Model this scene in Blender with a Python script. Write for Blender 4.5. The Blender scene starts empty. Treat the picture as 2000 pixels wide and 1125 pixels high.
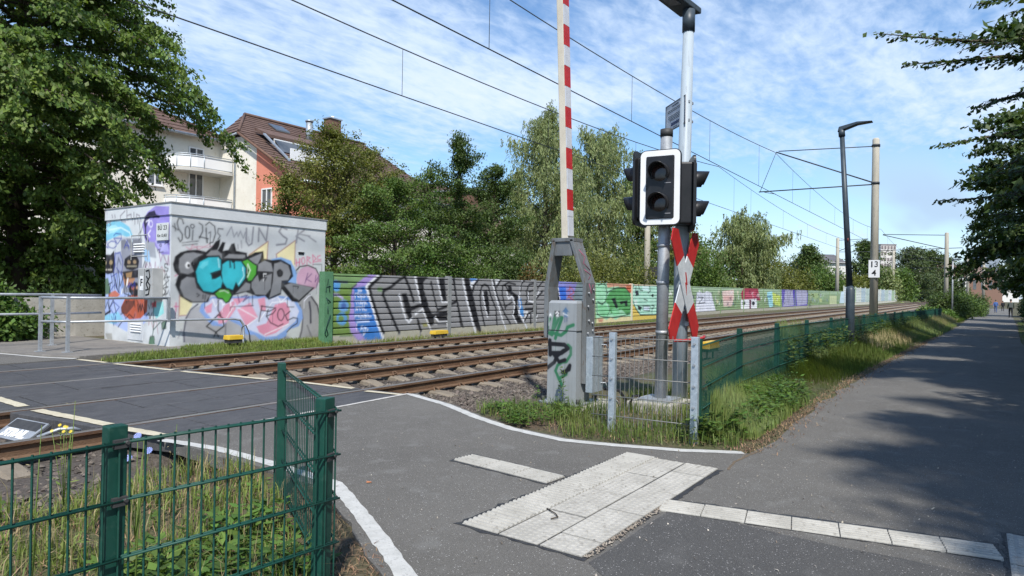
import bpy, bmesh, math, random
import numpy as np
from mathutils import Vector, Matrix
# ---------------------------------------------------------------- camera, sky, sun, exposure
# world axes: X runs along the tracks, Y across them (away from the footpath), Z up, metres
SC = bpy.context.scene
COL = SC.collection
TH, PIT, ROLL, CAMH = 0.6084, 0.0032, 0.0168, 1.40
cam_d = bpy.data.cameras.new('camera'); cam = bpy.data.objects.new('camera', cam_d); COL.objects.link(cam)
cam_d.sensor_width = 36.0; cam_d.lens = 23.4; cam_d.clip_start = 0.05; cam_d.clip_end = 6000
fwd = Vector((math.cos(TH)*math.cos(PIT), math.sin(TH)*math.cos(PIT), math.sin(PIT)))
rgt = Vector((math.sin(TH), -math.cos(TH), 0)); upv = rgt.cross(fwd)
cr, ci = rgt*math.cos(ROLL)+upv*math.sin(ROLL), -rgt*math.sin(ROLL)+upv*math.cos(ROLL)
cam.matrix_world = Matrix(((cr.x, ci.x, -fwd.x, 0), (cr.y, ci.y, -fwd.y, 0), (cr.z, ci.z, -fwd.z, CAMH), (0, 0, 0, 1)))
SC.camera = cam
SUN_EL = math.radians(52); SUN_AZ = math.atan2(-0.78, -0.63)          # compass-like: x = sin, y = cos
sun_vec = Vector((math.sin(SUN_AZ)*math.cos(SUN_EL), math.cos(SUN_AZ)*math.cos(SUN_EL), math.sin(SUN_EL)))
sd = bpy.data.lights.new('sun', 'SUN'); sd.energy = 4.8; sd.angle = math.radians(1.8); sd.color = (1.0, 0.955, 0.88)
so = bpy.data.objects.new('sun', sd); COL.objects.link(so); so.rotation_euler = sun_vec.to_track_quat('Z', 'Y').to_euler(); so.location = (0, 0, 60)
world = bpy.data.worlds.new('World'); SC.world = world; world.use_nodes = True
SC.view_settings.view_transform = 'Standard'; SC.view_settings.look = 'None'; SC.view_settings.exposure = 0.27; SC.view_settings.gamma = 1.0
SC.view_settings.use_curve_mapping = False
SC.cycles.max_bounces = 8; SC.cycles.transparent_max_bounces = 8; SC.cycles.use_denoising = True
try: SC.cycles.denoiser = 'OPENIMAGEDENOISE'
except Exception: pass
def build_sky():
    nt = world.node_tree; nt.nodes.clear(); N = nt.nodes.new; L = nt.links.new
    def math_(op, a, b=None, c=None):
        n = N('ShaderNodeMath'); n.operation = op
        for i, v in enumerate((a, b, c)):
            if v is None: continue
            if isinstance(v, (int, float)): n.inputs[i].default_value = v
            else: L(v, n.inputs[i])
        return n.outputs[0]
    out = N('ShaderNodeOutputWorld'); bg = N('ShaderNodeBackground'); L(bg.outputs[0], out.inputs[0])
    sky = N('ShaderNodeTexSky'); sky.sky_type = 'NISHITA'; sky.sun_disc = False
    sky.sun_elevation = SUN_EL; sky.sun_rotation = SUN_AZ; sky.air_density = 1.15; sky.dust_density = 0.3; sky.ozone_density = 2.6; sky.altitude = 100
    tc = N('ShaderNodeTexCoord'); sep = N('ShaderNodeSeparateXYZ'); L(tc.outputs['Generated'], sep.inputs[0])
    zc = math_('MAXIMUM', sep.outputs[2], 0.0); den = math_('ADD', zc, 0.09)
    px = math_('DIVIDE', sep.outputs[0], den); py = math_('DIVIDE', sep.outputs[1], den)
    cb = N('ShaderNodeCombineXYZ'); L(px, cb.inputs[0]); L(py, cb.inputs[1])
    def noise(scale, detail, rough, loc, rz, sx, sy, dist=0.0):
        m = N('ShaderNodeMapping'); m.inputs['Location'].default_value = (loc[0], loc[1], 0); m.inputs['Rotation'].default_value = (0, 0, rz); m.inputs['Scale'].default_value = (sx, sy, 1)
        L(cb.outputs[0], m.inputs[0]); t = N('ShaderNodeTexNoise'); t.inputs['Scale'].default_value = scale; t.inputs['Detail'].default_value = detail; t.inputs['Roughness'].default_value = rough; t.inputs['Distortion'].default_value = dist
        L(m.outputs[0], t.inputs['Vector']); return t.outputs['Fac']
    def ramp(v, a, b):
        r = N('ShaderNodeMapRange'); r.interpolation_type = 'SMOOTHSTEP'; r.inputs['From Min'].default_value = a; r.inputs['From Max'].default_value = b; L(v, r.inputs['Value']); return r.outputs[0]
    big = noise(*SKY_BIG); mid = noise(*SKY_MID); fine = noise(*SKY_FINE)
    v = math_('ADD', math_('MULTIPLY', big, 1.2), math_('ADD', math_('MULTIPLY', mid, 0.5), math_('MULTIPLY', fine, 0.34)))
    cover = ramp(v, SKY_LO, SKY_HI)
    # thick grey stratus strips towards the horizon
    strat = ramp(noise(0.16, 4, 0.55, (3.1, 1.7), 0.5, 1.0, 3.2, 0.3), 0.44, 0.62)
    low = ramp(sep.outputs[2], 0.24, 0.12)
    shade = math_('MULTIPLY', strat, low)
    c1 = N('ShaderNodeMixRGB'); c1.inputs[1].default_value = (7.2, 7.5, 7.9, 1); c1.inputs[2].default_value = (3.5, 4.5, 6.0, 1); L(shade, c1.inputs[0])
    thin = N('ShaderNodeMixRGB'); L(ramp(v, SKY_LO+.15, SKY_HI+.35), thin.inputs[0]); thin.inputs[1].default_value = (5.0, 6.1, 7.7, 1); L(c1.outputs[0], thin.inputs[2])
    thin2 = N('ShaderNodeMixRGB'); L(shade, thin2.inputs[0]); L(thin.outputs[0], thin2.inputs[1]); thin2.inputs[2].default_value = (3.5, 4.5, 6.0, 1)
    tint = N('ShaderNodeMixRGB'); tint.blend_type = 'MULTIPLY'; tint.inputs[0].default_value = 1; tint.inputs[2].default_value = SKY_TINT; L(sky.outputs[0], tint.inputs[1])
    veil = math_('MULTIPLY', ramp(sep.outputs[2], 0.20, -0.02), 0.85)
    mx = N('ShaderNodeMixRGB'); L(math_('MULTIPLY', math_('MAXIMUM', math_('MAXIMUM', cover, math_('MULTIPLY', shade, 0.9)), veil), 0.88), mx.inputs[0]); L(tint.outputs[0], mx.inputs[1]); L(thin2.outputs[0], mx.inputs[2])
    L(mx.outputs[0], bg.inputs['Color']); bg.inputs['Strength'].default_value = SKY_STR
SKY_STR = 0.125; SKY_TINT = (0.88, 1.06, 1.22, 1)
SKY_BIG = (0.30, 2, 0.5, (2.3, 0.4), 0.3, 1, 1, 0.2); SKY_MID = (1.1, 8, 0.6, (0.7, 4.1), 0.35, 1.0, 2.2, 0.5); SKY_FINE = (9.0, 5, 0.6, (1.1, 2.2), 0.3, 1.0, 1.8, 0.3)
SKY_LO, SKY_HI = 0.89, 1.20
build_sky()
# ---------------------------------------------------------------- helpers
rng = np.random.default_rng(7); random.seed(7)
R = math.radians
def lin(h):
    c = [int(h[i:i+2], 16)/255 for i in (0, 2, 4)]
    return tuple(x/12.92 if x <= .04045 else ((x+.055)/1.055)**2.4 for x in c)
def zg(d): return .0198*min(max(d-6.9, 0), 6.5)                        # the ground climbs gently across the tracks
def zp(s): return -.006*max(0, s-8)                                    # the footpath falls gently away
MATS = {}
def mat(name, c1, c2=None, scale=6.0, rough=.7, bump=0.0, bscale=None, metal=0.0, detail=5, c3=None, spec=.4, lo=.35, hi=.65, stretch=(1, 1, 1), attr=None, island=0.0, trans=0.0, distort=0.0):
    """procedural material: two (or three) colours mixed by noise, noise bump"""
    if name in MATS: return MATS[name]
    m = bpy.data.materials.new(name); m.use_nodes = True; nt = m.node_tree; N = nt.nodes.new; L = nt.links.new
    b = nt.nodes['Principled BSDF']; b.inputs['Roughness'].default_value = rough; b.inputs['Metallic'].default_value = metal; b.inputs['Specular IOR Level'].default_value = spec
    geo = N('ShaderNodeNewGeometry'); mp = N('ShaderNodeMapping'); mp.inputs['Scale'].default_value = stretch; L(geo.outputs['Position'], mp.inputs[0])
    t = N('ShaderNodeTexNoise'); t.inputs['Scale'].default_value = scale; t.inputs['Detail'].default_value = detail; t.inputs['Roughness'].default_value = .6; t.inputs['Distortion'].default_value = distort; L(mp.outputs[0], t.inputs['Vector'])
    r = N('ShaderNodeMapRange'); r.inputs['From Min'].default_value = lo; r.inputs['From Max'].default_value = hi; L(t.outputs['Fac'], r.inputs['Value'])
    def rgb(c): return (*(lin(c) if isinstance(c, str) else c), 1)
    mx = N('ShaderNodeMixRGB'); L(r.outputs[0], mx.inputs[0]); mx.inputs[1].default_value = rgb(c1); mx.inputs[2].default_value = rgb(c2 or c1)
    if attr:
        at = N('ShaderNodeAttribute'); at.attribute_name = attr; mm = N('ShaderNodeMixRGB'); mm.blend_type = 'MULTIPLY'; mm.inputs[0].default_value = 1
        L(mx.outputs[0], mm.inputs[1]); L(at.outputs['Color'], mm.inputs[2]); mx = mm
    col = mx.outputs[0]
    if c3 is not None and not attr:
        t2 = N('ShaderNodeTexNoise'); t2.inputs['Scale'].default_value = scale*7; t2.inputs['Detail'].default_value = 3; L(mp.outputs[0], t2.inputs['Vector'])
        r2 = N('ShaderNodeMapRange'); r2.inputs['From Min'].default_value = .56; r2.inputs['From Max'].default_value = .72; L(t2.outputs['Fac'], r2.inputs['Value'])
        m3 = N('ShaderNodeMixRGB'); L(r2.outputs[0], m3.inputs[0]); L(col, m3.inputs[1]); m3.inputs[2].default_value = rgb(c3); col = m3.outputs[0]
    if island:
        h = N('ShaderNodeHueSaturation'); L(col, h.inputs['Color'])
        a = N('ShaderNodeMapRange'); a.inputs['To Min'].default_value = 1-island; a.inputs['To Max'].default_value = 1+island; L(geo.outputs['Random Per Island'], a.inputs['Value']); L(a.outputs[0], h.inputs['Value'])
        a2 = N('ShaderNodeMapRange'); a2.inputs['To Min'].default_value = .5-island*.045; a2.inputs['To Max'].default_value = .5+island*.03
        fr = N('ShaderNodeMath'); fr.operation = 'FRACT'; ml = N('ShaderNodeMath'); ml.operation = 'MULTIPLY'; ml.inputs[1].default_value = 13.7; L(geo.outputs['Random Per Island'], ml.inputs[0]); L(ml.outputs[0], fr.inputs[0]); L(fr.outputs[0], a2.inputs['Value']); L(a2.outputs[0], h.inputs['Hue'])
        col = h.outputs[0]
    L(col, b.inputs['Base Color'])
    if bump:
        bp = N('ShaderNodeBump'); bp.inputs['Strength'].default_value = bump; bp.inputs['Distance'].default_value = .02
        tb = N('ShaderNodeTexNoise'); tb.inputs['Scale'].default_value = bscale or scale*4; tb.inputs['Detail'].default_value = 4; L(mp.outputs[0], tb.inputs['Vector']); L(tb.outputs['Fac'], bp.inputs['Height']); L(bp.outputs[0], b.inputs['Normal'])
    if trans:
        tr = N('ShaderNodeBsdfTranslucent'); g = N('ShaderNodeMixRGB'); g.blend_type = 'MULTIPLY'; g.inputs[0].default_value = 1; L(col, g.inputs[1]); g.inputs[2].default_value = (1.5, 1.6, .7, 1); L(g.outputs[0], tr.inputs['Color'])
        ms = N('ShaderNodeMixShader'); ms.inputs[0].default_value = trans; L(b.outputs[0], ms.inputs[1]); L(tr.outputs[0], ms.inputs[2]); L(ms.outputs[0], nt.nodes['Material Output'].inputs[0])
    MATS[name] = m
    return m
class MB:
    """collects boxes, tubes, prisms ... and links them as one mesh object"""
    def __init__(s): s.v = []; s.f = []; s.m = []; s.smooth = []
    def add(s, vs, fs, mi=0, sm=False):
        o = len(s.v); s.v += [tuple(p) for p in vs]; s.f += [tuple(i+o for i in f) for f in fs]; s.m += [mi]*len(fs); s.smooth += [sm]*len(fs); return s
    def box(s, c, size, rz=0.0, mi=0, rx=0.0, taper=1.0, ry=0.0):
        hx, hy, hz = size[0]/2, size[1]/2, size[2]/2; vs = []
        M = Matrix.Rotation(rz, 3, 'Z') @ Matrix.Rotation(ry, 3, 'Y') @ Matrix.Rotation(rx, 3, 'X')
        for z in (-hz, hz):
            k = taper if z > 0 else 1
            for x, y in ((-hx, -hy), (hx, -hy), (hx, hy), (-hx, hy)):
                p = M @ Vector((x*k, y*k, z)); vs.append((p.x+c[0], p.y+c[1], p.z+c[2]))
        return s.add(vs, [(3, 2, 1, 0), (4, 5, 6, 7), (0, 1, 5, 4), (1, 2, 6, 5), (2, 3, 7, 6), (3, 0, 4, 7)], mi)
    def bb(s, x0, x1, y0, y1, z0, z1, mi=0): return s.box(((x0+x1)/2, (y0+y1)/2, (z0+z1)/2), (abs(x1-x0), abs(y1-y0), abs(z1-z0)), 0, mi)
    def tube(s, pts, rad, n=6, cap=True, mi=0, sm=True):
        pts = [Vector(p) for p in pts]; rr = rad if isinstance(rad, (list, tuple)) else [rad]*len(pts); vs = []; fs = []
        for i, p in enumerate(pts):
            t = (pts[min(i+1, len(pts)-1)]-pts[max(i-1, 0)]).normalized(); a = Vector((0, 0, 1)) if abs(t.z) < .9 else Vector((1, 0, 0))
            u = t.cross(a).normalized(); w = t.cross(u)
            for k in range(n):
                an = 2*math.pi*(k+.5)/n; q = p+(u*math.cos(an)+w*math.sin(an))*rr[i]; vs.append(q)
        for i in range(len(pts)-1):
            for k in range(n):
                fs.append((i*n+k, i*n+(k+1) % n, (i+1)*n+(k+1) % n, (i+1)*n+k))
        s.add(vs, fs, mi, sm)
        if cap:
            o = len(s.v)-len(vs); s.f += [tuple(o+k for k in range(n)), tuple(o+(len(pts)-1)*n+k for k in reversed(range(n)))]; s.m += [mi]*2; s.smooth += [False]*2
        return s
    def prism(s, poly, off, mi=0):
        """poly: list of 3D points, extruded by vector off"""
        n = len(poly); off = Vector(off); a = [Vector(p) for p in poly]; vs = a+[p+off for p in a]
        return s.add(vs, [tuple(reversed(range(n))), tuple(range(n, 2*n))]+[(i, (i+1) % n, n+(i+1) % n, n+i) for i in range(n)], mi)
    def build(s, name, m, parent=None, smooth=None, bevel=0.0):
        me = bpy.data.meshes.new(name); me.from_pydata(s.v, [], s.f); 
        ms = m if isinstance(m, (list, tuple)) else [m]
        for q in ms: me.materials.append(q)
        me.polygons.foreach_set('material_index', s.m); me.polygons.foreach_set('use_smooth', s.smooth if smooth is None else [smooth]*len(s.f))
        bm = bmesh.new(); bm.from_mesh(me); bmesh.ops.recalc_face_normals(bm, faces=bm.faces)
        if bevel: bmesh.ops.bevel(bm, geom=[e for e in bm.edges if e.is_manifold and e.calc_face_angle(0) > .6], offset=bevel, segments=2, affect='EDGES', profile=.6)
        bm.to_mesh(me); bm.free(); me.update()
        return put(name, me, parent)
def put(name, me, parent=None, loc=None):
    """link a mesh whose vertices are in world coordinates"""
    o = bpy.data.objects.new(name, me); COL.objects.link(o)
    if parent is not None:
        o.parent = parent; w = parent
        off = Vector((0, 0, 0))
        while w is not None: off += w.location; w = w.parent
        o.location = (Vector(loc) if loc else Vector((0, 0, 0)))-off
    elif loc: o.location = loc
    return o
def tag(o, label=None, cat=None, group=None, kind=None):
    if label: o['label'] = label
    if cat: o['category'] = cat
    if group: o['group'] = group
    if kind: o['kind'] = kind
    return o
def thing(name, label, cat, loc=(0, 0, 0), group=None):
    o = bpy.data.objects.new(name, None); COL.objects.link(o); o.location = loc; o.empty_display_size = .2
    return tag(o, label, cat, group)
def struct(o): o['kind'] = 'structure'; return o
def stuff(o, label=None, cat=None): return tag(o, label, cat, None, 'stuff')
def copy_tree(o, parent=None):
    c = o.copy(); COL.objects.link(c)
    if parent is not None: c.parent = parent
    for ch in o.children: copy_tree(ch, c)
    return c
def npmesh(name, V, F, m, parent=None, smooth=False, cols=None, mi=None):
    """fast mesh from numpy: V (n,3), F (k,3|4)"""
    me = bpy.data.meshes.new(name); V = np.asarray(V, np.float32); F = np.asarray(F, np.int32)
    me.vertices.add(len(V)); me.vertices.foreach_set('co', V.ravel()); k = F.shape[1]
    me.loops.add(F.size); me.loops.foreach_set('vertex_index', F.ravel()); me.polygons.add(len(F))
    me.polygons.foreach_set('loop_start', np.arange(0, F.size, k, dtype=np.int32)); me.polygons.foreach_set('loop_total', np.full(len(F), k, np.int32))
    for q in (m if isinstance(m, (list, tuple)) else [m]): me.materials.append(q)
    if mi is not None: me.polygons.foreach_set('material_index', np.asarray(mi, np.int32))
    me.polygons.foreach_set('use_smooth', np.full(len(F), smooth))
    if cols is not None:
        a = me.color_attributes.new('Col', 'FLOAT_COLOR', 'POINT'); a.data.foreach_set('color', np.hstack([cols, np.ones((len(cols), 1))]).astype(np.float32).ravel())
    me.update(calc_edges=True); me.validate()
    return put(name, me, parent)
def text(body, size, m, parent, loc, right, up, depth=.002, bold=0.0, spacing=1.0, sx=1.0):
    """flat lettering: right/up are world directions of the text plane"""
    cu = bpy.data.curves.new('lettering', 'FONT'); cu.body = body; cu.size = size; cu.extrude = depth; cu.offset = bold; cu.align_x = 'CENTER'; cu.align_y = 'CENTER'; cu.space_character = spacing
    tmp = bpy.data.objects.new('lettering_curve', cu); COL.objects.link(tmp); me = bpy.data.meshes.new_from_object(tmp.evaluated_get(bpy.context.evaluated_depsgraph_get())); bpy.data.objects.remove(tmp)
    me.materials.clear(); me.materials.append(m); o = bpy.data.objects.new('lettering', me); COL.objects.link(o); o.parent = parent
    r = Vector(right).normalized(); u = Vector(up).normalized(); n = r.cross(u); off = Vector((0, 0, 0)); w = parent
    while w is not None: off += w.location; w = w.parent
    l = Vector(loc)-off
    o.matrix_local = Matrix(((r.x*sx, u.x, n.x, l.x), (r.y*sx, u.y, n.y, l.y), (r.z*sx, u.z, n.z, l.z), (0, 0, 0, 1)))
    return o
# ---- graffiti: paint layers given in metres on the wall, rasterised to a colour grid that colours mesh vertices
class Canvas:
    def __init__(s, u0, u1, v0, v1, res, base):
        s.u0, s.v0, s.res = u0, v0, res; s.nu = int((u1-u0)/res)+2; s.nv = int((v1-v0)/res)+2
        s.a = np.empty((s.nv, s.nu, 3)); s.a[:] = base; s.spray = True
    def paint(s, spec):
        for row in spec:
            c8 = np.array(row[:3])/255; col = np.where(c8 <= .04045, c8/12.92, ((c8+.055)/1.055)**2.4); w = row[3]; kind = 'L' if w > 0 else 'P'; p = np.array(row[4:], float).reshape(-1, 2)
            lo = p.min(0)-w-s.res*2; hi = p.max(0)+w+s.res*2
            i0, i1 = max(0, int((lo[0]-s.u0)/s.res)), min(s.nu, int((hi[0]-s.u0)/s.res)+1); j0, j1 = max(0, int((lo[1]-s.v0)/s.res)), min(s.nv, int((hi[1]-s.v0)/s.res)+1)
            if i1 <= i0 or j1 <= j0: continue
            U, Vv = np.meshgrid(s.u0+np.arange(i0, i1)*s.res, s.v0+np.arange(j0, j1)*s.res)
            D = np.full(U.shape, 1e9); ins = np.zeros(U.shape, bool); n = len(p); q = np.roll(p, -1, 0)
            for k in range(n if kind == 'P' else n-1):
                a, b = p[k], q[k]; e = b-a; l2 = max(e@e, 1e-9)
                t = np.clip(((U-a[0])*e[0]+(Vv-a[1])*e[1])/l2, 0, 1); D = np.minimum(D, np.hypot(U-a[0]-t*e[0], Vv-a[1]-t*e[1]))
                if kind == 'P' and abs(e[1]) > 1e-9:
                    c = ((a[1] > Vv) != (b[1] > Vv)) & (U < e[0]*(Vv-a[1])/e[1]+a[0]); ins ^= c
            sdist = np.where(ins, D, -D) if kind == 'P' else w/2-D
            al = np.clip(sdist/(s.res*2.2)+.5, 0, 1)
            if s.spray: al = np.maximum(al, .16*np.clip(1+sdist/.035, 0, 1)*(rng.random(U.shape) < .75))          # overspray mist
            al = (al*(1-.12*np.clip(vnoise(U*7+p[0, 0], Vv*6), 0, 1)))[..., None]                                   # thin patches
            tone = (1+.10*vnoise(U*2.3+p[0, 1]*3, Vv*2.9))[..., None]
            s.a[j0:j1, i0:i1] = s.a[j0:j1, i0:i1]*(1-al)+col*tone*al
            if s.spray and rng.random() < .35:                                                                       # a paint run
                x, y = p[rng.integers(len(p))]; i = int((x-s.u0)/s.res); j = int((y-s.v0)/s.res); n_ = int(rng.uniform(.05, .22)/s.res)
                if 0 < i < s.nu-1 and 0 < j-n_ and j < s.nv: s.a[j-n_:j, i] = s.a[j-n_:j, i]*.35+col*.65
    def sample(s, u, v):
        x = np.clip((u-s.u0)/s.res, 0, s.nu-1.001); y = np.clip((v-s.v0)/s.res, 0, s.nv-1.001); i = x.astype(int); j = y.astype(int); fx = (x-i)[..., None]; fy = (y-j)[..., None]
        return (s.a[j, i]*(1-fx)+s.a[j, i+1]*fx)*(1-fy)+(s.a[j+1, i]*(1-fx)+s.a[j+1, i+1]*fx)*fy
def old_tags(n, u0, u1, v0, v1, seed, wid=(.012, .03), cols=((90, 90, 100), (60, 60, 70), (150, 110, 140), (90, 110, 160), (130, 130, 135), (170, 120, 130))):
    """faint older scribbles under the big pieces"""
    r = np.random.default_rng(seed); out = []
    for _ in range(n):
        k = r.integers(4, 9); x = r.uniform(u0, u1); y = r.uniform(v0, v1); h = r.uniform(.08, .28); P = []
        for i in range(k): P += [x+i*h*.38+r.normal(0, h*.2), y+(h*.5 if i % 2 else -h*.5)+r.normal(0, h*.22)]
        out.append([*cols[r.integers(len(cols))], r.uniform(*wid), *P])
    return out
def grid_faces(nu, nv, o=0):
    i, j = np.meshgrid(np.arange(nu-1), np.arange(nv-1)); a = (j*nu+i).ravel()+o
    return np.stack([a, a+1, a+nu+1, a+nu], 1)
def vnoise(x, y, s=1.0):
    """cheap smooth noise from sines"""
    return (np.sin(x*1.7*s+1.3)*np.cos(y*2.1*s+.4)+np.sin(x*3.9*s+y*2.3*s+2.)*.5+np.cos(y*5.3*s-x*4.1*s)*.3)/1.8
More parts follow.
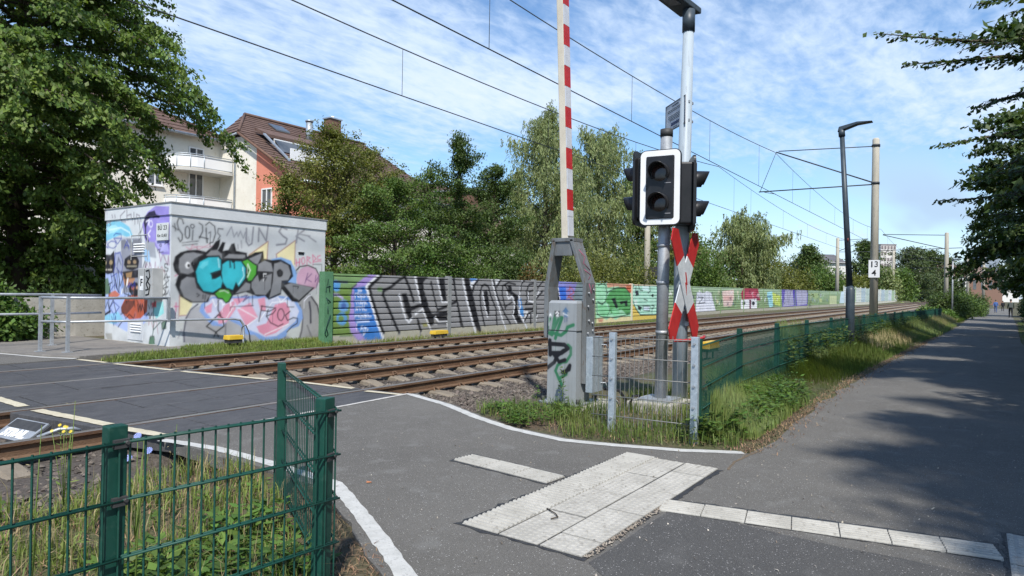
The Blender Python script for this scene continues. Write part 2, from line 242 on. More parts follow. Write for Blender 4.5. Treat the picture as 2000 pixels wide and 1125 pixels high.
# paint layers: red, green, blue, stroke width in metres (0 = filled outline), then the outline in metres
GRAF_FRONT = [
[169, 169, 173, 0, 7.27, 0.22, 7.29, 0.69, 7.41, 0.91, 7.75, 1.02, 8.49, 0.91, 9.15, 0.51, 9.94, 0.14, 8.79, 0.13],
[162, 162, 166, 0, 10.02, 0.13, 10.14, 0.65, 10, 1.03, 10.34, 1.2, 10.56, 0.95, 10.65, 0.63, 10.64, 0.15],
[90, 90, 104, 0.036, 7.26, 0.25, 7.25, 0.45, 7.29, 0.72, 7.38, 0.89, 7.53, 1],
[106, 106, 112, 0.041, 10.04, 0.11, 10.12, 0.37, 10.14, 0.65, 10.05, 0.96],
[85, 85, 90, 0.046, 10.64, 0.15, 10.65, 0.63, 10.56, 0.95, 10.34, 1.2],
[80, 80, 90, 0.056, 10.32, 1.03, 10.36, 0.82, 10.37, 0.54],
[116, 116, 124, 0.031, 8.16, 0.6, 8.15, 0.18],
[116, 116, 124, 0.032, 8.75, 0.31, 8.74, 0.14],
[116, 116, 124, 0.034, 9.66, 0.3, 9.64, 0.14],
[128, 128, 136, 0.033, 9.4, 0.22, 9.39, 0.13],
[128, 128, 133, 0.049, 10.27, 0.47, 10.4, 0.2],
[236, 224, 176, 0, 8.68, 2.09, 9.16, 2.41, 9.14, 1.95, 8.72, 1.9],
[154, 106, 112, 0.02, 8.68, 2.07, 9.16, 2.41, 9.14, 1.98],
[236, 224, 176, 0, 9.38, 2.13, 9.89, 2.48, 9.88, 1.88, 9.5, 1.93],
[154, 106, 112, 0.02, 9.39, 2, 9.38, 2.13, 9.89, 2.48, 9.88, 1.92],
[230, 220, 174, 0, 7.15, 1.19, 7.14, 0.78, 7.29, 0.78, 7.41, 0.98, 7.41, 1.16],
[160, 90, 112, 0.015, 7.15, 1.19, 7.14, 0.77, 7.29, 0.78],
[192, 106, 144, 0.023, 7.05, 0.96, 7.12, 0.96],
[192, 106, 144, 0.023, 7.08, 1.03, 7.08, 0.87],
[200, 122, 152, 0.02, 7.05, 1.57, 7.11, 1.61],
[134, 174, 224, 0, 9.25, 2.01, 9.5, 2.07, 9.78, 2, 9.95, 1.71, 9.93, 1.42, 9.75, 1.37, 9.36, 1.63],
[134, 166, 222, 0, 7.6, 1, 7.57, 0.86, 7.73, 0.68, 7.86, 0.55, 8.09, 0.53, 8.22, 0.66, 8.5, 0.53, 8.64, 0.33, 8.86, 0.31, 9.01, 0.19, 9.23, 0.13, 9.46, 0.15, 9.68, 0.25, 9.73, 0.39, 10.02, 0.46, 10.14, 0.65, 10.11, 0.85, 9.96, 1.06, 9.72, 1.16, 9.14, 1.2, 8.49, 1.16, 7.85, 1.16],
[204, 208, 230, 0, 7.69, 1.01, 7.68, 0.86, 7.86, 0.67, 8.06, 0.59, 8.22, 0.74, 8.53, 0.62, 8.69, 0.44, 8.93, 0.35, 9.12, 0.25, 9.42, 0.26, 9.65, 0.39, 9.93, 0.58, 10.03, 0.82, 9.88, 1.05, 9.52, 1.13, 8.49, 1.11, 7.85, 1.12],
[226, 156, 178, 0, 7.67, 0.93, 7.85, 1.03, 7.83, 0.83, 7.73, 0.81],
[226, 156, 178, 0, 7.96, 0.76, 8.15, 0.99, 8.35, 1.07, 8.39, 0.89, 8.17, 0.61, 8, 0.58],
[226, 156, 178, 0, 8.42, 0.88, 8.74, 1.03, 8.93, 0.7, 8.64, 0.52],
[222, 148, 172, 0, 8.9, 0.5, 9.15, 0.56, 9.37, 0.98, 9.64, 1.04, 9.77, 0.89, 9.75, 0.55, 9.4, 0.33, 9.14, 0.27, 8.97, 0.37],
[226, 156, 178, 0, 8.92, 1.1, 9.1, 1.15, 9.14, 0.84, 9, 0.84],
[226, 156, 178, 0, 8.31, 1.12, 8.63, 1.13, 8.42, 0.97],
[244, 244, 250, 0.016, 8.09, 0.57, 8.35, 0.97, 8.92, 0.68, 8.64, 0.51],
[244, 244, 250, 0.017, 8.93, 0.58, 9.29, 1.03, 9.72, 1.05, 9.8, 0.82],
[244, 244, 250, 0.017, 9.12, 0.31, 9.38, 0.4, 9.73, 0.52],
[244, 244, 250, 0.02, 9.29, 1.1, 9.44, 1.16, 9.52, 1.03, 9.68, 1.16],
[244, 244, 250, 0.019, 7.85, 1.1, 7.92, 0.95, 8.05, 1.1, 8.08, 0.98, 8.25, 1.1, 8.27, 0.97],
[240, 240, 250, 0.021, 10.17, 1.06, 10.29, 1.17, 10.38, 1.2],
[200, 160, 182, 0, 10.6, 1.59, 10.57, 1.46, 10.48, 1.35, 10.34, 1.29, 10.2, 1.28, 10.06, 1.34, 9.97, 1.45, 9.94, 1.58, 9.97, 1.71, 10.05, 1.82, 10.18, 1.88, 10.33, 1.88, 10.47, 1.83, 10.56, 1.73],
[42, 32, 38, 0.031, 9.93, 1.78, 10.03, 1.87, 10.26, 1.91, 10.49, 1.84, 10.61, 1.66, 10.6, 1.52],
[96, 64, 112, 0.017, 10.26, 1.72, 10.18, 1.48],
[96, 64, 112, 0.017, 10.37, 1.71, 10.22, 1.58, 10.37, 1.52],
[96, 64, 112, 0.018, 10.5, 1.68, 10.48, 1.52, 10.58, 1.66, 10.52, 1.38],
[48, 48, 56, 0.014, 10.4, 1.94, 10.67, 1.95, 10.67, 1.59],
[204, 100, 136, 0.021, 9.92, 2.04, 9.94, 1.88],
[204, 100, 136, 0.021, 10.02, 2.06, 10.01, 1.9],
[204, 100, 136, 0.021, 9.92, 1.95, 10.02, 1.98],
[204, 100, 136, 0.021, 10.17, 2.01, 10.17, 1.98, 10.15, 1.95, 10.13, 1.94, 10.11, 1.94, 10.09, 1.95, 10.08, 1.98, 10.07, 2.01, 10.07, 2.04, 10.09, 2.07, 10.11, 2.09, 10.13, 2.09, 10.15, 2.07, 10.16, 2.05, 10.17, 2.01],
[204, 100, 136, 0.021, 10.23, 1.93, 10.23, 2.12, 10.32, 2.09, 10.24, 2.04, 10.34, 1.97],
[204, 100, 136, 0.021, 10.39, 2.17, 10.41, 2.01, 10.5, 2.08, 10.39, 2.17],
[204, 100, 136, 0.021, 10.62, 2.16, 10.54, 2.14, 10.55, 2.05, 10.64, 2.07],
[204, 100, 136, 0.018, 10.4, 1.99, 10.64, 2.03],
[200, 144, 160, 0.015, 7.27, 2.16, 7.34, 2.12, 7.51, 2.19, 7.73, 2.18, 7.86, 2.23],
[200, 144, 160, 0.015, 7.36, 2.11, 7.39, 2.21, 7.54, 2.13, 7.76, 2.25],
[24, 24, 28, 0, 7, 1.8, 7.04, 1.96, 7.15, 2.05, 7.3, 2.1, 7.51, 2.12, 7.69, 2.09, 7.83, 2.22, 7.9, 2.32, 8, 2.38, 7.99, 2.25, 7.94, 2.13, 8.05, 2.32, 8.12, 2.31, 8.07, 2.13, 8.19, 2.16, 8.26, 2.29, 8.33, 2.31, 8.38, 2.15, 8.63, 2.12, 8.64, 2.04, 8.82, 2.14, 9.04, 2.18, 9.06, 2.01, 9.27, 1.99, 9.5, 2.02, 9.78, 1.9, 9.85, 1.64, 9.71, 1.5, 10.47, 1.38, 10.02, 1.02, 9.82, 1.05, 9.54, 1.33, 9.52, 1.21, 9.2, 1.09, 9.1, 1.18, 8.92, 1.16, 8.62, 1.26, 8.35, 1.19, 7.81, 1.19, 7.75, 1.04, 7.38, 1.03, 7.16, 1.16, 7.05, 1.39, 7.11, 1.58, 7.03, 1.67],
[138, 139, 142, 0, 7.12, 1.74, 7.13, 1.92, 7.24, 2.03, 7.42, 2.06, 7.61, 2.03, 7.44, 1.93, 7.36, 1.83, 7.44, 1.67, 7.31, 1.61, 7.16, 1.64],
[138, 139, 142, 0, 7.15, 1.34, 7.18, 1.48, 7.29, 1.56, 7.45, 1.54, 7.5, 1.34, 7.63, 1.25, 7.78, 1.19, 7.71, 1.06, 7.42, 1.06, 7.24, 1.15],
[138, 139, 142, 0, 7.7, 2.02, 7.8, 2.12, 7.93, 2.14, 8.04, 2.06, 8.05, 1.96, 7.74, 1.99],
[138, 139, 142, 0, 8.09, 1.98, 8.21, 2.07, 8.59, 2.07, 8.59, 2.02, 8.47, 1.97, 8.3, 1.98],
[138, 139, 142, 0, 8.66, 1.98, 9, 2.13, 8.97, 2.01, 8.9, 1.88, 8.79, 1.9],
[138, 139, 142, 0, 8.9, 1.73, 8.92, 1.88, 9.08, 1.97, 9.25, 1.92, 9.3, 1.73],
[138, 139, 142, 0, 8.76, 1.56, 8.91, 1.64, 8.95, 1.49, 9.09, 1.62, 9.27, 1.68, 9.25, 1.35, 9.12, 1.2, 8.86, 1.21, 8.76, 1.36],
[138, 139, 142, 0, 8.38, 1.23, 8.62, 1.47, 8.73, 1.44, 8.72, 1.31, 8.62, 1.28],
[138, 139, 142, 0, 9.33, 1.91, 9.5, 1.96, 9.7, 1.89, 9.78, 1.69, 9.71, 1.55, 9.53, 1.53, 9.51, 1.25, 9.22, 1.14, 9.3, 1.49],
[24, 24, 28, 0, 9.57, 1.7, 9.56, 1.66, 9.54, 1.63, 9.5, 1.61, 9.46, 1.61, 9.43, 1.62, 9.41, 1.66, 9.4, 1.7, 9.4, 1.74, 9.43, 1.77, 9.46, 1.79, 9.5, 1.79, 9.53, 1.77, 9.56, 1.74],
[138, 139, 142, 0, 9.61, 1.42, 9.79, 1.48, 10.41, 1.38, 10.02, 1.08, 9.88, 1.15],
[24, 24, 28, 0.021, 9.85, 1.41, 10, 1.4, 9.98, 1.36],
[242, 242, 242, 0, 7.35, 1.8, 7.35, 1.77, 7.34, 1.75, 7.32, 1.73, 7.29, 1.73, 7.27, 1.74, 7.26, 1.76, 7.25, 1.79, 7.26, 1.82, 7.27, 1.84, 7.29, 1.86, 7.31, 1.86, 7.33, 1.85, 7.35, 1.83],
[24, 24, 28, 0, 7.35, 1.79, 7.35, 1.77, 7.34, 1.76, 7.33, 1.75, 7.32, 1.75, 7.3, 1.76, 7.3, 1.77, 7.29, 1.79, 7.3, 1.8, 7.3, 1.82, 7.31, 1.82, 7.33, 1.82, 7.34, 1.82, 7.35, 1.8],
[242, 242, 242, 0.02, 9.06, 1.67, 9.12, 1.67],
[32, 32, 32, 0.026, 8.98, 1.57, 9.13, 1.59, 9.09, 1.52],
[24, 24, 28, 0, 7.44, 1.67, 7.53, 1.9, 7.73, 2.01, 7.99, 2.03, 8.06, 1.92, 8.15, 1.95, 8.25, 1.97, 8.5, 1.99, 8.64, 1.8, 8.64, 1.55, 8.45, 1.34, 8.31, 1.26, 8.18, 1.3, 8.09, 1.32, 7.85, 1.21, 7.64, 1.25, 7.48, 1.44],
[56, 184, 198, 0, 7.48, 1.67, 7.56, 1.87, 7.74, 1.97, 7.96, 1.99, 8.02, 1.93, 8.02, 1.72, 7.8, 1.64, 7.83, 1.52, 7.91, 1.53, 8.02, 1.59, 8.07, 1.5, 8.03, 1.35, 7.85, 1.25, 7.65, 1.28, 7.52, 1.46],
[98, 204, 216, 0, 7.55, 1.76, 7.62, 1.87, 7.74, 1.91, 7.74, 1.83, 7.62, 1.73],
[24, 24, 28, 0.024, 7.8, 1.64, 7.9, 1.68, 8.05, 1.72],
[56, 184, 198, 0, 8.06, 1.84, 8.16, 1.91, 8.24, 1.93, 8.3, 1.88, 8.37, 1.92, 8.49, 1.92, 8.6, 1.78, 8.6, 1.57, 8.45, 1.38, 8.38, 1.48, 8.31, 1.31, 8.17, 1.35, 8.08, 1.47, 8.05, 1.66],
[24, 24, 28, 0.028, 8.23, 1.93, 8.25, 1.79],
[24, 24, 28, 0.028, 8.33, 1.91, 8.34, 1.77],
[200, 238, 240, 0.013, 8.54, 1.8, 8.57, 1.61, 8.45, 1.43],
[200, 238, 240, 0.012, 7.96, 1.96, 7.99, 1.78],
[24, 24, 28, 0, 8.5, 1.94, 8.65, 2.01, 8.79, 1.92, 8.91, 1.84, 8.9, 1.65, 8.78, 1.49, 8.66, 1.48, 8.6, 1.58, 8.66, 1.74],
[82, 168, 60, 0, 8.53, 1.92, 8.65, 1.97, 8.76, 1.9, 8.87, 1.84, 8.86, 1.66, 8.76, 1.52, 8.68, 1.51, 8.64, 1.61, 8.69, 1.74],
[232, 244, 224, 0.019, 8.66, 1.87, 8.72, 1.74, 8.66, 1.59],
[24, 24, 28, 0, 7.87, 1.22, 8, 1.34, 8.23, 1.33, 8.32, 1.19, 8.24, 1.04, 8.15, 1.01, 8.07, 1.09, 7.96, 1.11],
[82, 168, 60, 0, 7.91, 1.22, 8.02, 1.31, 8.21, 1.3, 8.28, 1.19, 8.21, 1.07, 8.15, 1.04, 8.08, 1.13, 7.98, 1.14],
[232, 244, 224, 0.012, 8.01, 1.27, 8.11, 1.29, 8.21, 1.24],
[24, 24, 28, 0.018, 7.51, 1.22, 7.56, 1.19, 7.52, 1.16],
[24, 24, 28, 0.018, 7.64, 1.19, 7.64, 1.12],
[24, 24, 28, 0.018, 7.69, 1.19, 7.69, 1.12],
[24, 24, 28, 0.028, 7.98, 1.08, 7.98, 0.88, 8.04, 0.77],
[24, 24, 28, 0.028, 7.73, 0.54, 7.99, 0.78, 8.09, 0.7, 8.12, 0.53, 7.94, 0.41, 7.73, 0.54],
[24, 24, 28, 0.025, 7.94, 0.41, 7.9, 0.32],
[24, 24, 28, 0.025, 7.94, 0.41, 8, 0.32],
[34, 34, 42, 0.023, 9.03, 0.95, 8.96, 0.61],
[34, 34, 42, 0.023, 9.01, 0.95, 9.39, 0.9, 9.22, 0.83, 9.03, 0.85],
[34, 34, 42, 0.023, 9.19, 0.87, 9.15, 0.72, 9.26, 0.57, 9.46, 0.48, 9.59, 0.53],
[34, 34, 42, 0.023, 9.15, 0.72, 9.32, 0.78, 9.39, 0.86],
[34, 34, 42, 0.023, 9.62, 0.74, 9.61, 0.69, 9.58, 0.64, 9.55, 0.61, 9.51, 0.62, 9.48, 0.64, 9.45, 0.69, 9.44, 0.75, 9.45, 0.8, 9.47, 0.85, 9.51, 0.88, 9.55, 0.88, 9.58, 0.85, 9.61, 0.8, 9.62, 0.74],
[34, 34, 42, 0.024, 9.78, 0.82, 9.65, 0.73, 9.71, 0.61, 9.87, 0.67, 9.99, 0.65, 9.98, 0.53, 9.85, 0.47, 9.7, 0.34],
[64, 64, 80, 0.016, 8.27, 0.94, 8.81, 0.96],
[80, 48, 112, 0.019, 8.43, 1.19, 8.47, 1.04],
[80, 48, 112, 0.019, 8.52, 1.16, 8.66, 1.19, 8.56, 1.05, 8.7, 1.16],
[34, 34, 42, 0.016, 8.79, 1.2, 8.79, 0.97],
[48, 48, 56, 0.017, 9.7, 1.11, 9.7, 0.92, 9.88, 0.92],
[24, 24, 28, 0.023, 7.2, 2.63, 7.17, 2.72, 7.1, 2.73, 7.07, 2.63, 7.1, 2.52, 7.18, 2.41, 7.18, 2.31, 7.14, 2.26, 7.1, 2.33],
[24, 24, 28, 0.017, 6.98, 2.56, 7.09, 2.49],
[24, 24, 28, 0.017, 7.02, 2.61, 7.04, 2.47],
[24, 24, 28, 0.021, 7.33, 2.46, 7.33, 2.41, 7.32, 2.36, 7.3, 2.34, 7.28, 2.34, 7.26, 2.36, 7.24, 2.4, 7.24, 2.45, 7.24, 2.51, 7.25, 2.55, 7.27, 2.58, 7.29, 2.58, 7.31, 2.56, 7.33, 2.52, 7.33, 2.46],
[24, 24, 28, 0.021, 7.4, 2.51, 7.39, 2.31],
[24, 24, 28, 0.018, 7.43, 2.59, 7.42, 2.58, 7.41, 2.56, 7.4, 2.55, 7.38, 2.55, 7.37, 2.56, 7.36, 2.57, 7.35, 2.59, 7.35, 2.6, 7.36, 2.62, 7.38, 2.63, 7.4, 2.63, 7.41, 2.62, 7.42, 2.61, 7.43, 2.59],
[24, 24, 28, 0.021, 7.53, 2.67, 7.6, 2.63, 7.61, 2.51, 7.54, 2.36],
[24, 24, 28, 0.021, 7.54, 2.39, 7.73, 2.36],
[24, 24, 28, 0.021, 7.68, 2.58, 7.7, 2.28],
[24, 24, 28, 0.021, 7.67, 2.64, 7.75, 2.71, 7.87, 2.63, 7.89, 2.48, 7.84, 2.3, 7.76, 2.27],
[24, 24, 28, 0.015, 7.74, 2.48, 7.78, 2.51, 7.78, 2.41],
[24, 24, 28, 0.018, 8.06, 2.59, 7.95, 2.59, 7.94, 2.5, 8, 2.44, 7.95, 2.37],
[24, 24, 28, 0.012, 7.18, 2.24, 7.52, 2.3],
[24, 24, 28, 0.012, 7.19, 2.19, 7.5, 2.24],
[133, 134, 140, 0.038, 8.61, 2.65, 8.61, 2.37, 8.67, 2.28, 8.75, 2.33, 8.78, 2.69],
[133, 134, 140, 0.039, 8.91, 2.39, 8.92, 2.68, 9.11, 2.41, 9.15, 2.76],
[141, 142, 148, 0.044, 9.65, 2.72, 9.51, 2.76, 9.44, 2.65, 9.54, 2.56, 9.66, 2.5, 9.62, 2.38, 9.38, 2.34],
[141, 142, 148, 0.041, 9.96, 2.73, 9.92, 2.43],
[141, 142, 148, 0.041, 10.13, 2.74, 9.91, 2.58, 10.14, 2.48],
[150, 151, 156, 0.035, 10.24, 2.61, 10.48, 2.49],
[150, 151, 156, 0.035, 9.97, 2.64, 10.3, 2.61],
[154, 155, 160, 0.028, 8.49, 2.37, 8.5, 2.22],
[154, 155, 160, 0.028, 8.41, 2.28, 8.42, 2.19]]
GRAF_SIDE = [
[124, 194, 218, 0, 16.25, 2.35, 16.24, 2.6, 15.89, 2.7, 15.5, 2.77, 15.15, 2.74, 14.81, 2.61, 14.65, 2.42, 14.92, 2.4, 15.17, 2.45, 15.55, 2.39, 15.88, 2.32],
[168, 220, 234, 0, 16.23, 2.57, 15.83, 2.66, 15.44, 2.68, 15.18, 2.59, 15.49, 2.51, 16.09, 2.47],
[146, 134, 204, 0, 14.26, 2.64, 14.02, 2.88, 13.71, 2.99, 13.19, 2.95, 13.15, 1.99, 13.46, 2, 13.8, 2.22, 14.11, 2.26],
[178, 174, 224, 0, 13.74, 2.28, 13.31, 2.35, 13.19, 2.06, 13.51, 2.04],
[166, 182, 224, 0, 16.2, 1.68, 15.66, 1.71, 15.14, 1.68, 14.33, 1.2, 13.91, 0.69, 14.31, 0.47, 14.85, 0.38, 15.61, 0.55, 16.15, 0.6],
[140, 200, 228, 0, 15.88, 0.68, 15.24, 0.79, 14.98, 0.62, 15.42, 0.51, 15.81, 0.55],
[138, 140, 152, 0, 15.17, 2.38, 14.26, 2.35, 14.23, 1.62, 14.51, 1.23, 15.06, 1.19],
[122, 124, 132, 0, 15.14, 2.35, 14.29, 2.31, 14.28, 2.14, 15.13, 2.16],
[154, 160, 184, 0, 15.61, 2.05, 15.16, 2.1, 15.08, 1.62, 15.52, 1.62],
[160, 164, 172, 0, 14.14, 2.29, 13.74, 2.25, 13.67, 1.93, 14.07, 1.97],
[156, 192, 224, 0, 14.19, 2.14, 13.96, 2.08, 13.9, 1.85, 14.13, 1.88],
[178, 88, 62, 0, 15.08, 0.92, 14.93, 1.09, 14.57, 1.18, 14.25, 1.23, 13.98, 1.09, 14, 0.83, 14.26, 0.68, 14.73, 0.64, 15.01, 0.74],
[200, 116, 92, 0, 15.7, 1.18, 15.38, 1.25, 15.16, 1.16, 15.37, 1.06, 15.67, 1.07],
[106, 58, 48, 0, 15.11, 0.89, 14.93, 1.04, 14.51, 1.04, 14.56, 0.93, 14.86, 0.74, 15.08, 0.77],
[74, 160, 180, 0, 14.22, 1.31, 13.76, 1.27, 13.64, 1.16, 13.7, 1.09, 14.1, 1.08],
[140, 208, 208, 0, 13.7, 1.01, 13.37, 1.06, 13.33, 0.82, 13.63, 0.7, 13.75, 0.84],
[200, 90, 96, 0, 13.82, 1.01, 13.64, 1.06, 13.63, 0.93, 13.78, 0.93],
[176, 128, 96, 0, 15.05, 1.62, 14.83, 1.66, 14.52, 1.5, 14.7, 1.35, 15.01, 1.37],
[96, 122, 100, 0, 15.95, 1.49, 15.72, 1.52, 15.57, 1.18, 15.83, 1.15],
[122, 144, 192, 0, 15.08, 1.62, 14.98, 1.37, 15.12, 1.19],
[180, 184, 200, 0.03, 15.49, 2.33, 14.98, 2.37, 14.79, 2.22],
[216, 236, 244, 0.024, 15.69, 2.58, 15.18, 2.61, 14.79, 2.49, 14.67, 2.3],
[28, 26, 32, 0, 16.16, 1.78, 16.13, 1.95, 16, 2.04, 16.02, 2.1, 15.9, 2.04, 15.61, 2.03, 15.47, 2.12, 15.44, 1.96, 15.39, 1.8, 15.46, 1.63, 15.72, 1.6, 16.05, 1.65],
[196, 180, 140, 0, 15.81, 1.85, 15.82, 1.83, 15.84, 1.81, 15.87, 1.8, 15.91, 1.8, 15.95, 1.81, 15.97, 1.83, 15.98, 1.85, 15.97, 1.88, 15.95, 1.9, 15.92, 1.91, 15.88, 1.91, 15.84, 1.9, 15.82, 1.88],
[160, 140, 106, 0, 15.52, 1.86, 15.53, 1.84, 15.55, 1.82, 15.58, 1.81, 15.61, 1.81, 15.65, 1.82, 15.67, 1.84, 15.68, 1.86, 15.67, 1.88, 15.65, 1.9, 15.62, 1.91, 15.58, 1.91, 15.55, 1.9, 15.53, 1.88],
[200, 192, 176, 0.025, 15.96, 1.7, 15.56, 1.7],
[28, 26, 32, 0.028, 15.76, 1.8, 15.75, 1.62],
[28, 26, 32, 0, 15.01, 1.8, 14.98, 1.93, 14.77, 2.01, 14.48, 2, 14.36, 1.88, 14.4, 1.73, 14.65, 1.68, 14.9, 1.71],
[154, 132, 104, 0, 14.72, 1.86, 14.72, 1.84, 14.74, 1.83, 14.77, 1.82, 14.81, 1.82, 14.84, 1.83, 14.86, 1.84, 14.86, 1.86, 14.86, 1.88, 14.84, 1.9, 14.81, 1.9, 14.78, 1.9, 14.75, 1.89, 14.73, 1.88],
[154, 132, 104, 0, 14.48, 1.86, 14.48, 1.84, 14.5, 1.83, 14.53, 1.82, 14.56, 1.82, 14.59, 1.83, 14.61, 1.84, 14.62, 1.86, 14.62, 1.88, 14.6, 1.89, 14.57, 1.9, 14.53, 1.9, 14.51, 1.89, 14.49, 1.88],
[176, 168, 144, 0.018, 14.87, 1.77, 14.47, 1.77],
[28, 26, 32, 0, 14.24, 1.29, 14.26, 1.22, 14.33, 1.17, 14.44, 1.14, 14.56, 1.14, 14.67, 1.17, 14.75, 1.22, 14.78, 1.28, 14.75, 1.35, 14.68, 1.4, 14.57, 1.43, 14.45, 1.43, 14.34, 1.4, 14.27, 1.35],
[160, 96, 76, 0, 14.54, 1.31, 14.55, 1.3, 14.56, 1.28, 14.59, 1.27, 14.62, 1.27, 14.65, 1.28, 14.67, 1.29, 14.67, 1.31, 14.67, 1.33, 14.65, 1.34, 14.62, 1.35, 14.59, 1.35, 14.57, 1.34, 14.55, 1.33],
[176, 138, 112, 0, 14.35, 1.32, 14.35, 1.31, 14.37, 1.29, 14.39, 1.29, 14.42, 1.29, 14.45, 1.29, 14.47, 1.3, 14.48, 1.32, 14.47, 1.34, 14.45, 1.35, 14.43, 1.35, 14.4, 1.36, 14.37, 1.35, 14.35, 1.34],
[38, 36, 42, 0, 15.05, 1.66, 14.35, 1.7, 14.35, 1.53, 14.98, 1.5],
[154, 122, 84, 0, 14.92, 1.62, 14.65, 1.65, 14.68, 1.53, 14.89, 1.53],
[24, 24, 28, 0.025, 15.92, 1.59, 16.15, 1.4, 15.91, 1.37],
[24, 24, 28, 0.025, 15.59, 1.6, 15.52, 1.43, 15.71, 1.37],
[24, 24, 28, 0.028, 15.94, 1.37, 16.02, 1.02, 16.12, 0.76],
[24, 24, 28, 0.028, 15.61, 1.37, 15.68, 1.06, 15.62, 0.75],
[24, 24, 28, 0.057, 16.12, 0.78, 15.85, 0.76],
[24, 24, 28, 0.05, 15.82, 0.71, 15.59, 0.79],
[24, 24, 28, 0.025, 15.88, 1.49, 15.83, 1.12, 15.96, 1.08],
[24, 24, 28, 0.021, 15.02, 1.62, 15.14, 1.66, 15.04, 1.49],
[24, 24, 28, 0.024, 14.92, 1.5, 14.97, 1.19, 14.69, 1.14],
[242, 242, 240, 0.042, 14.83, 1.5, 14.88, 1.35],
[242, 242, 240, 0.03, 15.07, 1.28, 15.09, 1.19],
[42, 58, 150, 0.022, 16.01, 2.28, 15.85, 2.38, 15.74, 2.18, 16.01, 2.28],
[42, 58, 150, 0.019, 15.36, 2.25, 15.37, 2.21, 15.43, 2.19, 15.5, 2.17, 15.59, 2.18, 15.67, 2.19, 15.72, 2.22, 15.74, 2.26, 15.73, 2.29, 15.67, 2.31, 15.6, 2.33, 15.51, 2.32, 15.43, 2.31, 15.38, 2.28, 15.36, 2.25],
[42, 58, 150, 0.021, 15.49, 2.45, 15.4, 2.49, 15.17, 2.47, 15.14, 2.38, 15.31, 2.26, 15.49, 2.39, 15.14, 2.38],
[42, 58, 150, 0.022, 15.41, 2.08, 15.46, 1.62],
[42, 58, 150, 0.021, 15.02, 2.16, 14.89, 2.32, 14.8, 2.14],
[42, 58, 150, 0.018, 14.98, 2.22, 14.82, 2.21],
[42, 58, 150, 0.018, 15.38, 2.05, 15.19, 2.07, 15.06, 1.86, 15.11, 1.59, 15.34, 1.74],
[42, 58, 150, 0.021, 15.55, 1.55, 15.33, 1.62, 15.39, 1.37, 15.19, 1.19],
[42, 58, 150, 0.021, 15.44, 1, 15.62, 0.87, 15.42, 0.72, 15.18, 0.89, 15.44, 1],
[42, 58, 150, 0.021, 15.42, 0.72, 15.42, 0.6],
[42, 58, 150, 0.019, 15.42, 1.37, 15.64, 1.21],
[42, 58, 150, 0.018, 15.76, 1.04, 15.06, 1.09],
[24, 24, 28, 0.021, 15.11, 0.74, 14.98, 0.77, 14.89, 0.65, 14.74, 0.75, 14.55, 0.67, 14.5, 0.76],
[24, 24, 28, 0.03, 14.67, 0.57, 14.71, 0.45, 14.48, 0.4, 14.37, 0.58, 14.31, 0.44, 14.19, 0.36],
[24, 24, 28, 0.024, 15.22, 0.46, 15.04, 0.59],
[24, 24, 28, 0.023, 14.03, 0.74, 13.92, 0.81, 13.88, 0.69, 13.8, 0.81],
[42, 74, 68, 0.026, 13.7, 1.06, 13.75, 0.81, 13.73, 0.47, 13.76, 0.35],
[42, 74, 68, 0.023, 13.73, 0.47, 13.46, 0.64],
[42, 74, 68, 0.02, 13.74, 0.64, 13.52, 0.66],
[90, 122, 100, 0, 13.87, 0.32, 13.7, 0.34, 13.66, 0.18, 13.92, 0.14],
[32, 48, 44, 0.017, 13.87, 0.26, 13.84, 0.33, 13.7, 0.34, 13.67, 0.27],
[106, 128, 112, 0, 13.42, 0.62, 13.25, 0.69, 13.24, 0.52, 13.38, 0.5],
[32, 48, 44, 0.017, 13.42, 0.62, 13.25, 0.69, 13.24, 0.52, 13.39, 0.5, 13.42, 0.62],
[48, 48, 52, 0.019, 16.2, 0.27, 16.11, 0.42, 16.1, 0.27, 16, 0.42, 15.97, 0.28, 15.87, 0.44],
[48, 48, 52, 0.019, 16.15, 0.6, 16.08, 0.67, 16.01, 0.58, 15.91, 0.68],
[64, 64, 68, 0.016, 16.27, 0.16, 15.79, 0.15],
[168, 168, 164, 0, 15.8, 0.29, 15.5, 0.31, 15.46, 0.11, 15.66, 0.1],
[156, 156, 152, 0, 16.27, 0.19, 15.86, 0.21, 15.79, 0.09, 16.26, 0.09],
[30, 30, 34, 0.023, 13.21, 1.8, 13.33, 1.81, 13.34, 1.75, 13.2, 1.71, 13.23, 1.66, 13.35, 1.67],
[30, 30, 34, 0.023, 13.36, 1.5, 13.27, 1.62, 13.2, 1.5],
[30, 30, 34, 0.02, 13.34, 1.53, 13.14, 1.55],
[30, 30, 34, 0.023, 13.28, 1.49, 13.26, 1.35],
[30, 30, 34, 0.02, 13.38, 1.36, 13.17, 1.48],
[30, 30, 34, 0.023, 13.19, 1.35, 13.38, 1.32, 13.27, 1.25, 13.4, 1.17, 13.21, 1.22],
[36, 32, 58, 0, 14.2, 2.66, 14.17, 2.77, 13.96, 2.88, 13.74, 2.9, 13.68, 2.82, 13.54, 2.78, 13.59, 2.74, 13.82, 2.77, 13.96, 2.76, 14.07, 2.66, 14.15, 2.55],
[36, 32, 58, 0.047, 13.99, 2.81, 14.12, 2.58, 14.12, 2.37, 14, 2.28],
[232, 230, 244, 0.029, 14.1, 2.69, 13.98, 2.72, 14.01, 2.62],
[232, 230, 244, 0.02, 13.84, 2.63, 13.85, 2.6, 13.86, 2.58, 13.89, 2.57, 13.92, 2.57, 13.95, 2.59, 13.97, 2.61, 13.98, 2.64, 13.97, 2.66, 13.95, 2.69, 13.93, 2.7, 13.89, 2.7, 13.87, 2.68, 13.85, 2.66],
[232, 230, 244, 0.029, 13.92, 2.5, 14.02, 2.43, 13.94, 2.37],
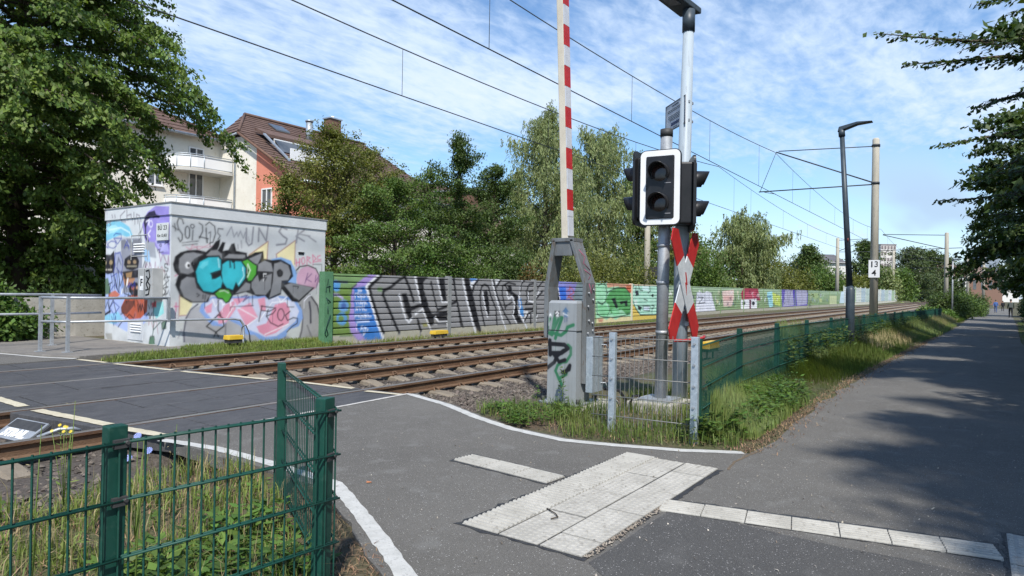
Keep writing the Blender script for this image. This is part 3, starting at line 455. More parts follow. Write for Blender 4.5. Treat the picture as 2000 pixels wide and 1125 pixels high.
[36, 32, 58, 0.023, 13.75, 2.79, 13.76, 2.78, 13.77, 2.77, 13.79, 2.76, 13.82, 2.76, 13.84, 2.77, 13.86, 2.78, 13.86, 2.8, 13.86, 2.81, 13.84, 2.83, 13.82, 2.83, 13.8, 2.83, 13.77, 2.82, 13.76, 2.81],
[44, 42, 68, 0.02, 13.62, 2.09, 13.52, 2.11, 13.57, 2.04, 13.4, 2.05],
[44, 42, 68, 0.017, 13.47, 2.18, 13.47, 2.17, 13.48, 2.17, 13.5, 2.16, 13.51, 2.16, 13.53, 2.17, 13.54, 2.18, 13.55, 2.19, 13.54, 2.2, 13.53, 2.2, 13.52, 2.21, 13.5, 2.21, 13.48, 2.2, 13.47, 2.19],
[44, 42, 68, 0.02, 13.35, 2.21, 13.17, 2.27],
[44, 42, 68, 0.02, 13.33, 2.26, 13.17, 2.2],
[112, 114, 124, 0.019, 16.04, 2.72, 16.2, 2.74, 16.22, 2.69, 16.09, 2.65, 16.19, 2.61],
[112, 114, 124, 0.019, 16.01, 2.62, 15.96, 2.75, 15.89, 2.64],
[112, 114, 124, 0.019, 15.88, 2.73, 15.73, 2.75],
[112, 114, 124, 0.019, 15.82, 2.74, 15.77, 2.65],
[112, 114, 124, 0.019, 15.63, 2.76, 15.71, 2.74, 15.63, 2.69, 15.71, 2.66],
[112, 114, 124, 0.016, 15.96, 2.54, 15.82, 2.57, 15.72, 2.52],
[140, 136, 144, 0.028, 15.54, 2.9, 15.51, 2.84],
[140, 136, 144, 0.028, 15.41, 2.89, 15.39, 2.83],
[140, 136, 144, 0.027, 14.97, 2.95, 15.16, 2.86, 15.15, 2.74, 14.97, 2.73],
[140, 136, 144, 0.027, 14.88, 2.97, 14.87, 2.76],
[140, 136, 144, 0.027, 14.88, 2.85, 14.7, 2.87, 14.68, 2.74],
[140, 136, 144, 0.027, 14.58, 2.9, 14.57, 2.66],
[140, 136, 144, 0.027, 14.45, 2.67, 14.47, 2.86, 14.34, 2.82, 14.32, 2.7],
[154, 130, 168, 0.016, 16.23, 3.03, 16.21, 2.9, 16.11, 3.01, 16.07, 2.89, 15.97, 3.02, 15.94, 2.89, 15.84, 3.01],
[154, 130, 168, 0.016, 15.78, 3.02, 15.76, 2.93],
[68, 70, 76, 0.015, 14.32, 2.5, 14.41, 2.44, 14.29, 2.38, 14.38, 2.32]]
GRAF_WALL = [
[110, 138, 68, 0, 10.38, 1.74, 11.26, 1.76, 11.17, 1.39, 11.09, 0.99, 11.06, 0.22, 10.41, 0.25],
[122, 154, 102, 0, 10.42, 1.72, 11.74, 1.74, 11.5, 1.57, 10.96, 1.38, 10.45, 1.39],
[160, 140, 200, 0, 11.59, 1.73, 11.84, 1.73, 11.5, 1.45, 11.13, 1.39, 11.12, 1.08, 11.13, 0.67, 11.25, 0.37, 11.51, 0.09, 11.23, 0.11, 11.01, 0.32, 10.94, 0.61, 11, 0.92, 11.01, 1.26, 11.08, 1.42, 11.4, 1.64],
[58, 120, 192, 0, 11.1, 1.38, 11.49, 1.44, 11.61, 1.17, 11.77, 0.75, 11.92, 0.47, 12.11, 0.09, 11.49, 0.1, 11.24, 0.37, 11.12, 0.67],
[90, 154, 208, 0, 10.36, 1.39, 10.43, 1.53, 10.53, 1.57, 10.67, 1.5, 10.65, 1.33, 10.54, 1.29],
[106, 156, 204, 0, 10.94, 0.95, 10.93, 0.89, 10.88, 0.84, 10.82, 0.81, 10.75, 0.81, 10.69, 0.84, 10.64, 0.89, 10.62, 0.95, 10.64, 1.02, 10.68, 1.07, 10.74, 1.1, 10.81, 1.1, 10.88, 1.07, 10.92, 1.02],
[74, 106, 168, 0, 10.86, 0.95, 10.85, 0.92, 10.83, 0.89, 10.8, 0.88, 10.77, 0.88, 10.73, 0.89, 10.71, 0.92, 10.7, 0.95, 10.71, 0.99, 10.73, 1.01, 10.76, 1.03, 10.8, 1.03, 10.83, 1.01, 10.85, 0.99],
[90, 148, 196, 0, 10.9, 0.64, 10.89, 0.58, 10.84, 0.52, 10.77, 0.49, 10.7, 0.5, 10.63, 0.53, 10.58, 0.59, 10.57, 0.65, 10.58, 0.72, 10.63, 0.77, 10.69, 0.8, 10.77, 0.8, 10.83, 0.77, 10.88, 0.71],
[106, 138, 74, 0, 10.8, 0.65, 10.79, 0.61, 10.77, 0.59, 10.73, 0.57, 10.69, 0.57, 10.66, 0.59, 10.63, 0.62, 10.62, 0.65, 10.63, 0.69, 10.65, 0.71, 10.69, 0.73, 10.73, 0.73, 10.76, 0.71, 10.79, 0.68],
[180, 168, 216, 0.052, 10.37, 1.09, 10.43, 1.22, 10.59, 1.22, 10.74, 1.14],
[74, 74, 112, 0.052, 10.51, 1.53, 10.89, 1.52],
[58, 58, 70, 0.039, 11.03, 1.38, 11.17, 1.47],
[228, 230, 234, 0.018, 11.34, 1.33, 11.34, 1.32, 11.32, 1.31, 11.3, 1.31, 11.28, 1.31, 11.26, 1.31, 11.24, 1.32, 11.24, 1.33, 11.24, 1.34, 11.26, 1.35, 11.28, 1.36, 11.3, 1.36, 11.32, 1.35, 11.34, 1.34],
[228, 230, 234, 0.016, 11.14, 1.17, 11.14, 1.25, 11.22, 1.25],
[228, 230, 234, 0.016, 11.32, 1.2, 11.32, 1.18, 11.31, 1.17, 11.29, 1.16, 11.27, 1.16, 11.26, 1.17, 11.25, 1.18, 11.24, 1.2, 11.25, 1.22, 11.26, 1.23, 11.27, 1.24, 11.29, 1.24, 11.31, 1.23, 11.32, 1.22],
[228, 230, 234, 0.016, 11.34, 1.16, 11.35, 1.23, 11.39, 1.23, 11.35, 1.2, 11.4, 1.16],
[228, 230, 234, 0.016, 11.48, 1.23, 11.44, 1.22, 11.47, 1.19, 11.43, 1.16],
[228, 230, 234, 0.016, 11.5, 1.24, 11.58, 1.24, 11.54, 1.24, 11.54, 1.16],
[228, 230, 234, 0.016, 11.13, 1.07, 11.24, 1.07, 11.18, 1.07, 11.19, 0.99],
[228, 230, 234, 0.016, 11.32, 1.03, 11.32, 1.02, 11.31, 1, 11.3, 1, 11.28, 1, 11.26, 1, 11.25, 1.02, 11.25, 1.03, 11.25, 1.05, 11.26, 1.06, 11.28, 1.07, 11.29, 1.07, 11.31, 1.06, 11.32, 1.05],
[228, 230, 234, 0.016, 11.4, 1.07, 11.35, 1.06, 11.4, 1.03, 11.35, 1],
[228, 230, 234, 0.016, 11.45, 1.07, 11.46, 0.99, 11.52, 1.07, 11.46, 1.03, 11.53, 0.99],
[228, 230, 234, 0.016, 11.23, 0.92, 11.16, 0.91, 11.22, 0.88, 11.16, 0.84],
[228, 230, 234, 0.016, 11.25, 0.92, 11.35, 0.92, 11.3, 0.92, 11.3, 0.84],
[228, 230, 234, 0.016, 11.38, 0.92, 11.39, 0.84],
[228, 230, 234, 0.016, 11.43, 0.92, 11.45, 0.84, 11.51, 0.84],
[228, 230, 234, 0.018, 11.14, 0.68, 11.16, 0.75, 11.2, 0.7, 11.23, 0.75, 11.26, 0.68],
[228, 230, 234, 0.018, 11.35, 0.71, 11.35, 0.7, 11.34, 0.69, 11.33, 0.68, 11.31, 0.68, 11.3, 0.69, 11.29, 0.7, 11.28, 0.72, 11.29, 0.73, 11.29, 0.74, 11.31, 0.75, 11.32, 0.75, 11.34, 0.74, 11.35, 0.73],
[228, 230, 234, 0.018, 11.44, 0.74, 11.38, 0.73, 11.39, 0.68, 11.44, 0.68, 11.44, 0.71],
[228, 230, 234, 0.018, 11.53, 0.74, 11.48, 0.74, 11.49, 0.68, 11.55, 0.68],
[228, 230, 234, 0.018, 11.48, 0.71, 11.52, 0.71],
[228, 230, 234, 0.018, 11.58, 0.75, 11.59, 0.68, 11.67, 0.68],
[228, 230, 234, 0.013, 11.19, 0.6, 11.62, 0.59],
[228, 230, 234, 0.013, 11.22, 0.55, 11.62, 0.56],
[228, 230, 234, 0.016, 11.35, 0.44, 11.4, 0.44, 11.33, 0.36],
[228, 230, 234, 0.016, 11.44, 0.4, 11.53, 0.4],
[228, 230, 234, 0.016, 11.49, 0.43, 11.49, 0.35],
[228, 230, 234, 0, 11.58, 0.35, 11.58, 0.35, 11.58, 0.35, 11.57, 0.34, 11.56, 0.34, 11.56, 0.35, 11.55, 0.35, 11.55, 0.36, 11.55, 0.36, 11.56, 0.36, 11.56, 0.37, 11.57, 0.37, 11.57, 0.36, 11.58, 0.36],
[228, 230, 234, 0.059, 11.92, 1.74, 11.68, 1.57, 11.49, 1.43, 11.58, 1.21, 11.71, 0.92, 11.84, 0.62, 12.08, 0.12],
[23, 23, 28, 0.088, 11.97, 1.69, 11.77, 1.54, 11.6, 1.42, 11.69, 1.15, 11.86, 0.77, 12.1, 0.26],
[23, 23, 28, 0.085, 12.84, 1.71, 12.62, 1.6, 12.36, 1.43, 12.08, 1.32, 12.07, 1.23, 12.2, 1, 12.41, 0.66, 12.66, 0.24],
[23, 23, 28, 0.088, 12.87, 1.68, 13.01, 1.47, 13.22, 1.06],
[106, 138, 92, 0, 11.89, 1.41, 12.05, 1.41, 12.03, 1.3, 11.89, 1.32],
[23, 23, 28, 0, 12.74, 1.26, 12.93, 1.27, 13.1, 0.9, 13.16, 0.63, 13.06, 0.55, 12.92, 0.75],
[228, 230, 234, 0.047, 12.66, 1.23, 12.81, 0.83, 12.91, 0.61, 13.04, 0.49, 13.17, 0.6],
[228, 230, 234, 0.059, 13.24, 1.72, 13.38, 1.35, 13.49, 1.02],
[23, 23, 28, 0, 13.32, 1.71, 13.76, 1.72, 13.58, 1.57, 13.62, 1.34, 13.77, 1.05, 13.84, 0.85, 14.03, 0.65, 14.06, 0.4, 13.85, 0.35, 13.63, 0.73, 13.48, 1.12, 13.38, 1.45],
[23, 23, 28, 0.061, 13.9, 1.59, 14.04, 1.18, 14.19, 0.81],
[228, 230, 234, 0.045, 14.13, 1.73, 14.29, 1.32, 14.39, 1.03, 14.61, 1.03],
[23, 23, 28, 0, 14.22, 1.7, 14.47, 1.7, 14.58, 1.07, 14.45, 1.04, 14.35, 1.22],
[23, 23, 28, 0.109, 13.08, 0.84, 13.54, 0.96],
[23, 23, 28, 0.084, 14.21, 0.81, 14.59, 0.9, 15.01, 1.03],
[23, 23, 28, 0.145, 13.97, 0.63, 14.69, 0.71],
[23, 23, 28, 0, 14.09, 0.6, 14.72, 0.61, 14.73, 0.38, 14.22, 0.39],
[228, 230, 234, 0.048, 13.29, 0.7, 13.57, 0.84, 13.73, 0.57, 13.92, 0.26],
[228, 230, 234, 0.054, 14.11, 0.6, 14.25, 0.46, 14.63, 0.46, 14.65, 0.28],
[23, 23, 28, 0.089, 13.39, 0.54, 13.5, 0.26],
[23, 23, 28, 0.064, 14.89, 1.71, 15, 1.22, 15.26, 0.32],
[138, 138, 90, 0, 13.58, 0.44, 13.79, 0.45, 13.79, 0.35, 13.61, 0.35],
[23, 23, 28, 0.058, 14.85, 1.71, 15.01, 1.17, 15.34, 0.29],
[23, 23, 28, 0.054, 14.8, 0.97, 15.01, 1.02],
[228, 230, 234, 0.064, 15.28, 1.73, 15.51, 1.08, 15.95, 0.08],
[23, 23, 28, 0, 15.35, 1.73, 15.59, 1.74, 15.85, 1.13, 16.18, 0.26, 16.24, 0.08, 16.03, 0.09, 15.63, 0.9],
[90, 142, 208, 0, 15.61, 1.73, 16.04, 1.74, 15.78, 1.54],
[228, 230, 234, 0, 15.65, 1.6, 15.98, 1.7, 15.71, 1.43],
[23, 23, 28, 0.079, 16.04, 1.69, 15.84, 1.5, 15.8, 1.34],
[23, 23, 28, 0.067, 16.41, 0.29, 16.22, 0.8, 16.15, 1.22, 16.22, 1.48, 16.38, 1.55, 16.58, 1.49, 16.7, 1.22, 17, 0.79, 17.06, 0.3],
[23, 23, 28, 0, 16.32, 1.34, 16.52, 1.38, 16.63, 0.98, 16.66, 0.65, 16.56, 0.58, 16.39, 0.98],
[228, 230, 234, 0.043, 16.28, 1.3, 16.43, 0.84, 16.56, 0.55],
[228, 230, 234, 0.054, 16.73, 1.73, 16.95, 1.25, 17.26, 0.63, 17.53, 0.13],
[23, 23, 28, 0.069, 16.83, 1.71, 17.07, 1.17, 17.47, 0.63, 17.8, 0.31],
[228, 230, 234, 0, 16.89, 1.71, 17.18, 1.73, 16.98, 1.55],
[23, 23, 28, 0.068, 17.23, 1.72, 17.02, 1.49],
[23, 23, 28, 0.065, 17.51, 0.78, 17.32, 1.27, 17.34, 1.52, 17.66, 1.64, 18.06, 1.58],
[23, 23, 28, 0.065, 17.49, 1.55, 17.66, 1.35],
[23, 23, 28, 0, 17.62, 1.55, 17.83, 1.55, 17.88, 1.35, 18.25, 1.2, 18.17, 0.87, 18.31, 0.56, 18.55, 0.3, 18.14, 0.3, 17.9, 0.67, 18.08, 0.92, 18.02, 1.13, 17.67, 1.3],
[228, 230, 234, 0.05, 17.58, 1.32, 17.67, 1.1, 17.89, 1.2, 18.05, 0.92, 17.95, 0.57, 18.18, 0.29],
[23, 23, 28, 0.055, 17.51, 0.85, 17.89, 1],
[228, 230, 234, 0.046, 18.48, 1.77, 18.35, 1.46, 18.32, 1.2],
[74, 140, 200, 0, 18.25, 1.1, 18.41, 1.13, 18.49, 0.87, 18.63, 0.66, 18.59, 0.5, 18.36, 0.56],
[228, 230, 234, 0.057, 18.29, 1.18, 18.39, 0.87, 18.29, 0.67, 18.55, 0.4, 18.77, 0.11],
[228, 230, 234, 0.057, 18.59, 0.66, 18.82, 0.66, 18.59, 0.4],
[23, 23, 28, 0.067, 18.65, 1.77, 18.42, 1.61, 18.38, 1.36],
[23, 23, 28, 0.068, 19.27, 1.65, 18.89, 1.59, 18.73, 1.36, 18.81, 1.05, 18.67, 0.92, 19.1, 0.94, 19.78, 1.37],
[23, 23, 28, 0.063, 19.13, 1.39, 18.85, 1.33, 18.9, 1.07],
[228, 230, 234, 0.047, 18.85, 1.31, 18.86, 1.05, 19.15, 0.99, 19.58, 1.39],
[23, 23, 28, 0.064, 19.77, 1.72, 19.43, 1.47],
[58, 58, 66, 0, 19.17, 1.73, 19.42, 1.6, 19.28, 1.5],
[23, 23, 28, 0, 19.15, 0.89, 19.39, 0.96, 19.41, 0.54, 19.31, 0.41, 19.18, 0.6],
[228, 230, 234, 0.048, 18.92, 0.55, 19.11, 0.65, 19.36, 0.39, 19.43, 0.51],
[23, 23, 28, 0.068, 18.64, 0.35, 18.87, 0.6, 19.16, 0.68],
[23, 23, 28, 0.089, 18.68, 0.76, 19.15, 0.76],
[23, 23, 28, 0.089, 19.02, 0.55, 19.02, 0.28],
[23, 23, 28, 0, 20.29, 1.78, 20.71, 1.79, 20.95, 1.12, 21.02, 0.73, 20.53, 0.74],
[228, 230, 234, 0.05, 20.71, 1.76, 20.89, 1.35, 21.05, 0.73],
[138, 142, 208, 0, 20.8, 1.74, 21.84, 1.76, 21.93, 0.71, 21.08, 0.73],
[58, 112, 208, 0, 20.86, 1.51, 21.41, 1.55, 21.49, 1.06, 21.08, 0.73, 21.01, 1.09],
[142, 138, 200, 0, 21.41, 1.69, 22.41, 1.71, 22.45, 0.71, 21.5, 0.72],
[122, 138, 144, 0, 22.34, 1.77, 23.41, 1.79, 23.68, 0.14, 21.52, 0.21],
[184, 90, 90, 0.041, 21.54, 1.38, 21.84, 1.53, 22.1, 1.35, 21.61, 1.18, 22.11, 1.03],
[184, 90, 90, 0.035, 21.72, 1.58, 21.8, 0.98],
[138, 106, 80, 0.04, 21.49, 1.12, 22.11, 1.18],
[200, 180, 140, 0, 23.48, 1.79, 23.87, 1.8, 23.93, 0.13, 23.65, 0.14],
[42, 34, 40, 0.055, 23.59, 1.52, 23.78, 1.4, 23.64, 1.24, 23.86, 1.09, 23.69, 0.87, 23.8, 0.69],
[164, 220, 182, 0, 24, 1.75, 27.77, 1.75, 27.84, 0.11, 24.06, 0.1],
[216, 160, 132, 0, 24.96, 1.77, 27.77, 1.77, 27.79, 1.3, 27.08, 1.47, 26.23, 1.62, 25.12, 1.55],
[192, 106, 74, 0, 27.07, 1.67, 27.73, 1.68, 27.66, 1.33, 27.26, 1.4],
[88, 160, 94, 0, 25.14, 1.22, 25.44, 1.42, 26.24, 1.56, 26.99, 1.57, 27.53, 1.3, 27.63, 0.95, 27.61, 0.47, 27.3, 0.34, 26.61, 0.62, 25.48, 0.44, 25.31, 0.84, 24.92, 0.97],
[138, 208, 156, 0, 24.18, 0.85, 24.92, 0.84, 25.39, 0.64, 25.32, 0.38, 24.71, 0.33, 24.26, 0.53],
[138, 208, 156, 0, 25.55, 0.64, 26.27, 0.69, 26.45, 0.42, 25.8, 0.34],
[32, 38, 42, 0.051, 24.22, 1.63, 24.66, 1.75, 24.97, 1.61, 25.06, 1.29, 24.92, 0.97, 24.62, 0.84, 24.17, 0.97],
[32, 38, 42, 0.046, 25.06, 1.32, 25.44, 1.44, 26.24, 1.57, 26.99, 1.58, 27.52, 1.33, 27.67, 0.95, 27.61, 0.4, 26.62, 0.32, 25.64, 0.28, 24.57, 0.34, 24.16, 0.47, 24.1, 0.91],
[32, 38, 42, 0.046, 25.74, 1.72, 25.75, 1.52],
[32, 38, 42, 0, 25.53, 1.09, 25.93, 1.13, 26.27, 0.69, 26.03, 0.66],
[32, 38, 42, 0, 26.43, 0.96, 27.27, 1.02, 27.29, 0.75, 27.03, 0.75, 26.93, 0.89, 26.51, 0.82],
[32, 38, 42, 0.032, 25.23, 0.84, 25.39, 0.58, 25.17, 0.39],
[224, 210, 164, 0, 24.06, 0.29, 24.57, 0.32, 25.02, 0.2, 25.48, 0.31, 25.97, 0.17, 26.54, 0.29, 27.66, 0.29, 27.8, 0.08, 24.06, 0.07],
[200, 148, 120, 0, 24.2, 0.27, 24.72, 0.25, 24.65, 0.11, 24.28, 0.13],
[180, 224, 204, 0, 27.77, 1.75, 32.44, 1.81, 32.52, 0.29, 28.76, 0.3, 28.18, 0.67, 27.81, 0.88],
[220, 192, 96, 0, 27.79, 0.88, 28.18, 0.7, 28.76, 0.3, 32.52, 0.25, 32.53, -0.02, 27.85, 0.05],
[232, 204, 176, 0, 27.95, 1.79, 32.44, 1.81, 32.45, 1.71, 28.05, 1.68],
[30, 34, 38, 0.058, 27.96, 1.68, 27.74, 1.44, 27.85, 1.02, 28.28, 0.6, 28.85, 0.32, 30.55, 0.28, 32.29, 0.3],
[30, 34, 38, 0.05, 28.51, 1.73, 28.71, 1.48, 29.09, 1.45],
[30, 34, 38, 0.051, 29.08, 1.77, 29.47, 1.59, 29.97, 1.67, 30.08, 1.45, 29.78, 1.34],
[30, 34, 38, 0.061, 30.9, 1.76, 31.12, 1.54, 31.39, 1.73],
[30, 34, 38, 0, 28.15, 1.44, 28.52, 1.44, 28.62, 1.23, 28.25, 1.19],
[30, 34, 38, 0, 30.55, 1.23, 30.53, 1.19, 30.49, 1.17, 30.42, 1.15, 30.35, 1.15, 30.28, 1.17, 30.23, 1.19, 30.21, 1.22, 30.23, 1.26, 30.27, 1.28, 30.34, 1.3, 30.41, 1.3, 30.48, 1.28, 30.53, 1.26],
[30, 34, 38, 0.046, 31.58, 1.16, 31.15, 1.01, 31.59, 0.85],
[30, 34, 38, 0.044, 29.3, 1.05, 29.7, 0.98],
[30, 34, 38, 0.044, 29.12, 0.73, 30.11, 0.71, 30.02, 0.49, 29.23, 0.53, 29.12, 0.73],
[30, 34, 38, 0, 28.46, 0.77, 29.03, 0.69, 28.84, 0.51, 28.56, 0.59],
[30, 34, 38, 0.052, 30.32, 0.75, 30.63, 0.71, 30.53, 0.6, 30.32, 0.6, 30.34, 0.34],
[212, 236, 234, 0, 28.99, 1.66, 29.87, 1.67, 29.88, 1.45, 29.09, 1.48],
[216, 228, 240, 0, 29.22, 0.69, 30.01, 0.68, 29.97, 0.53, 29.28, 0.54],
[30, 34, 38, 0.039, 31.91, 1.2, 32.03, 0.92, 31.82, 0.69],
[226, 228, 238, 0, 37.24, 0.25, 37.44, 1.41, 38.14, 1.44, 38.69, 1.36, 39.34, 1.5, 40.31, 1.42, 41.05, 0.63, 41.49, 0.16],
[60, 64, 76, 0.054, 37.63, 1.14, 38.71, 1.12, 37.82, 0.77, 39.09, 0.81],
[80, 84, 95, 0.049, 39.06, 1.42, 39, 0.81],
[80, 84, 95, 0.05, 39.92, 1.31, 39.94, 0.98],
[80, 84, 95, 0.042, 37.44, 1.41, 37.3, 0.77],
[216, 216, 176, 0, 41.44, 0.97, 41.96, 0.97, 41.97, 0.73, 41.56, 0.74],
[228, 204, 196, 0, 42.79, 1.5, 45.3, 1.64, 45.43, 1.08, 44.94, 0.53, 43.15, 0.52],
[220, 180, 172, 0, 43.11, 1.2, 45.11, 1.2, 44.92, 0.9, 43.13, 0.9],
[168, 58, 82, 0, 47.04, 1.4, 47.69, 1.79, 51.33, 1.87, 52.17, 0.86, 47.29, 0.95],
[192, 86, 108, 0, 48.17, 1.47, 50.83, 1.55, 50.86, 1.14, 48.19, 1.11],
[236, 236, 240, 0, 47.06, 0.95, 51.12, 1.01, 51.3, 0.11, 47.11, 0.18],
[42, 42, 52, 0, 48.17, 0.69, 48.14, 0.62, 48.04, 0.57, 47.89, 0.55, 47.73, 0.55, 47.58, 0.58, 47.48, 0.63, 47.44, 0.69, 47.47, 0.75, 47.57, 0.8, 47.71, 0.83, 47.87, 0.83, 48.02, 0.8, 48.13, 0.75],
[42, 42, 52, 0, 50.66, 0.67, 50.62, 0.6, 50.51, 0.55, 50.35, 0.52, 50.18, 0.52, 50.02, 0.56, 49.9, 0.61, 49.86, 0.67, 49.9, 0.74, 50, 0.79, 50.16, 0.81, 50.34, 0.81, 50.5, 0.78, 50.61, 0.73],
[106, 42, 72, 0, 49.14, 0.94, 49.63, 0.94, 49.67, 0.14, 49.19, 0.15],
[196, 212, 106, 0, 53.63, 1.43, 55.78, 1.51, 58.59, 1.22, 58.64, 0.37, 56.14, 0.55, 55.81, 1.07],
[164, 216, 224, 0, 54.05, 1.5, 55.78, 1.59, 56.15, 0.4, 54.98, 0.27],
[58, 106, 138, 0.087, 54.07, 1.14, 55.51, 1.18],
[52, 76, 92, 0.103, 54.69, 0.27, 56.46, 0.28],
[230, 224, 138, 0.075, 56.69, 1.37, 57.05, 0.62],
[108, 96, 180, 0, 58.87, 1.84, 63.39, 1.93, 69.86, 1.87, 69.76, 0.25, 59.31, 0.25],
[176, 174, 200, 0, 60.21, 1.7, 63.04, 1.72, 63.68, 0.4, 59.63, 0.32],
[180, 178, 202, 0, 64.53, 1.73, 69.43, 1.73, 69.31, 0.43, 65.02, 0.34],
[74, 68, 80, 0.08, 61.08, 1.55, 61.5, 0.5],
[74, 68, 80, 0.081, 62.49, 1.72, 61.66, 0.74],
[90, 84, 112, 0.069, 66.91, 1.67, 67.21, 0.36],
[88, 72, 176, 0, 63.21, 1.89, 64.52, 1.9, 64.4, 0.98, 63.45, 1.06],
[164, 184, 132, 0, 72.62, 1.52, 75.04, 1.53, 75.08, 1.05, 73.14, 0.87],
[200, 208, 164, 0, 81.52, 1.25, 86.4, 1.26, 86.49, 0.17, 81.61, 0.22],
[192, 204, 144, 0, 75.59, 0.96, 77.14, 0.95, 77.17, 0.56, 75.88, 0.57],
[207, 226, 234, 0, 89.66, 1.94, 93.92, 2.33, 94.11, 0.33, 88.45, 0.37],
[224, 192, 176, 0, 96.96, 2.61, 101.98, 2.17, 103.9, 0.64, 97.94, 0.79],
[216, 228, 204, 0, 106.48, 2.21, 110.36, 2.25, 109.52, 0.89, 106.63, 0.89]]
GRAF_CABINET = [
[47, 107, 76, 0.044, 4.23, 1.06, 4.26, 1.01, 4.26, 0.9, 4.19, 0.87, 4.16, 1.06, 4.14, 1.13, 4.17, 0.93, 4.09, 1.08, 4.05, 1.08, 4.11, 0.93, 4.14, 0.83],
[47, 107, 76, 0.044, 4.21, 0.9, 4.06, 0.87, 3.99, 0.92, 3.97, 0.97, 3.89, 1],
[47, 107, 76, 0.039, 3.96, 0.76, 3.92, 0.73, 3.92, 0.65, 3.98, 0.56, 4.04, 0.55, 4.1, 0.51, 4.13, 0.44, 4.08, 0.35, 3.98, 0.41, 3.96, 0.48],
[47, 107, 76, 0.044, 4.08, 0.36, 4.04, 0.28],
[21, 21, 26, 0.054, 4.22, 0.8, 4.21, 0.63],
[21, 21, 26, 0.054, 4.25, 0.76, 4.01, 0.76, 3.96, 0.72, 4.05, 0.66, 4.19, 0.65],
[21, 21, 26, 0.049, 4.02, 0.69, 4.11, 0.62, 4.15, 0.54, 4.27, 0.45],
[21, 21, 26, 0.049, 4.17, 0.65, 4.08, 0.55, 4, 0.58],
[21, 21, 26, 0.048, 3.99, 0.43, 3.93, 0.52, 3.94, 0.47, 4.03, 0.43],
[21, 21, 26, 0, 4.16, 1.16, 4.08, 1.16, 4.08, 1.09, 4.16, 1.09],
[244, 244, 244, 0.011, 4.14, 1.13, 4.12, 1.15, 4.1, 1.13, 4.13, 1.1, 4.1, 1.1],
[74, 106, 140, 0, 4, 1.21, 3.95, 1.15, 3.98, 1.15, 3.97, 1.09, 4.02, 1.09, 4.02, 1.15, 4.05, 1.15],
[60, 84, 116, 0.008, 4.01, 1.09, 4.01, 1.03],
[60, 84, 116, 0.008, 3.98, 1.09, 3.98, 1.04],
[216, 220, 224, 0.008, 4.03, 1.13, 3.97, 1.11],
[232, 236, 236, 0, 4.24, 1.1, 4.22, 1.13, 4.2, 1.1]]
# ---------------------------------------------------------------- materials of the setting
M_asph = mat('asphalt', (.107, .101, .091), (.156, .148, .134), scale=.6, rough=.88, bump=.6, bscale=160, c3=(.165, .160, .148), detail=8, lo=.3, hi=.75)
def speckle(m, scale, col, th):
    """light grains in the surface"""
    nt = m.node_tree; N = nt.nodes.new; L = nt.links.new; b = nt.nodes['Principled BSDF']; old = b.inputs['Base Color'].links[0].from_socket
    v = N('ShaderNodeTexVoronoi'); v.inputs['Scale'].default_value = scale; g = N('ShaderNodeNewGeometry'); L(g.outputs['Position'], v.inputs['Vector'])
    lt = N('ShaderNodeMath'); lt.operation = 'LESS_THAN'; lt.inputs[1].default_value = .34; L(v.outputs['Distance'], lt.inputs[0])
    sp = N('ShaderNodeSeparateColor'); L(v.outputs['Color'], sp.inputs[0]); gt = N('ShaderNodeMath'); gt.operation = 'GREATER_THAN'; gt.inputs[1].default_value = th; L(sp.outputs[0], gt.inputs[0])
    mu = N('ShaderNodeMath'); mu.operation = 'MULTIPLY'; L(lt.outputs[0], mu.inputs[0]); L(gt.outputs[0], mu.inputs[1])
    mx = N('ShaderNodeMixRGB'); L(mu.outputs[0], mx.inputs[0]); L(old, mx.inputs[1]); mx.inputs[2].default_value = (*col, 1); L(mx.outputs[0], b.inputs['Base Color'])
speckle(M_asph, 260, (.045, .044, .042), .62); speckle(M_asph, 230, (.27, .26, .245), .70); speckle(M_asph, 110, (.42, .41, .39), .93)
M_asph2 = mat('pavement asphalt', (.15, .14, .13), (.20, .185, .165), scale=2.5, rough=.9, bump=.4, bscale=120, c3=(.24, .22, .2))
M_earth = mat('earth', (.085, .062, .042), (.07, .085, .03), scale=.9, rough=.95, bump=.5, bscale=20, c3=(.13, .10, .07))
M_paint = mat('road paint', (.42, .42, .40), (.52, .52, .50), scale=9, rough=.75, bump=.3, bscale=150, c3=(.33, .33, .32))
M_yell = mat('aged road paint', (.46, .41, .29), (.56, .51, .39), scale=7, rough=.75, bump=.3, bscale=150, c3=(.4, .37, .3))
M_rubber = mat('rubber panel', (.054, .054, .057), (.084, .083, .086), scale=3.5, rough=.62, bump=.35, bscale=90, c3=(.11, .11, .115), stretch=(1, 3, 1))
M_rust = mat('rail steel rust', (.105, .055, .030), (.16, .10, .06), scale=5, rough=.8, bump=.3, bscale=60, stretch=(.6, 2, 2), c3=(.08, .05, .035))
M_top = mat('rail running surface', (.26, .24, .215), (.36, .335, .30), scale=4, rough=.34, metal=.6, stretch=(.3, 6, 1))
M_slp = mat('sleeper concrete', (.17, .142, .108), (.24, .205, .158), scale=5, rough=.92, bump=.5, bscale=60, c3=(.22, .18, .13))
M_bal = mat('ballast', (.050, .041, .034), (.11, .094, .08), scale=26, rough=.95, bump=1.0, bscale=38, c3=(.045, .037, .031), detail=3)
M_stone = mat('ballast stone', (.088, .073, .061), (.135, .116, .098), scale=3, rough=.95, island=.55)
M_tile = mat('tactile tile', (.335, .322, .288), (.43, .415, .375), scale=4, rough=.8, bump=.25, bscale=140, c3=(.27, .255, .225))
M_tar = mat('bitumen joint', (.022, .022, .024), (.045, .045, .045), scale=14, rough=.55, bump=.5, bscale=60)
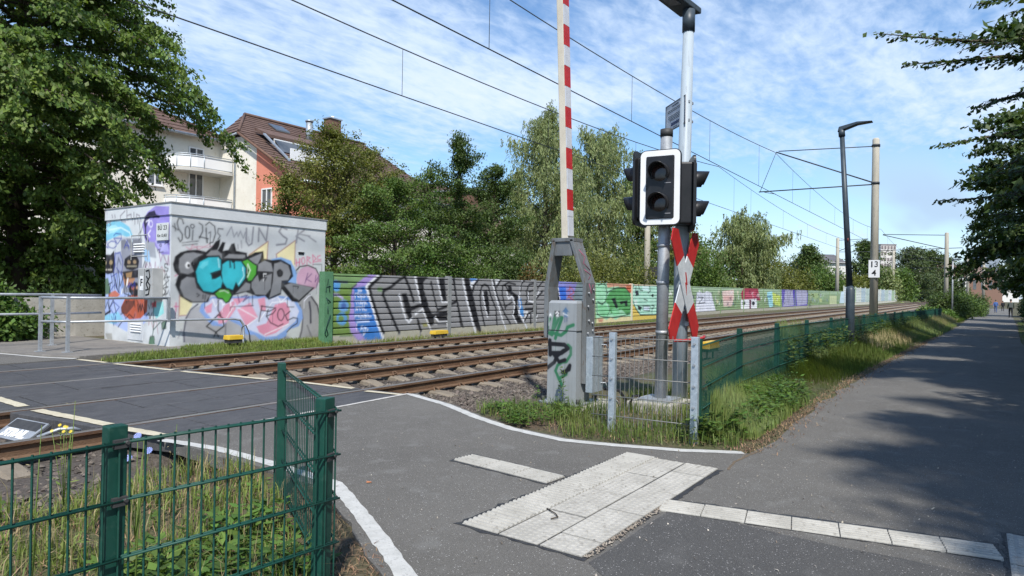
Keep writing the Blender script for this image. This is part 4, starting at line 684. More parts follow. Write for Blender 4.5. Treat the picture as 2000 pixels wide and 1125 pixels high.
# ---------------------------------------------------------------- ground sheet
def terrain(s, d):
    s = np.asarray(s, float); d = np.asarray(d, float)
    z = -.022+np.where(d > 12, .0198*np.clip(d-6.9, 0, 6.5)+.03, 0)
    w = np.clip((5.5-d)/2.5, 0, 1); z = z+w*(-.006)*np.clip(s-8, 0, 200)
    bed = (d > 4.9) & (d < 12.2); z = np.where(bed, -.55, z)
    z = z+np.where(bed, 0, .008*vnoise(s, d, 2.0))*(np.abs(s) < 60)
    out = np.where((d > 13) | (d < -8), 1, 0)*np.clip((np.hypot(s, d)-120)/400, 0, 1)*1.5
    return z+out
ss = np.unique(np.r_[np.linspace(-400, -20, 14), np.arange(-20, 40, .5), np.arange(40, 140, 3.), np.linspace(140, 1500, 24)])
dd = np.unique(np.r_[np.linspace(-800, -20, 16), np.arange(-20, -4, 1.), np.arange(-4, 18, .35), np.arange(18, 60, 3.), np.linspace(60, 1500, 24)])
S_, D_ = np.meshgrid(ss, dd)
V = np.stack([S_.ravel(), D_.ravel(), terrain(S_.ravel(), D_.ravel())], 1)
# keep the sheet under every asphalt surface
V[(V[:, 1] > 12) & (V[:, 0] < 7), 2] -= .04
struct(npmesh('ground', V, grid_faces(len(ss), len(dd)), M_earth, smooth=True))
# ---------------------------------------------------------------- footpath and the near half of the road over the crossing
LEFT_EDGE = [(6.0, 1.62), (7.3, 1.57), (9.33, 1.64), (11.95, 1.65), (18.1, 1.52), (24, 1.35), (38.7, .9), (74, .38), (131, -.68), (200, -2.4), (300, -5)]
RIGHT_EDGE = [(6.0, -2.2), (9, -1.5), (14, -1.3), (20, -1.28), (28.8, -1.31), (35.7, -1.54), (59.5, -2.35), (120, -4.2), (180, -6.2), (300, -10.5)]
def edge(tbl, s): return np.interp(s, [p[0] for p in tbl], [p[1] for p in tbl])
KERB_LINE = [(6.47, 6.13), (6.18, 5.26), (5.78, 4.47), (5.52, 3.82), (5.41, 3.16), (5.53, 2.69), (5.73, 2.13), (6.0, 1.63)]   # right-hand edge line
CROSS_LINE = [(3.30, 6.03), (3.25, 5.3), (3.24, 4.55), (3.19, 3.72), (2.88, 3.14), (2.38, 2.26), (1.84, 1.30)]                       # left-hand edge line
def wob(poly, step, amp, seed):
    r = np.random.default_rng(seed); out = []
    for a, b in zip(poly[:-1], poly[1:]):
        L_ = math.dist(a, b); n = max(1, int(L_/step))
        for k in range(n):
            t = k/n; out.append((a[0]+(b[0]-a[0])*t+r.normal(0, amp), a[1]+(b[1]-a[1])*t+r.normal(0, amp)))
    return out+[poly[-1]]
b = MB()
outline = [(x+.10, y) for x, y in wob(KERB_LINE, .12, .012, 3)[:-1]]+[(6.0, 1.62), (6.0, -2.2), (5, -6), (4, -12), (-12, -12), (-12, 1.2), (1.55, 1.2)]+[(x-.12, y) for x, y in reversed(wob(CROSS_LINE[:-1], .12, .01, 4))]+[(3.2, 6.08), (6.5, 6.16)]
b.prism([(x, y, 0) for x, y in reversed(outline)], (0, 0, -.10))
sv = np.unique(np.r_[np.arange(6, 30, .35), np.arange(30, 80, 2.), np.arange(80, 301, 10.)])
r4 = np.random.default_rng(5)
vs = []; fs = []
for i, s in enumerate(sv):
    dl = edge(LEFT_EDGE, s)+(r4.normal(0, .035) if 0 < i else 0); dr = edge(RIGHT_EDGE, s); z = zp(s)
    vs += [(s, dr-.02, z-.1), (s, dr, z), (s, dl, z), (s, dl+.02, z-.1)]
    if i: o = 4*i; fs += [(o-4+k, o+k, o+k+1, o-3+k) for k in range(3)]
b.add(vs, fs); struct(b.build('footpath', M_asph))
b = MB(); b.prism([(x, y, zg(12.6)+.005) for x, y in ((2.0, 12.42), (5.05, 12.42), (4.76, 13.1), (4.5, 14.4), (4.05, 17.3), (2.0, 30), (-12, 34), (-16, 12.42))], (0, 0, -.12)); struct(b.build('road_beyond_tracks', M_asph))
b = MB(); b.prism([(x, y, zg(13.4)+.03) for x, y in ((5.08, 12.45), (6.9, 12.7), (7.2, 12.75), (7.2, 13.3), (6.95, 17.4), (4.08, 17.4), (4.53, 14.4), (4.79, 13.1))], (0, 0, -.16)); struct(b.build('pavement', M_asph2, bevel=.01))
b = MB(); b.prism([(x, y, .0025) for x, y in wob([(-9, -9), (4.05, -9), (4.12, 1.2), (4.06, 1.60), (3.05, 1.61), (2.75, 1.2), (2.2, .4), (-9, .2), (-9, -9)], .3, .012, 9)[:-1]], (0, 0, -.03)); struct(b.build('asphalt_patch', mat('darker asphalt', (.066, .065, .064), (.090, .088, .085), scale=.7, rough=.9, bump=.6, bscale=160, c3=(.10, .098, .095), detail=8, lo=.3, hi=.75))); speckle(MATS['darker asphalt'], 260, (.032, .031, .030), .62); speckle(MATS['darker asphalt'], 230, (.20, .195, .185), .72); speckle(MATS['darker asphalt'], 110, (.38, .37, .36), .93)  # thin sheet in a darker asphalt tone than the footpath around it
def line(name, pts, w, m, z=.004, seed=1, zf=None):
    """a painted strip with slightly ragged edges"""
    P = wob([tuple(p) for p in pts], .06, .0, seed); r = np.random.default_rng(seed); vs = []; fs = []
    for i, p in enumerate(P):
        a = P[max(0, i-1)]; c = P[min(len(P)-1, i+1)]; t = Vector((c[0]-a[0], c[1]-a[1])).normalized(); n = Vector((-t.y, t.x))
        zz = (zf(p[1]) if zf else 0)+z
        for q in (-1, 1):
            k = q*(w/2+r.normal(0, .0035)); vs.append((p[0]+n.x*k, p[1]+n.y*k, zz))
        if i: fs.append((2*i-2, 2*i-1, 2*i+1, 2*i))
    return struct(npmesh(name, vs, fs, m))
line('edge_line', KERB_LINE[:-1]+[(5.99, 1.66)], .105, M_paint, seed=2)
line('edge_line', [(3.13, 5.98)]+CROSS_LINE[1:5]+[(2.36, 2.22), (1.86, 1.30)], .10, M_paint, seed=3)
line('edge_line', [(4.2, 16.4), (4.5, 14.4), (4.76, 13.06), (5.02, 12.45)], .10, M_paint, z=zg(12.6)+.009, seed=4)
line('asphalt_joint', [(6.25, 1.55), (5.95, 1.60), (5.62, 1.63), (5.33, 1.60)], .022, mat('dirty joint', (.16, .12, .08), (.10, .08, .06), scale=20, rough=.95), z=.003, seed=8)
line('stop_edge', [(3.3, 6.07), (4.4, 6.06), (5.3, 6.09), (6.5, 6.16)], .06, mat('kerb concrete', (.40, .385, .36), (.5, .48, .45), scale=8, rough=.9), z=.006, seed=6)
# ---------------------------------------------------------------- rubber crossing deck, one panel after another between the rails
RAILS = [6.91, 8.41, 10.13, 11.63]
def rail_z(d): return .0198*(d-6.91)
def s_lo(d): return np.interp(d, [6.0, 7.0, 8.5, 12.5], [3.36, 3.02, 2.72, 2.2])
def s_hi(d): return np.interp(d, [6.0, 7.0, 8.9, 10.3, 12.5], [6.62, 6.42, 5.98, 5.63, 5.08])
deck = thing('crossing_deck', 'black rubber panels laid between the rails of the level crossing', 'crossing deck', (4.5, 9.2, 0))
rows = [(6.10, 6.85), (7.00, 7.645), (7.66, 8.345), (8.49, 9.265), (9.28, 10.06), (10.22, 10.865), (10.88, 11.56), (11.70, 12.40)]
for ri, (d0, d1) in enumerate(rows):
    cuts = [s_lo((d0+d1)/2)] + [x for x in np.arange(2.9+.25*(ri % 2), 6.6, .9) if s_lo(d0)+.35 < x < s_hi(d1)-.35]+[s_hi((d0+d1)/2)]
    for k in range(len(cuts)-1):
        a, c = cuts[k]+.009, cuts[k+1]-.009; z0, z1 = rail_z(d0), rail_z(d1)
        a0, a1 = (s_lo(d0), s_lo(d1)) if k == 0 else (a, a); c0, c1 = (s_hi(d0), s_hi(d1)) if k == len(cuts)-2 else (c, c)
        dz = random.uniform(-.008, .001)
        MB().add([(a0, d0, z0-.16), (c0, d0, z0-.16), (c1, d1, z1-.16), (a1, d1, z1-.16), (a0, d0, z0+dz), (c0, d0, z0+dz), (c1, d1, z1+dz), (a1, d1, z1+dz)], [(3, 2, 1, 0), (4, 5, 6, 7), (0, 1, 5, 4), (1, 2, 6, 5), (2, 3, 7, 6), (3, 0, 4, 7)]).build('rubber_panel', M_rubber, deck, bevel=.006)
def dash(pts, w, seed): 
    o = line('deck_dash', pts, w, M_yell, z=.003, seed=seed, zf=rail_z); return o
for k, (a, c) in enumerate((((2.93, 9.35), (2.95, 8.56)), ((2.96, 8.26), (3.14, 7.02)), ((3.16, 6.78), (3.28, 6.12)))): dash([a, c], .12, 20+k)
for k, (a, c) in enumerate((((5.04, 12.38), (5.19, 11.72)), ((5.22, 11.5), (5.5, 10.24)), ((5.53, 10.02), (5.98, 8.5)), ((6.1, 8.3), (6.32, 7.05)), ((6.3, 6.78), (6.45, 6.18)))): dash([a, c], .10, 30+k)
# ---------------------------------------------------------------- ballast bed, sleepers, rails
X0, X1 = -14.0, 330.0
def bal_z(s, d):
    z = np.interp(d, [4.6, 5.1, 5.8, 6.3, 8.9, 9.3, 12.0, 12.45], [-.07, -.14, -.185, -.222, -.187, -.177, -.125, .06])
    return z
bs = np.unique(np.r_[np.arange(X0, 34, .16), np.arange(34, 90, 1.2), np.linspace(90, X1, 40)]); bd = np.unique(np.r_[np.arange(4.55, 12.5, .16), 12.5])
S_, D_ = np.meshgrid(bs, bd); Z_ = bal_z(S_, D_)+.012*vnoise(S_*3.1, D_*3.3)+rng.normal(0, .010, S_.shape)*(S_ < 34)
deckm = (S_ > s_lo(D_)+.05) & (S_ < s_hi(D_)-.05) & (D_ > 6.05) & (D_ < 12.42); Z_ = np.where(deckm, -.2+.0198*(D_-6.9), Z_)
Z_ = np.where((S_ > 2.9) & (S_ < 6.3) & (D_ < 6.2), -.3, Z_); Z_ = np.where((D_ < 4.75), Z_-.25, Z_)
Z_ = np.where((S_ > 9) & (D_ < 5.6), Z_-.006*np.clip(S_-8, 0, 60)*np.clip((5.6-D_)/.9, 0, 1), Z_)
struct(npmesh('ballast_bed', np.stack([S_.ravel(), D_.ravel(), Z_.ravel()], 1), grid_faces(len(bs), len(bd)), M_bal, smooth=False))
# loose stones on top of the near bed
def stones(n, s0, s1, d0, d1, size, power=1.6):
    u = rng.random(n)**power; s = s0+(s1-s0)*u; d = d0+(d1-d0)*rng.random(n)
    k = ~((s > s_lo(d)-.02) & (s < s_hi(d)+.02) & (d > 6.0)) & ~((s > 2.6) & (s < 6.2) & (d < 6.3))
    for rd in RAILS: k &= np.abs(d-rd) > .085
    return s[k], d[k], rng.uniform(.6, 1.3, k.sum())*size
A = [stones(12500, 5.8, 30, 4.75, 12.3, .030), stones(7500, 5.9, 16, 4.75, 6.9, .028, 1.2), stones(3500, -1, 3.3, 4.9, 12.2, .028, .6), stones(4000, 28, 75, 4.8, 9.6, .05, 1.3)]
s, d, r = (np.concatenate([a[i] for a in A]) for i in range(3)); n = len(s)
base = np.array([(1, 0, 0), (-1, 0, 0), (0, 1, 0), (0, -1, 0), (0, 0, .8), (0, 0, -.7)]); q = base[None]*rng.uniform(.55, 1.15, (n, 6, 1))+rng.normal(0, .18, (n, 6, 3))
an = rng.random(n)*6.28; c_, s_ = np.cos(an), np.sin(an); q = np.stack([q[..., 0]*c_[:, None]-q[..., 1]*s_[:, None], q[..., 0]*s_[:, None]+q[..., 1]*c_[:, None], q[..., 2]], 2)
zb = bal_z(s, d)+.006+np.where((s > 9) & (d < 5.6), -.006*np.clip(s-8, 0, 60)*np.clip((5.6-d)/.9, 0, 1), 0)
V = q*r[:, None, None]+np.stack([s, d, zb], 1)[:, None]
Fb = np.array([(0, 2, 4), (2, 1, 4), (1, 3, 4), (3, 0, 4), (2, 0, 5), (1, 2, 5), (3, 1, 5), (0, 3, 5)])
stuff(npmesh('gravel', V.reshape(-1, 3), (Fb[None]+6*np.arange(n)[:, None, None]).reshape(-1, 3), M_stone), 'loose brown grey ballast stones around the rails', 'gravel')
# one track = two rails, sleepers with clips
prof = [(-.062, -.16), (.062, -.16), (.062, -.146), (.012, -.13), (.009, -.05), (.034, -.036), (.034, -.006), (.026, 0), (-.026, 0), (-.034, -.006), (-.034, -.036), (-.009, -.05), (-.012, -.13), (-.062, -.146)]
def sleeper_mesh():
    b = MB(); L_ = 1.25
    ys = [-L_, -1.0, -.55, -.3, .3, .55, 1.0, L_]; hs = [-.03, 0, 0, -.055, -.055, 0, 0, -.03]; ws = [.125, .13, .13, .11, .11, .13, .13, .125]; vs = []; fs = []
    for y, h, w in zip(ys, hs, ws): vs += [(-w, y, -.16), (-w*.86, y, h-.02), (-w*.62, y, h), (w*.62, y, h), (w*.86, y, h-.02), (w, y, -.16)]
    for i in range(len(ys)-1):
        for k in range(5): fs.append((6*i+k, 6*i+k+1, 6*i+7+k, 6*i+6+k))
    fs += [tuple(range(6)), tuple(reversed(range(42, 48)))]; b.add(vs, fs); me = bpy.data.meshes.new('sleeper'); me.from_pydata(b.v, [], b.f); me.materials.append(M_slp)
    bm = bmesh.new(); bm.from_mesh(me); bmesh.ops.recalc_face_normals(bm, faces=bm.faces); bm.to_mesh(me); bm.free(); return me
SLP = sleeper_mesh()
cl = MB().tube([(-.055, .03, 0), (-.05, .015, .03), (-.02, -.02, .055), (.02, -.02, .055), (.05, .015, .03), (.055, .03, 0)], .016, 5)
CLIP = bpy.data.meshes.new('rail_clip'); CLIP.from_pydata(cl.v, [], cl.f); CLIP.materials.append(M_rust)
def track(dc, label, ph):
    t = thing('railway_track', label, 'railway track', (10, dc, rail_z(dc)), 'parallel tracks')
    for d in (dc-.75, dc+.75):
        b = MB(); z = rail_z(d); xs = [X0, s_lo(d), s_hi(d), 40, 120, X1]; vs = []; fs = []; mi = []
        for x in xs: vs += [(x, d+py, z+pz) for py, pz in prof]
        n = len(prof)
        for i in range(len(xs)-1):
            for k in range(n): fs.append((i*n+k, i*n+(k+1) % n, (i+1)*n+(k+1) % n, (i+1)*n+k)); mi.append(1 if k in (6, 7, 8) else 0)
        o = npmesh('rail', vs, fs, [M_rust, M_top], t, mi=mi)
    k = 0
    for i, x in enumerate(np.arange(-4+ph, 160, .62)):
        if s_lo(dc) - .2 < x < s_hi(dc)+.1: continue
        o = put('sleeper', SLP, t, (x+random.uniform(-.02, .02), dc, rail_z(dc)-.162)); o.rotation_euler = (math.atan(.0198), 0, random.uniform(-.012, .012))
        if x < 26:
            for d in (-.75, .75):
                for k in (-1, 1):
                    q = put('rail_clip', CLIP, o, (x, dc+d+k*.085, rail_z(dc+d)-.162)); q.rotation_euler = (0, 0, 0 if k > 0 else math.pi)
track(7.66, 'railway track nearer to the footpath with brown rails and concrete sleepers', 0)
track(10.88, 'railway track running close along the graffiti noise wall', .27)
# ---------------------------------------------------------------- tactile paving
def tile_mesh(name, lx, ly, kind):
    """ribbed (ribs along y) or studded tile, top at z = 0"""
    b = MB(); b.box((0, 0, -.02), (lx-.005, ly-.005, .04))
    if kind == 'rib':
        n = 6; p = (lx-.007)/n
        for k in range(n):
            x = -(lx-.007)/2+(k+.5)*p; y = (ly-.006)/2; h = .010; w = p*.30
            b.add([(x-w, -y, 0), (x+w, -y, 0), (x+w*.55, -y+.001, h), (x-w*.55, -y+.001, h), (x-w, y, 0), (x+w, y, 0), (x+w*.55, y-.001, h), (x-w*.55, y-.001, h)], [(3, 2, 6, 7), (0, 3, 7, 4), (2, 1, 5, 6), (0, 1, 2, 3), (4, 7, 6, 5)])
    else:
        n = 6; m = max(4, round(lx/.046))
        for i in range(m):
            for j in range(n):
                x = (i+.5+.25*(j % 2)-.12)/m*lx-lx/2; y = (j+.5)/n*ly-ly/2; w = .013
                b.add([(x-w, y-w, 0), (x+w, y-w, 0), (x+w, y+w, 0), (x-w, y+w, 0), (x-w*.6, y-w*.6, .004), (x+w*.6, y-w*.6, .004), (x+w*.6, y+w*.6, .004), (x-w*.6, y+w*.6, .004)], [(4, 5, 6, 7), (0, 1, 5, 4), (1, 2, 6, 5), (2, 3, 7, 6), (3, 0, 4, 7)])
    me = bpy.data.meshes.new(name); me.from_pydata(b.v, [], b.f); me.materials.append(M_tile)
    bm = bmesh.new(); bm.from_mesh(me); bmesh.ops.recalc_face_normals(bm, faces=bm.faces); bm.to_mesh(me); bm.free(); return me
def ragged(poly, seed, m=None, z=.003):
    P = wob(poly+[poly[0]], .05, .008, seed)[:-1]; b = MB(); b.prism([(x, y, z) for x, y in P], (0, 0, -.02)); return b.build('bitumen_joint', M_tar)
def tiles(t, me, x0, y0, nx, ny, lx, ly, rot=0.0, lz=.008):
    for i in range(nx):
        for j in range(ny):
            x = (i+.5)*lx; y = (j+.5)*ly; c, s2 = math.cos(rot), math.sin(rot)
            o = put('tile', me, t, (x0+c*x-s2*y, y0+s2*x+c*y, lz+random.uniform(-.002, .002))); o.rotation_euler = (random.uniform(-.004, .004), random.uniform(-.004, .004), rot)
RIB = tile_mesh('ribbed_tile', .2775, .267, 'rib'); STUD = tile_mesh('studded_tile', .545, .266, 'stud'); HALF = tile_mesh('studded_tile', .228, .266, 'stud'); HALF2 = tile_mesh('studded_tile', .306, .266, 'stud'); RIB2 = tile_mesh('guide_tile', .235, .318, 'rib'); RIB3 = tile_mesh('guide_tile', .235, .262, 'rib')
pad = thing('tactile_pad', 'large white tactile paving pad of ribbed and studded tiles on the asphalt', 'tactile paving', (4.2, 2.05, 0))
ragged([(3.07, 1.645), (5.28, 1.63), (5.33, 2.485), (3.08, 2.53)], 41).parent = None
jo = bpy.data.objects['bitumen_joint']; jo.parent = pad; jo.location = -pad.location
tiles(pad, RIB, 3.095, 2.225, 8, 1, .2775, .275, -.016); tiles(pad, STUD, 3.088, 1.949, 4, 1, .555, .277, -.006); tiles(pad, STUD, 3.325, 1.672, 3, 1, .555, .277, -.006); tiles(pad, HALF, 3.088, 1.672, 1, 1, .2365, .277, -.006); tiles(pad, HALF2, 4.992, 1.66, 1, 1, .315, .277, -.006)
g1 = thing('guide_strip', 'short ribbed guide strip between the white tactile pad and the tracks', 'tactile paving', (4.3, 3.0, 0))
o = ragged([(4.10, 2.52), (4.38, 2.52), (4.48, 3.5), (4.18, 3.5)], 42); o.parent = g1; o.location = -g1.location
tiles(g1, RIB2, 4.115, 2.535, 1, 3, .235, .318, -.095)
g2 = thing('guide_strip', 'long ribbed guide strip crossing the footpath to the corner of the picture', 'tactile paving', (4.4, .8, 0))
o = ragged([(4.06, 1.60), (4.36, 1.60), (4.71, -.12), (4.41, -.12)], 43); o.parent = g2; o.location = -g2.location
tiles(g2, RIB3, 4.42, -.145, 1, 7, .235, .262, .20, .006)
g3 = thing('tactile_pad', 'white studded tactile pad cut off by the lower right corner', 'tactile paving', (4.5, -.5, 0))
o = ragged([(3.1, -.14), (4.96, -.14), (5.1, -1.05), (3.1, -1.05)], 44); o.parent = g3; o.location = -g3.location
tiles(g3, STUD, 3.28, -.99, 3, 3, .555, .277, .0, .006)
# ---------------------------------------------------------------- metals and plastics
M_galv = mat('galvanised steel', (.34, .36, .38), (.46, .48, .50), scale=9, rough=.5, metal=.55, c3=(.27, .28, .30))
M_galv2 = mat('galvanised sheet', (.36, .42, .47), (.52, .58, .63), scale=14, rough=.45, metal=.5, c3=(.30, .35, .40), distort=1.0)
M_cabin = mat('grey cabinet paint', (.36, .38, .40), (.42, .44, .455), scale=4, rough=.55, attr=None, c3=(.33, .34, .35))
M_yoke = mat('dark grey steel', (.125, .135, .14), (.20, .21, .215), scale=4, rough=.55, metal=.2, c3=(.13, .105, .085), stretch=(1, 1, .35))
M_boom = mat('boom cream', (.52, .47, .38), (.60, .55, .45), scale=6, rough=.5)
M_red = mat('sign red', (.40, .016, .018), (.50, .03, .028), scale=7, rough=.5, c3=(.33, .04, .035))
M_refl = mat('reflective white', (.50, .52, .56), (.60, .62, .66), scale=9, rough=.4)
M_white = mat('white enamel', (.74, .75, .76), (.80, .80, .80), scale=5, rough=.4)
M_cross = mat('cross white', (.50, .53, .56), (.62, .65, .67), scale=11, rough=.5, c3=(.42, .45, .48))
M_black = mat('black plastic', (.010, .011, .013), (.018, .018, .021), scale=5, rough=.38)
M_black2 = mat('black print', (.012, .012, .014), rough=.6)
M_lens = mat('dark signal lens', (.012, .006, .006), (.03, .012, .012), scale=12, rough=.12, spec=.6)
M_green = mat('green fence coating', (.004, .045, .032), (.008, .064, .046), scale=6, rough=.55, spec=.4, c3=(.018, .068, .050))
M_conc = mat('concrete', (.34, .32, .28), (.44, .415, .37), scale=3, rough=.9, bump=.3, bscale=40, c3=(.25, .235, .2))
M_mast = mat('mast concrete', (.36, .33, .265), (.46, .425, .35), scale=3, rough=.85, stretch=(1, 1, .2), c3=(.31, .29, .25))
M_yel = mat('yellow enamel', (.55, .34, .02), (.62, .42, .05), scale=6, rough=.5, c3=(.55, .36, .05))
M_pole = mat('grey blue pole', (.30, .36, .41), (.38, .44, .49), scale=5, rough=.5, stretch=(1, 1, .15), c3=(.25, .29, .33))
M_dark = mat('anthracite lamp', (.030, .045, .06), (.05, .068, .085), scale=5, rough=.45)
M_dark2 = mat('dark steel', (.03, .03, .032), (.05, .05, .05), scale=9, rough=.6)
M_wire = mat('catenary wire', (.035, .04, .045), rough=.6)
M_plast = mat('grey box plastic', (.33, .335, .33), (.40, .405, .40), scale=5, rough=.55)
# ---------------------------------------------------------------- graffiti hut
M_hut = mat('hut wall paint', (.92, .92, .92), (1.02, 1.02, 1.02), scale=3, rough=.85, attr='Col', bump=.25, bscale=70, c3=(.86, .86, .86))
HS0, HS1, HD0, HD1, HZ0, HZ1 = 6.96, 10.76, 13.10, 15.84, .05, 2.79
def make_hut():
    t = thing('relay_hut', 'flat roofed concrete hut covered in graffiti beside the level crossing', 'hut', (8.8, 14.4, .12))
    base = np.array(lin('c8cbcc')); cf = Canvas(HS0, HS1, HZ0, 3.1, .0115, base); cs = Canvas(HD0, HD1, HZ0, 3.1, .0115, np.array(lin('ccd0d2')))
    # weather streaks and a dirty splash zone are part of the paint
    for c in (cf, cs):
        vv = np.arange(c.nv)*c.res; uu = np.arange(c.nu)*c.res
        c.a *= 1+.05*vnoise(uu[None]*2, vv[:, None]*.7)[..., None]
    cf.paint(old_tags(12, HS0, HS1-.5, .4, 2.6, 5, (.012, .025), ((150, 152, 158), (160, 158, 165), (170, 160, 168), (140, 142, 150)))); cf.paint(GRAF_FRONT); cs.paint(old_tags(14, HD0, HD1-.4, .4, 2.6, 6)); cs.paint(GRAF_SIDE); cs.paint(old_tags(9, HD0+.7, HD1-.4, .4, 1.9, 8, (.014, .03), ((25, 25, 30), (40, 50, 130), (30, 30, 36))))
    for c in (cf, cs):
        vv = np.arange(c.nv)*c.res; uu = np.arange(c.nu)*c.res; dirt = np.clip(1-vv/.33, 0, 1)[:, None]*(.5+.5*vnoise(uu[None]*5, vv[:, None]*6)); c.a *= 1-(.45*np.clip(dirt, 0, 1))[..., None]
        c.a *= 1+rng.normal(0, .018, c.a.shape[:2])[..., None]
    Vs = []; Fs = []; Cs = []; o = 0
    us = np.arange(HS0, HS1+1e-6, (HS1-HS0)/205); vz = np.linspace(HZ0, HZ1, 155); U, W = np.meshgrid(us, vz)
    Vs.append(np.stack([U.ravel(), np.full(U.size, HD0), W.ravel()], 1)); Cs.append(cf.sample(U.ravel(), W.ravel())); Fs.append(grid_faces(len(us), len(vz), o)); o += U.size
    ud = np.linspace(HD0, HD1, 145); U, W = np.meshgrid(ud, vz)
    Vs.append(np.stack([np.full(U.size, HS0), U.ravel(), W.ravel()], 1)); Cs.append(cs.sample(U.ravel(), W.ravel())); Fs.append(grid_faces(len(ud), len(vz), o)[:, ::-1]); o += U.size
    bx = np.array([(HS1, HD0, HZ0), (HS1, HD1, HZ0), (HS0, HD1, HZ0), (HS1, HD0, HZ1), (HS1, HD1, HZ1), (HS0, HD1, HZ1), (HS0, HD0, HZ1)])
    Vs.append(bx); Cs.append(np.tile(base, (7, 1))); Fs.append(np.array([(o, o+1, o+4, o+3), (o+1, o+2, o+5, o+4), (o+6, o+3, o+4, o+5)]))
    npmesh('wall', np.concatenate(Vs), np.concatenate(Fs), M_hut, t, cols=np.concatenate(Cs))
    MB().bb(HS0-.006, HS1+.006, HD0-.006, HD1, .02, .17).build('plinth', M_conc, t)
    e = .025; fz0, fz1 = 2.79, 3.02
    # fascia, painted over by the taller letters
    U, W = np.meshgrid(us[::2]*1.0, np.linspace(fz0, fz1, 20)); V1 = np.stack([HS0-e+(U.ravel()-HS0)*(HS1-HS0+2*e)/(HS1-HS0), np.full(U.size, HD0-e), W.ravel()], 1); C1 = cf.sample(U.ravel(), W.ravel()); F1 = grid_faces(U.shape[1], 20)
    U2, W2 = np.meshgrid(ud, np.linspace(fz0, fz1, 20)); V2 = np.stack([np.full(U2.size, HS0-e), HD0-e+(U2.ravel()-HD0)*1.01, W2.ravel()], 1); C2 = cs.sample(U2.ravel(), W2.ravel()); F2 = grid_faces(U2.shape[1], 20, len(V1))[:, ::-1]
    oo = len(V1)+len(V2); bx = np.array([(HS1+e, HD0-e, fz0), (HS1+e, HD1+e, fz0), (HS1+e, HD1+e, fz1), (HS1+e, HD0-e, fz1), (HS0-e, HD0-e, fz0), (HS0-e, HD1+e, fz0), (HS0-e, HD1+e, fz1)])
    npmesh('fascia', np.concatenate([V1, V2, bx]), np.concatenate([F1, F2, [(oo, oo+1, oo+2, oo+3), (oo+4, oo+5, oo+1, oo), (oo+1, oo+5, oo+6, oo+2)]]), M_hut, t, cols=np.concatenate([C1, C2, np.tile(base, (7, 1))]))
    MB().bb(HS0-.04, HS1+.04, HD0-.04, HD1+.04, 3.02, 3.045).build('roof', mat('roof sheet', (.16, .165, .17), (.24, .245, .25), scale=3, rough=.6, c3=(.3, .3, .3)), t)
    # louvred doors on the narrow side: lower and upper leaf
    MB().bb(HS0-.012, HS0+.02, 14.15, 14.78, .22, .62).build('door', mat('door paint', (.52, .55, .57), (.60, .62, .65), scale=4, rough=.6), t, bevel=.004)
    for z0, n in ((.40, 4), (2.07, 4)):
        for k in range(n): MB().box((HS0-.02, 14.42 if z0 < 1 else 14.34, z0+k*.052), (.03, .42, .022), 0, 0, 0, 1, .6).build('louvre', M_white, t)
    b = MB()
    for z in (1.98, 2.42): b.bb(HS0-.008, HS0, 14.02, 14.70, z-.008, z+.008)
    for y in (14.02, 14.70): b.bb(HS0-.008, HS0, y-.008, y+.008, 1.9, 2.42)
    b.build('door_frame', M_plast, t)
    bx = MB().bb(HS0-.22, HS0, 13.38, 13.95, 1.10, 1.72).build('meter_box', M_plast, t, bevel=.012)
    MB().bb(HS0-.224, HS0-.22, 13.675, 13.683, 1.12, 1.70).build('seam', M_dark2, bx)
    pl = MB().bb(HS0-.226, HS0-.221, 13.72, 13.86, 1.27, 1.56).build('plate', M_white, bx); text('F', .2, M_black2, pl, (HS0-.228, 13.79, 1.42), (0, -1, 0), (0, 0, 1), .001, .006)
    b = MB(); 
    for P in ([(13.62, 1.66), (13.5, 1.68), (13.46, 1.55), (13.55, 1.45), (13.45, 1.38), (13.5, 1.2), (13.62, 1.18)], [(13.6, 1.55), (13.52, 1.5), (13.6, 1.4), (13.52, 1.3), (13.62, 1.28)]): b.tube([(HS0-.2205, y, z) for y, z in P], .016, 4)
    b.build('graffiti_stroke', M_black2, bx)
    sg = MB().bb(HS0-.035, HS0-.018, 13.17, 13.62, 2.28, 2.63).build('sign', mat('sign grey', (.55, .57, .56), (.62, .63, .62), scale=6, rough=.5), t, bevel=.003)
    text('BÜ 23', .13, M_black2, sg, (HS0-.037, 13.385, 2.53), (0, -1, 0), (0, 0, 1), .001, .001, 1.1); text('Km 13,451', .085, M_black2, sg, (HS0-.037, 13.385, 2.375), (0, -1, 0), (0, 0, 1), .001, .001)
    v = MB().bb(9.98, 10.13, HD0-.012, HD0, 2.16, 2.21).build('air_slot', M_black2, t); MB().bb(9.97, 10.14, HD0-.022, HD0, 2.212, 2.226).build('hood', M_plast, v)
    MB().bb(6.955, 7.0, 13.05, 13.06, 0, 0).v
    return t
make_hut()
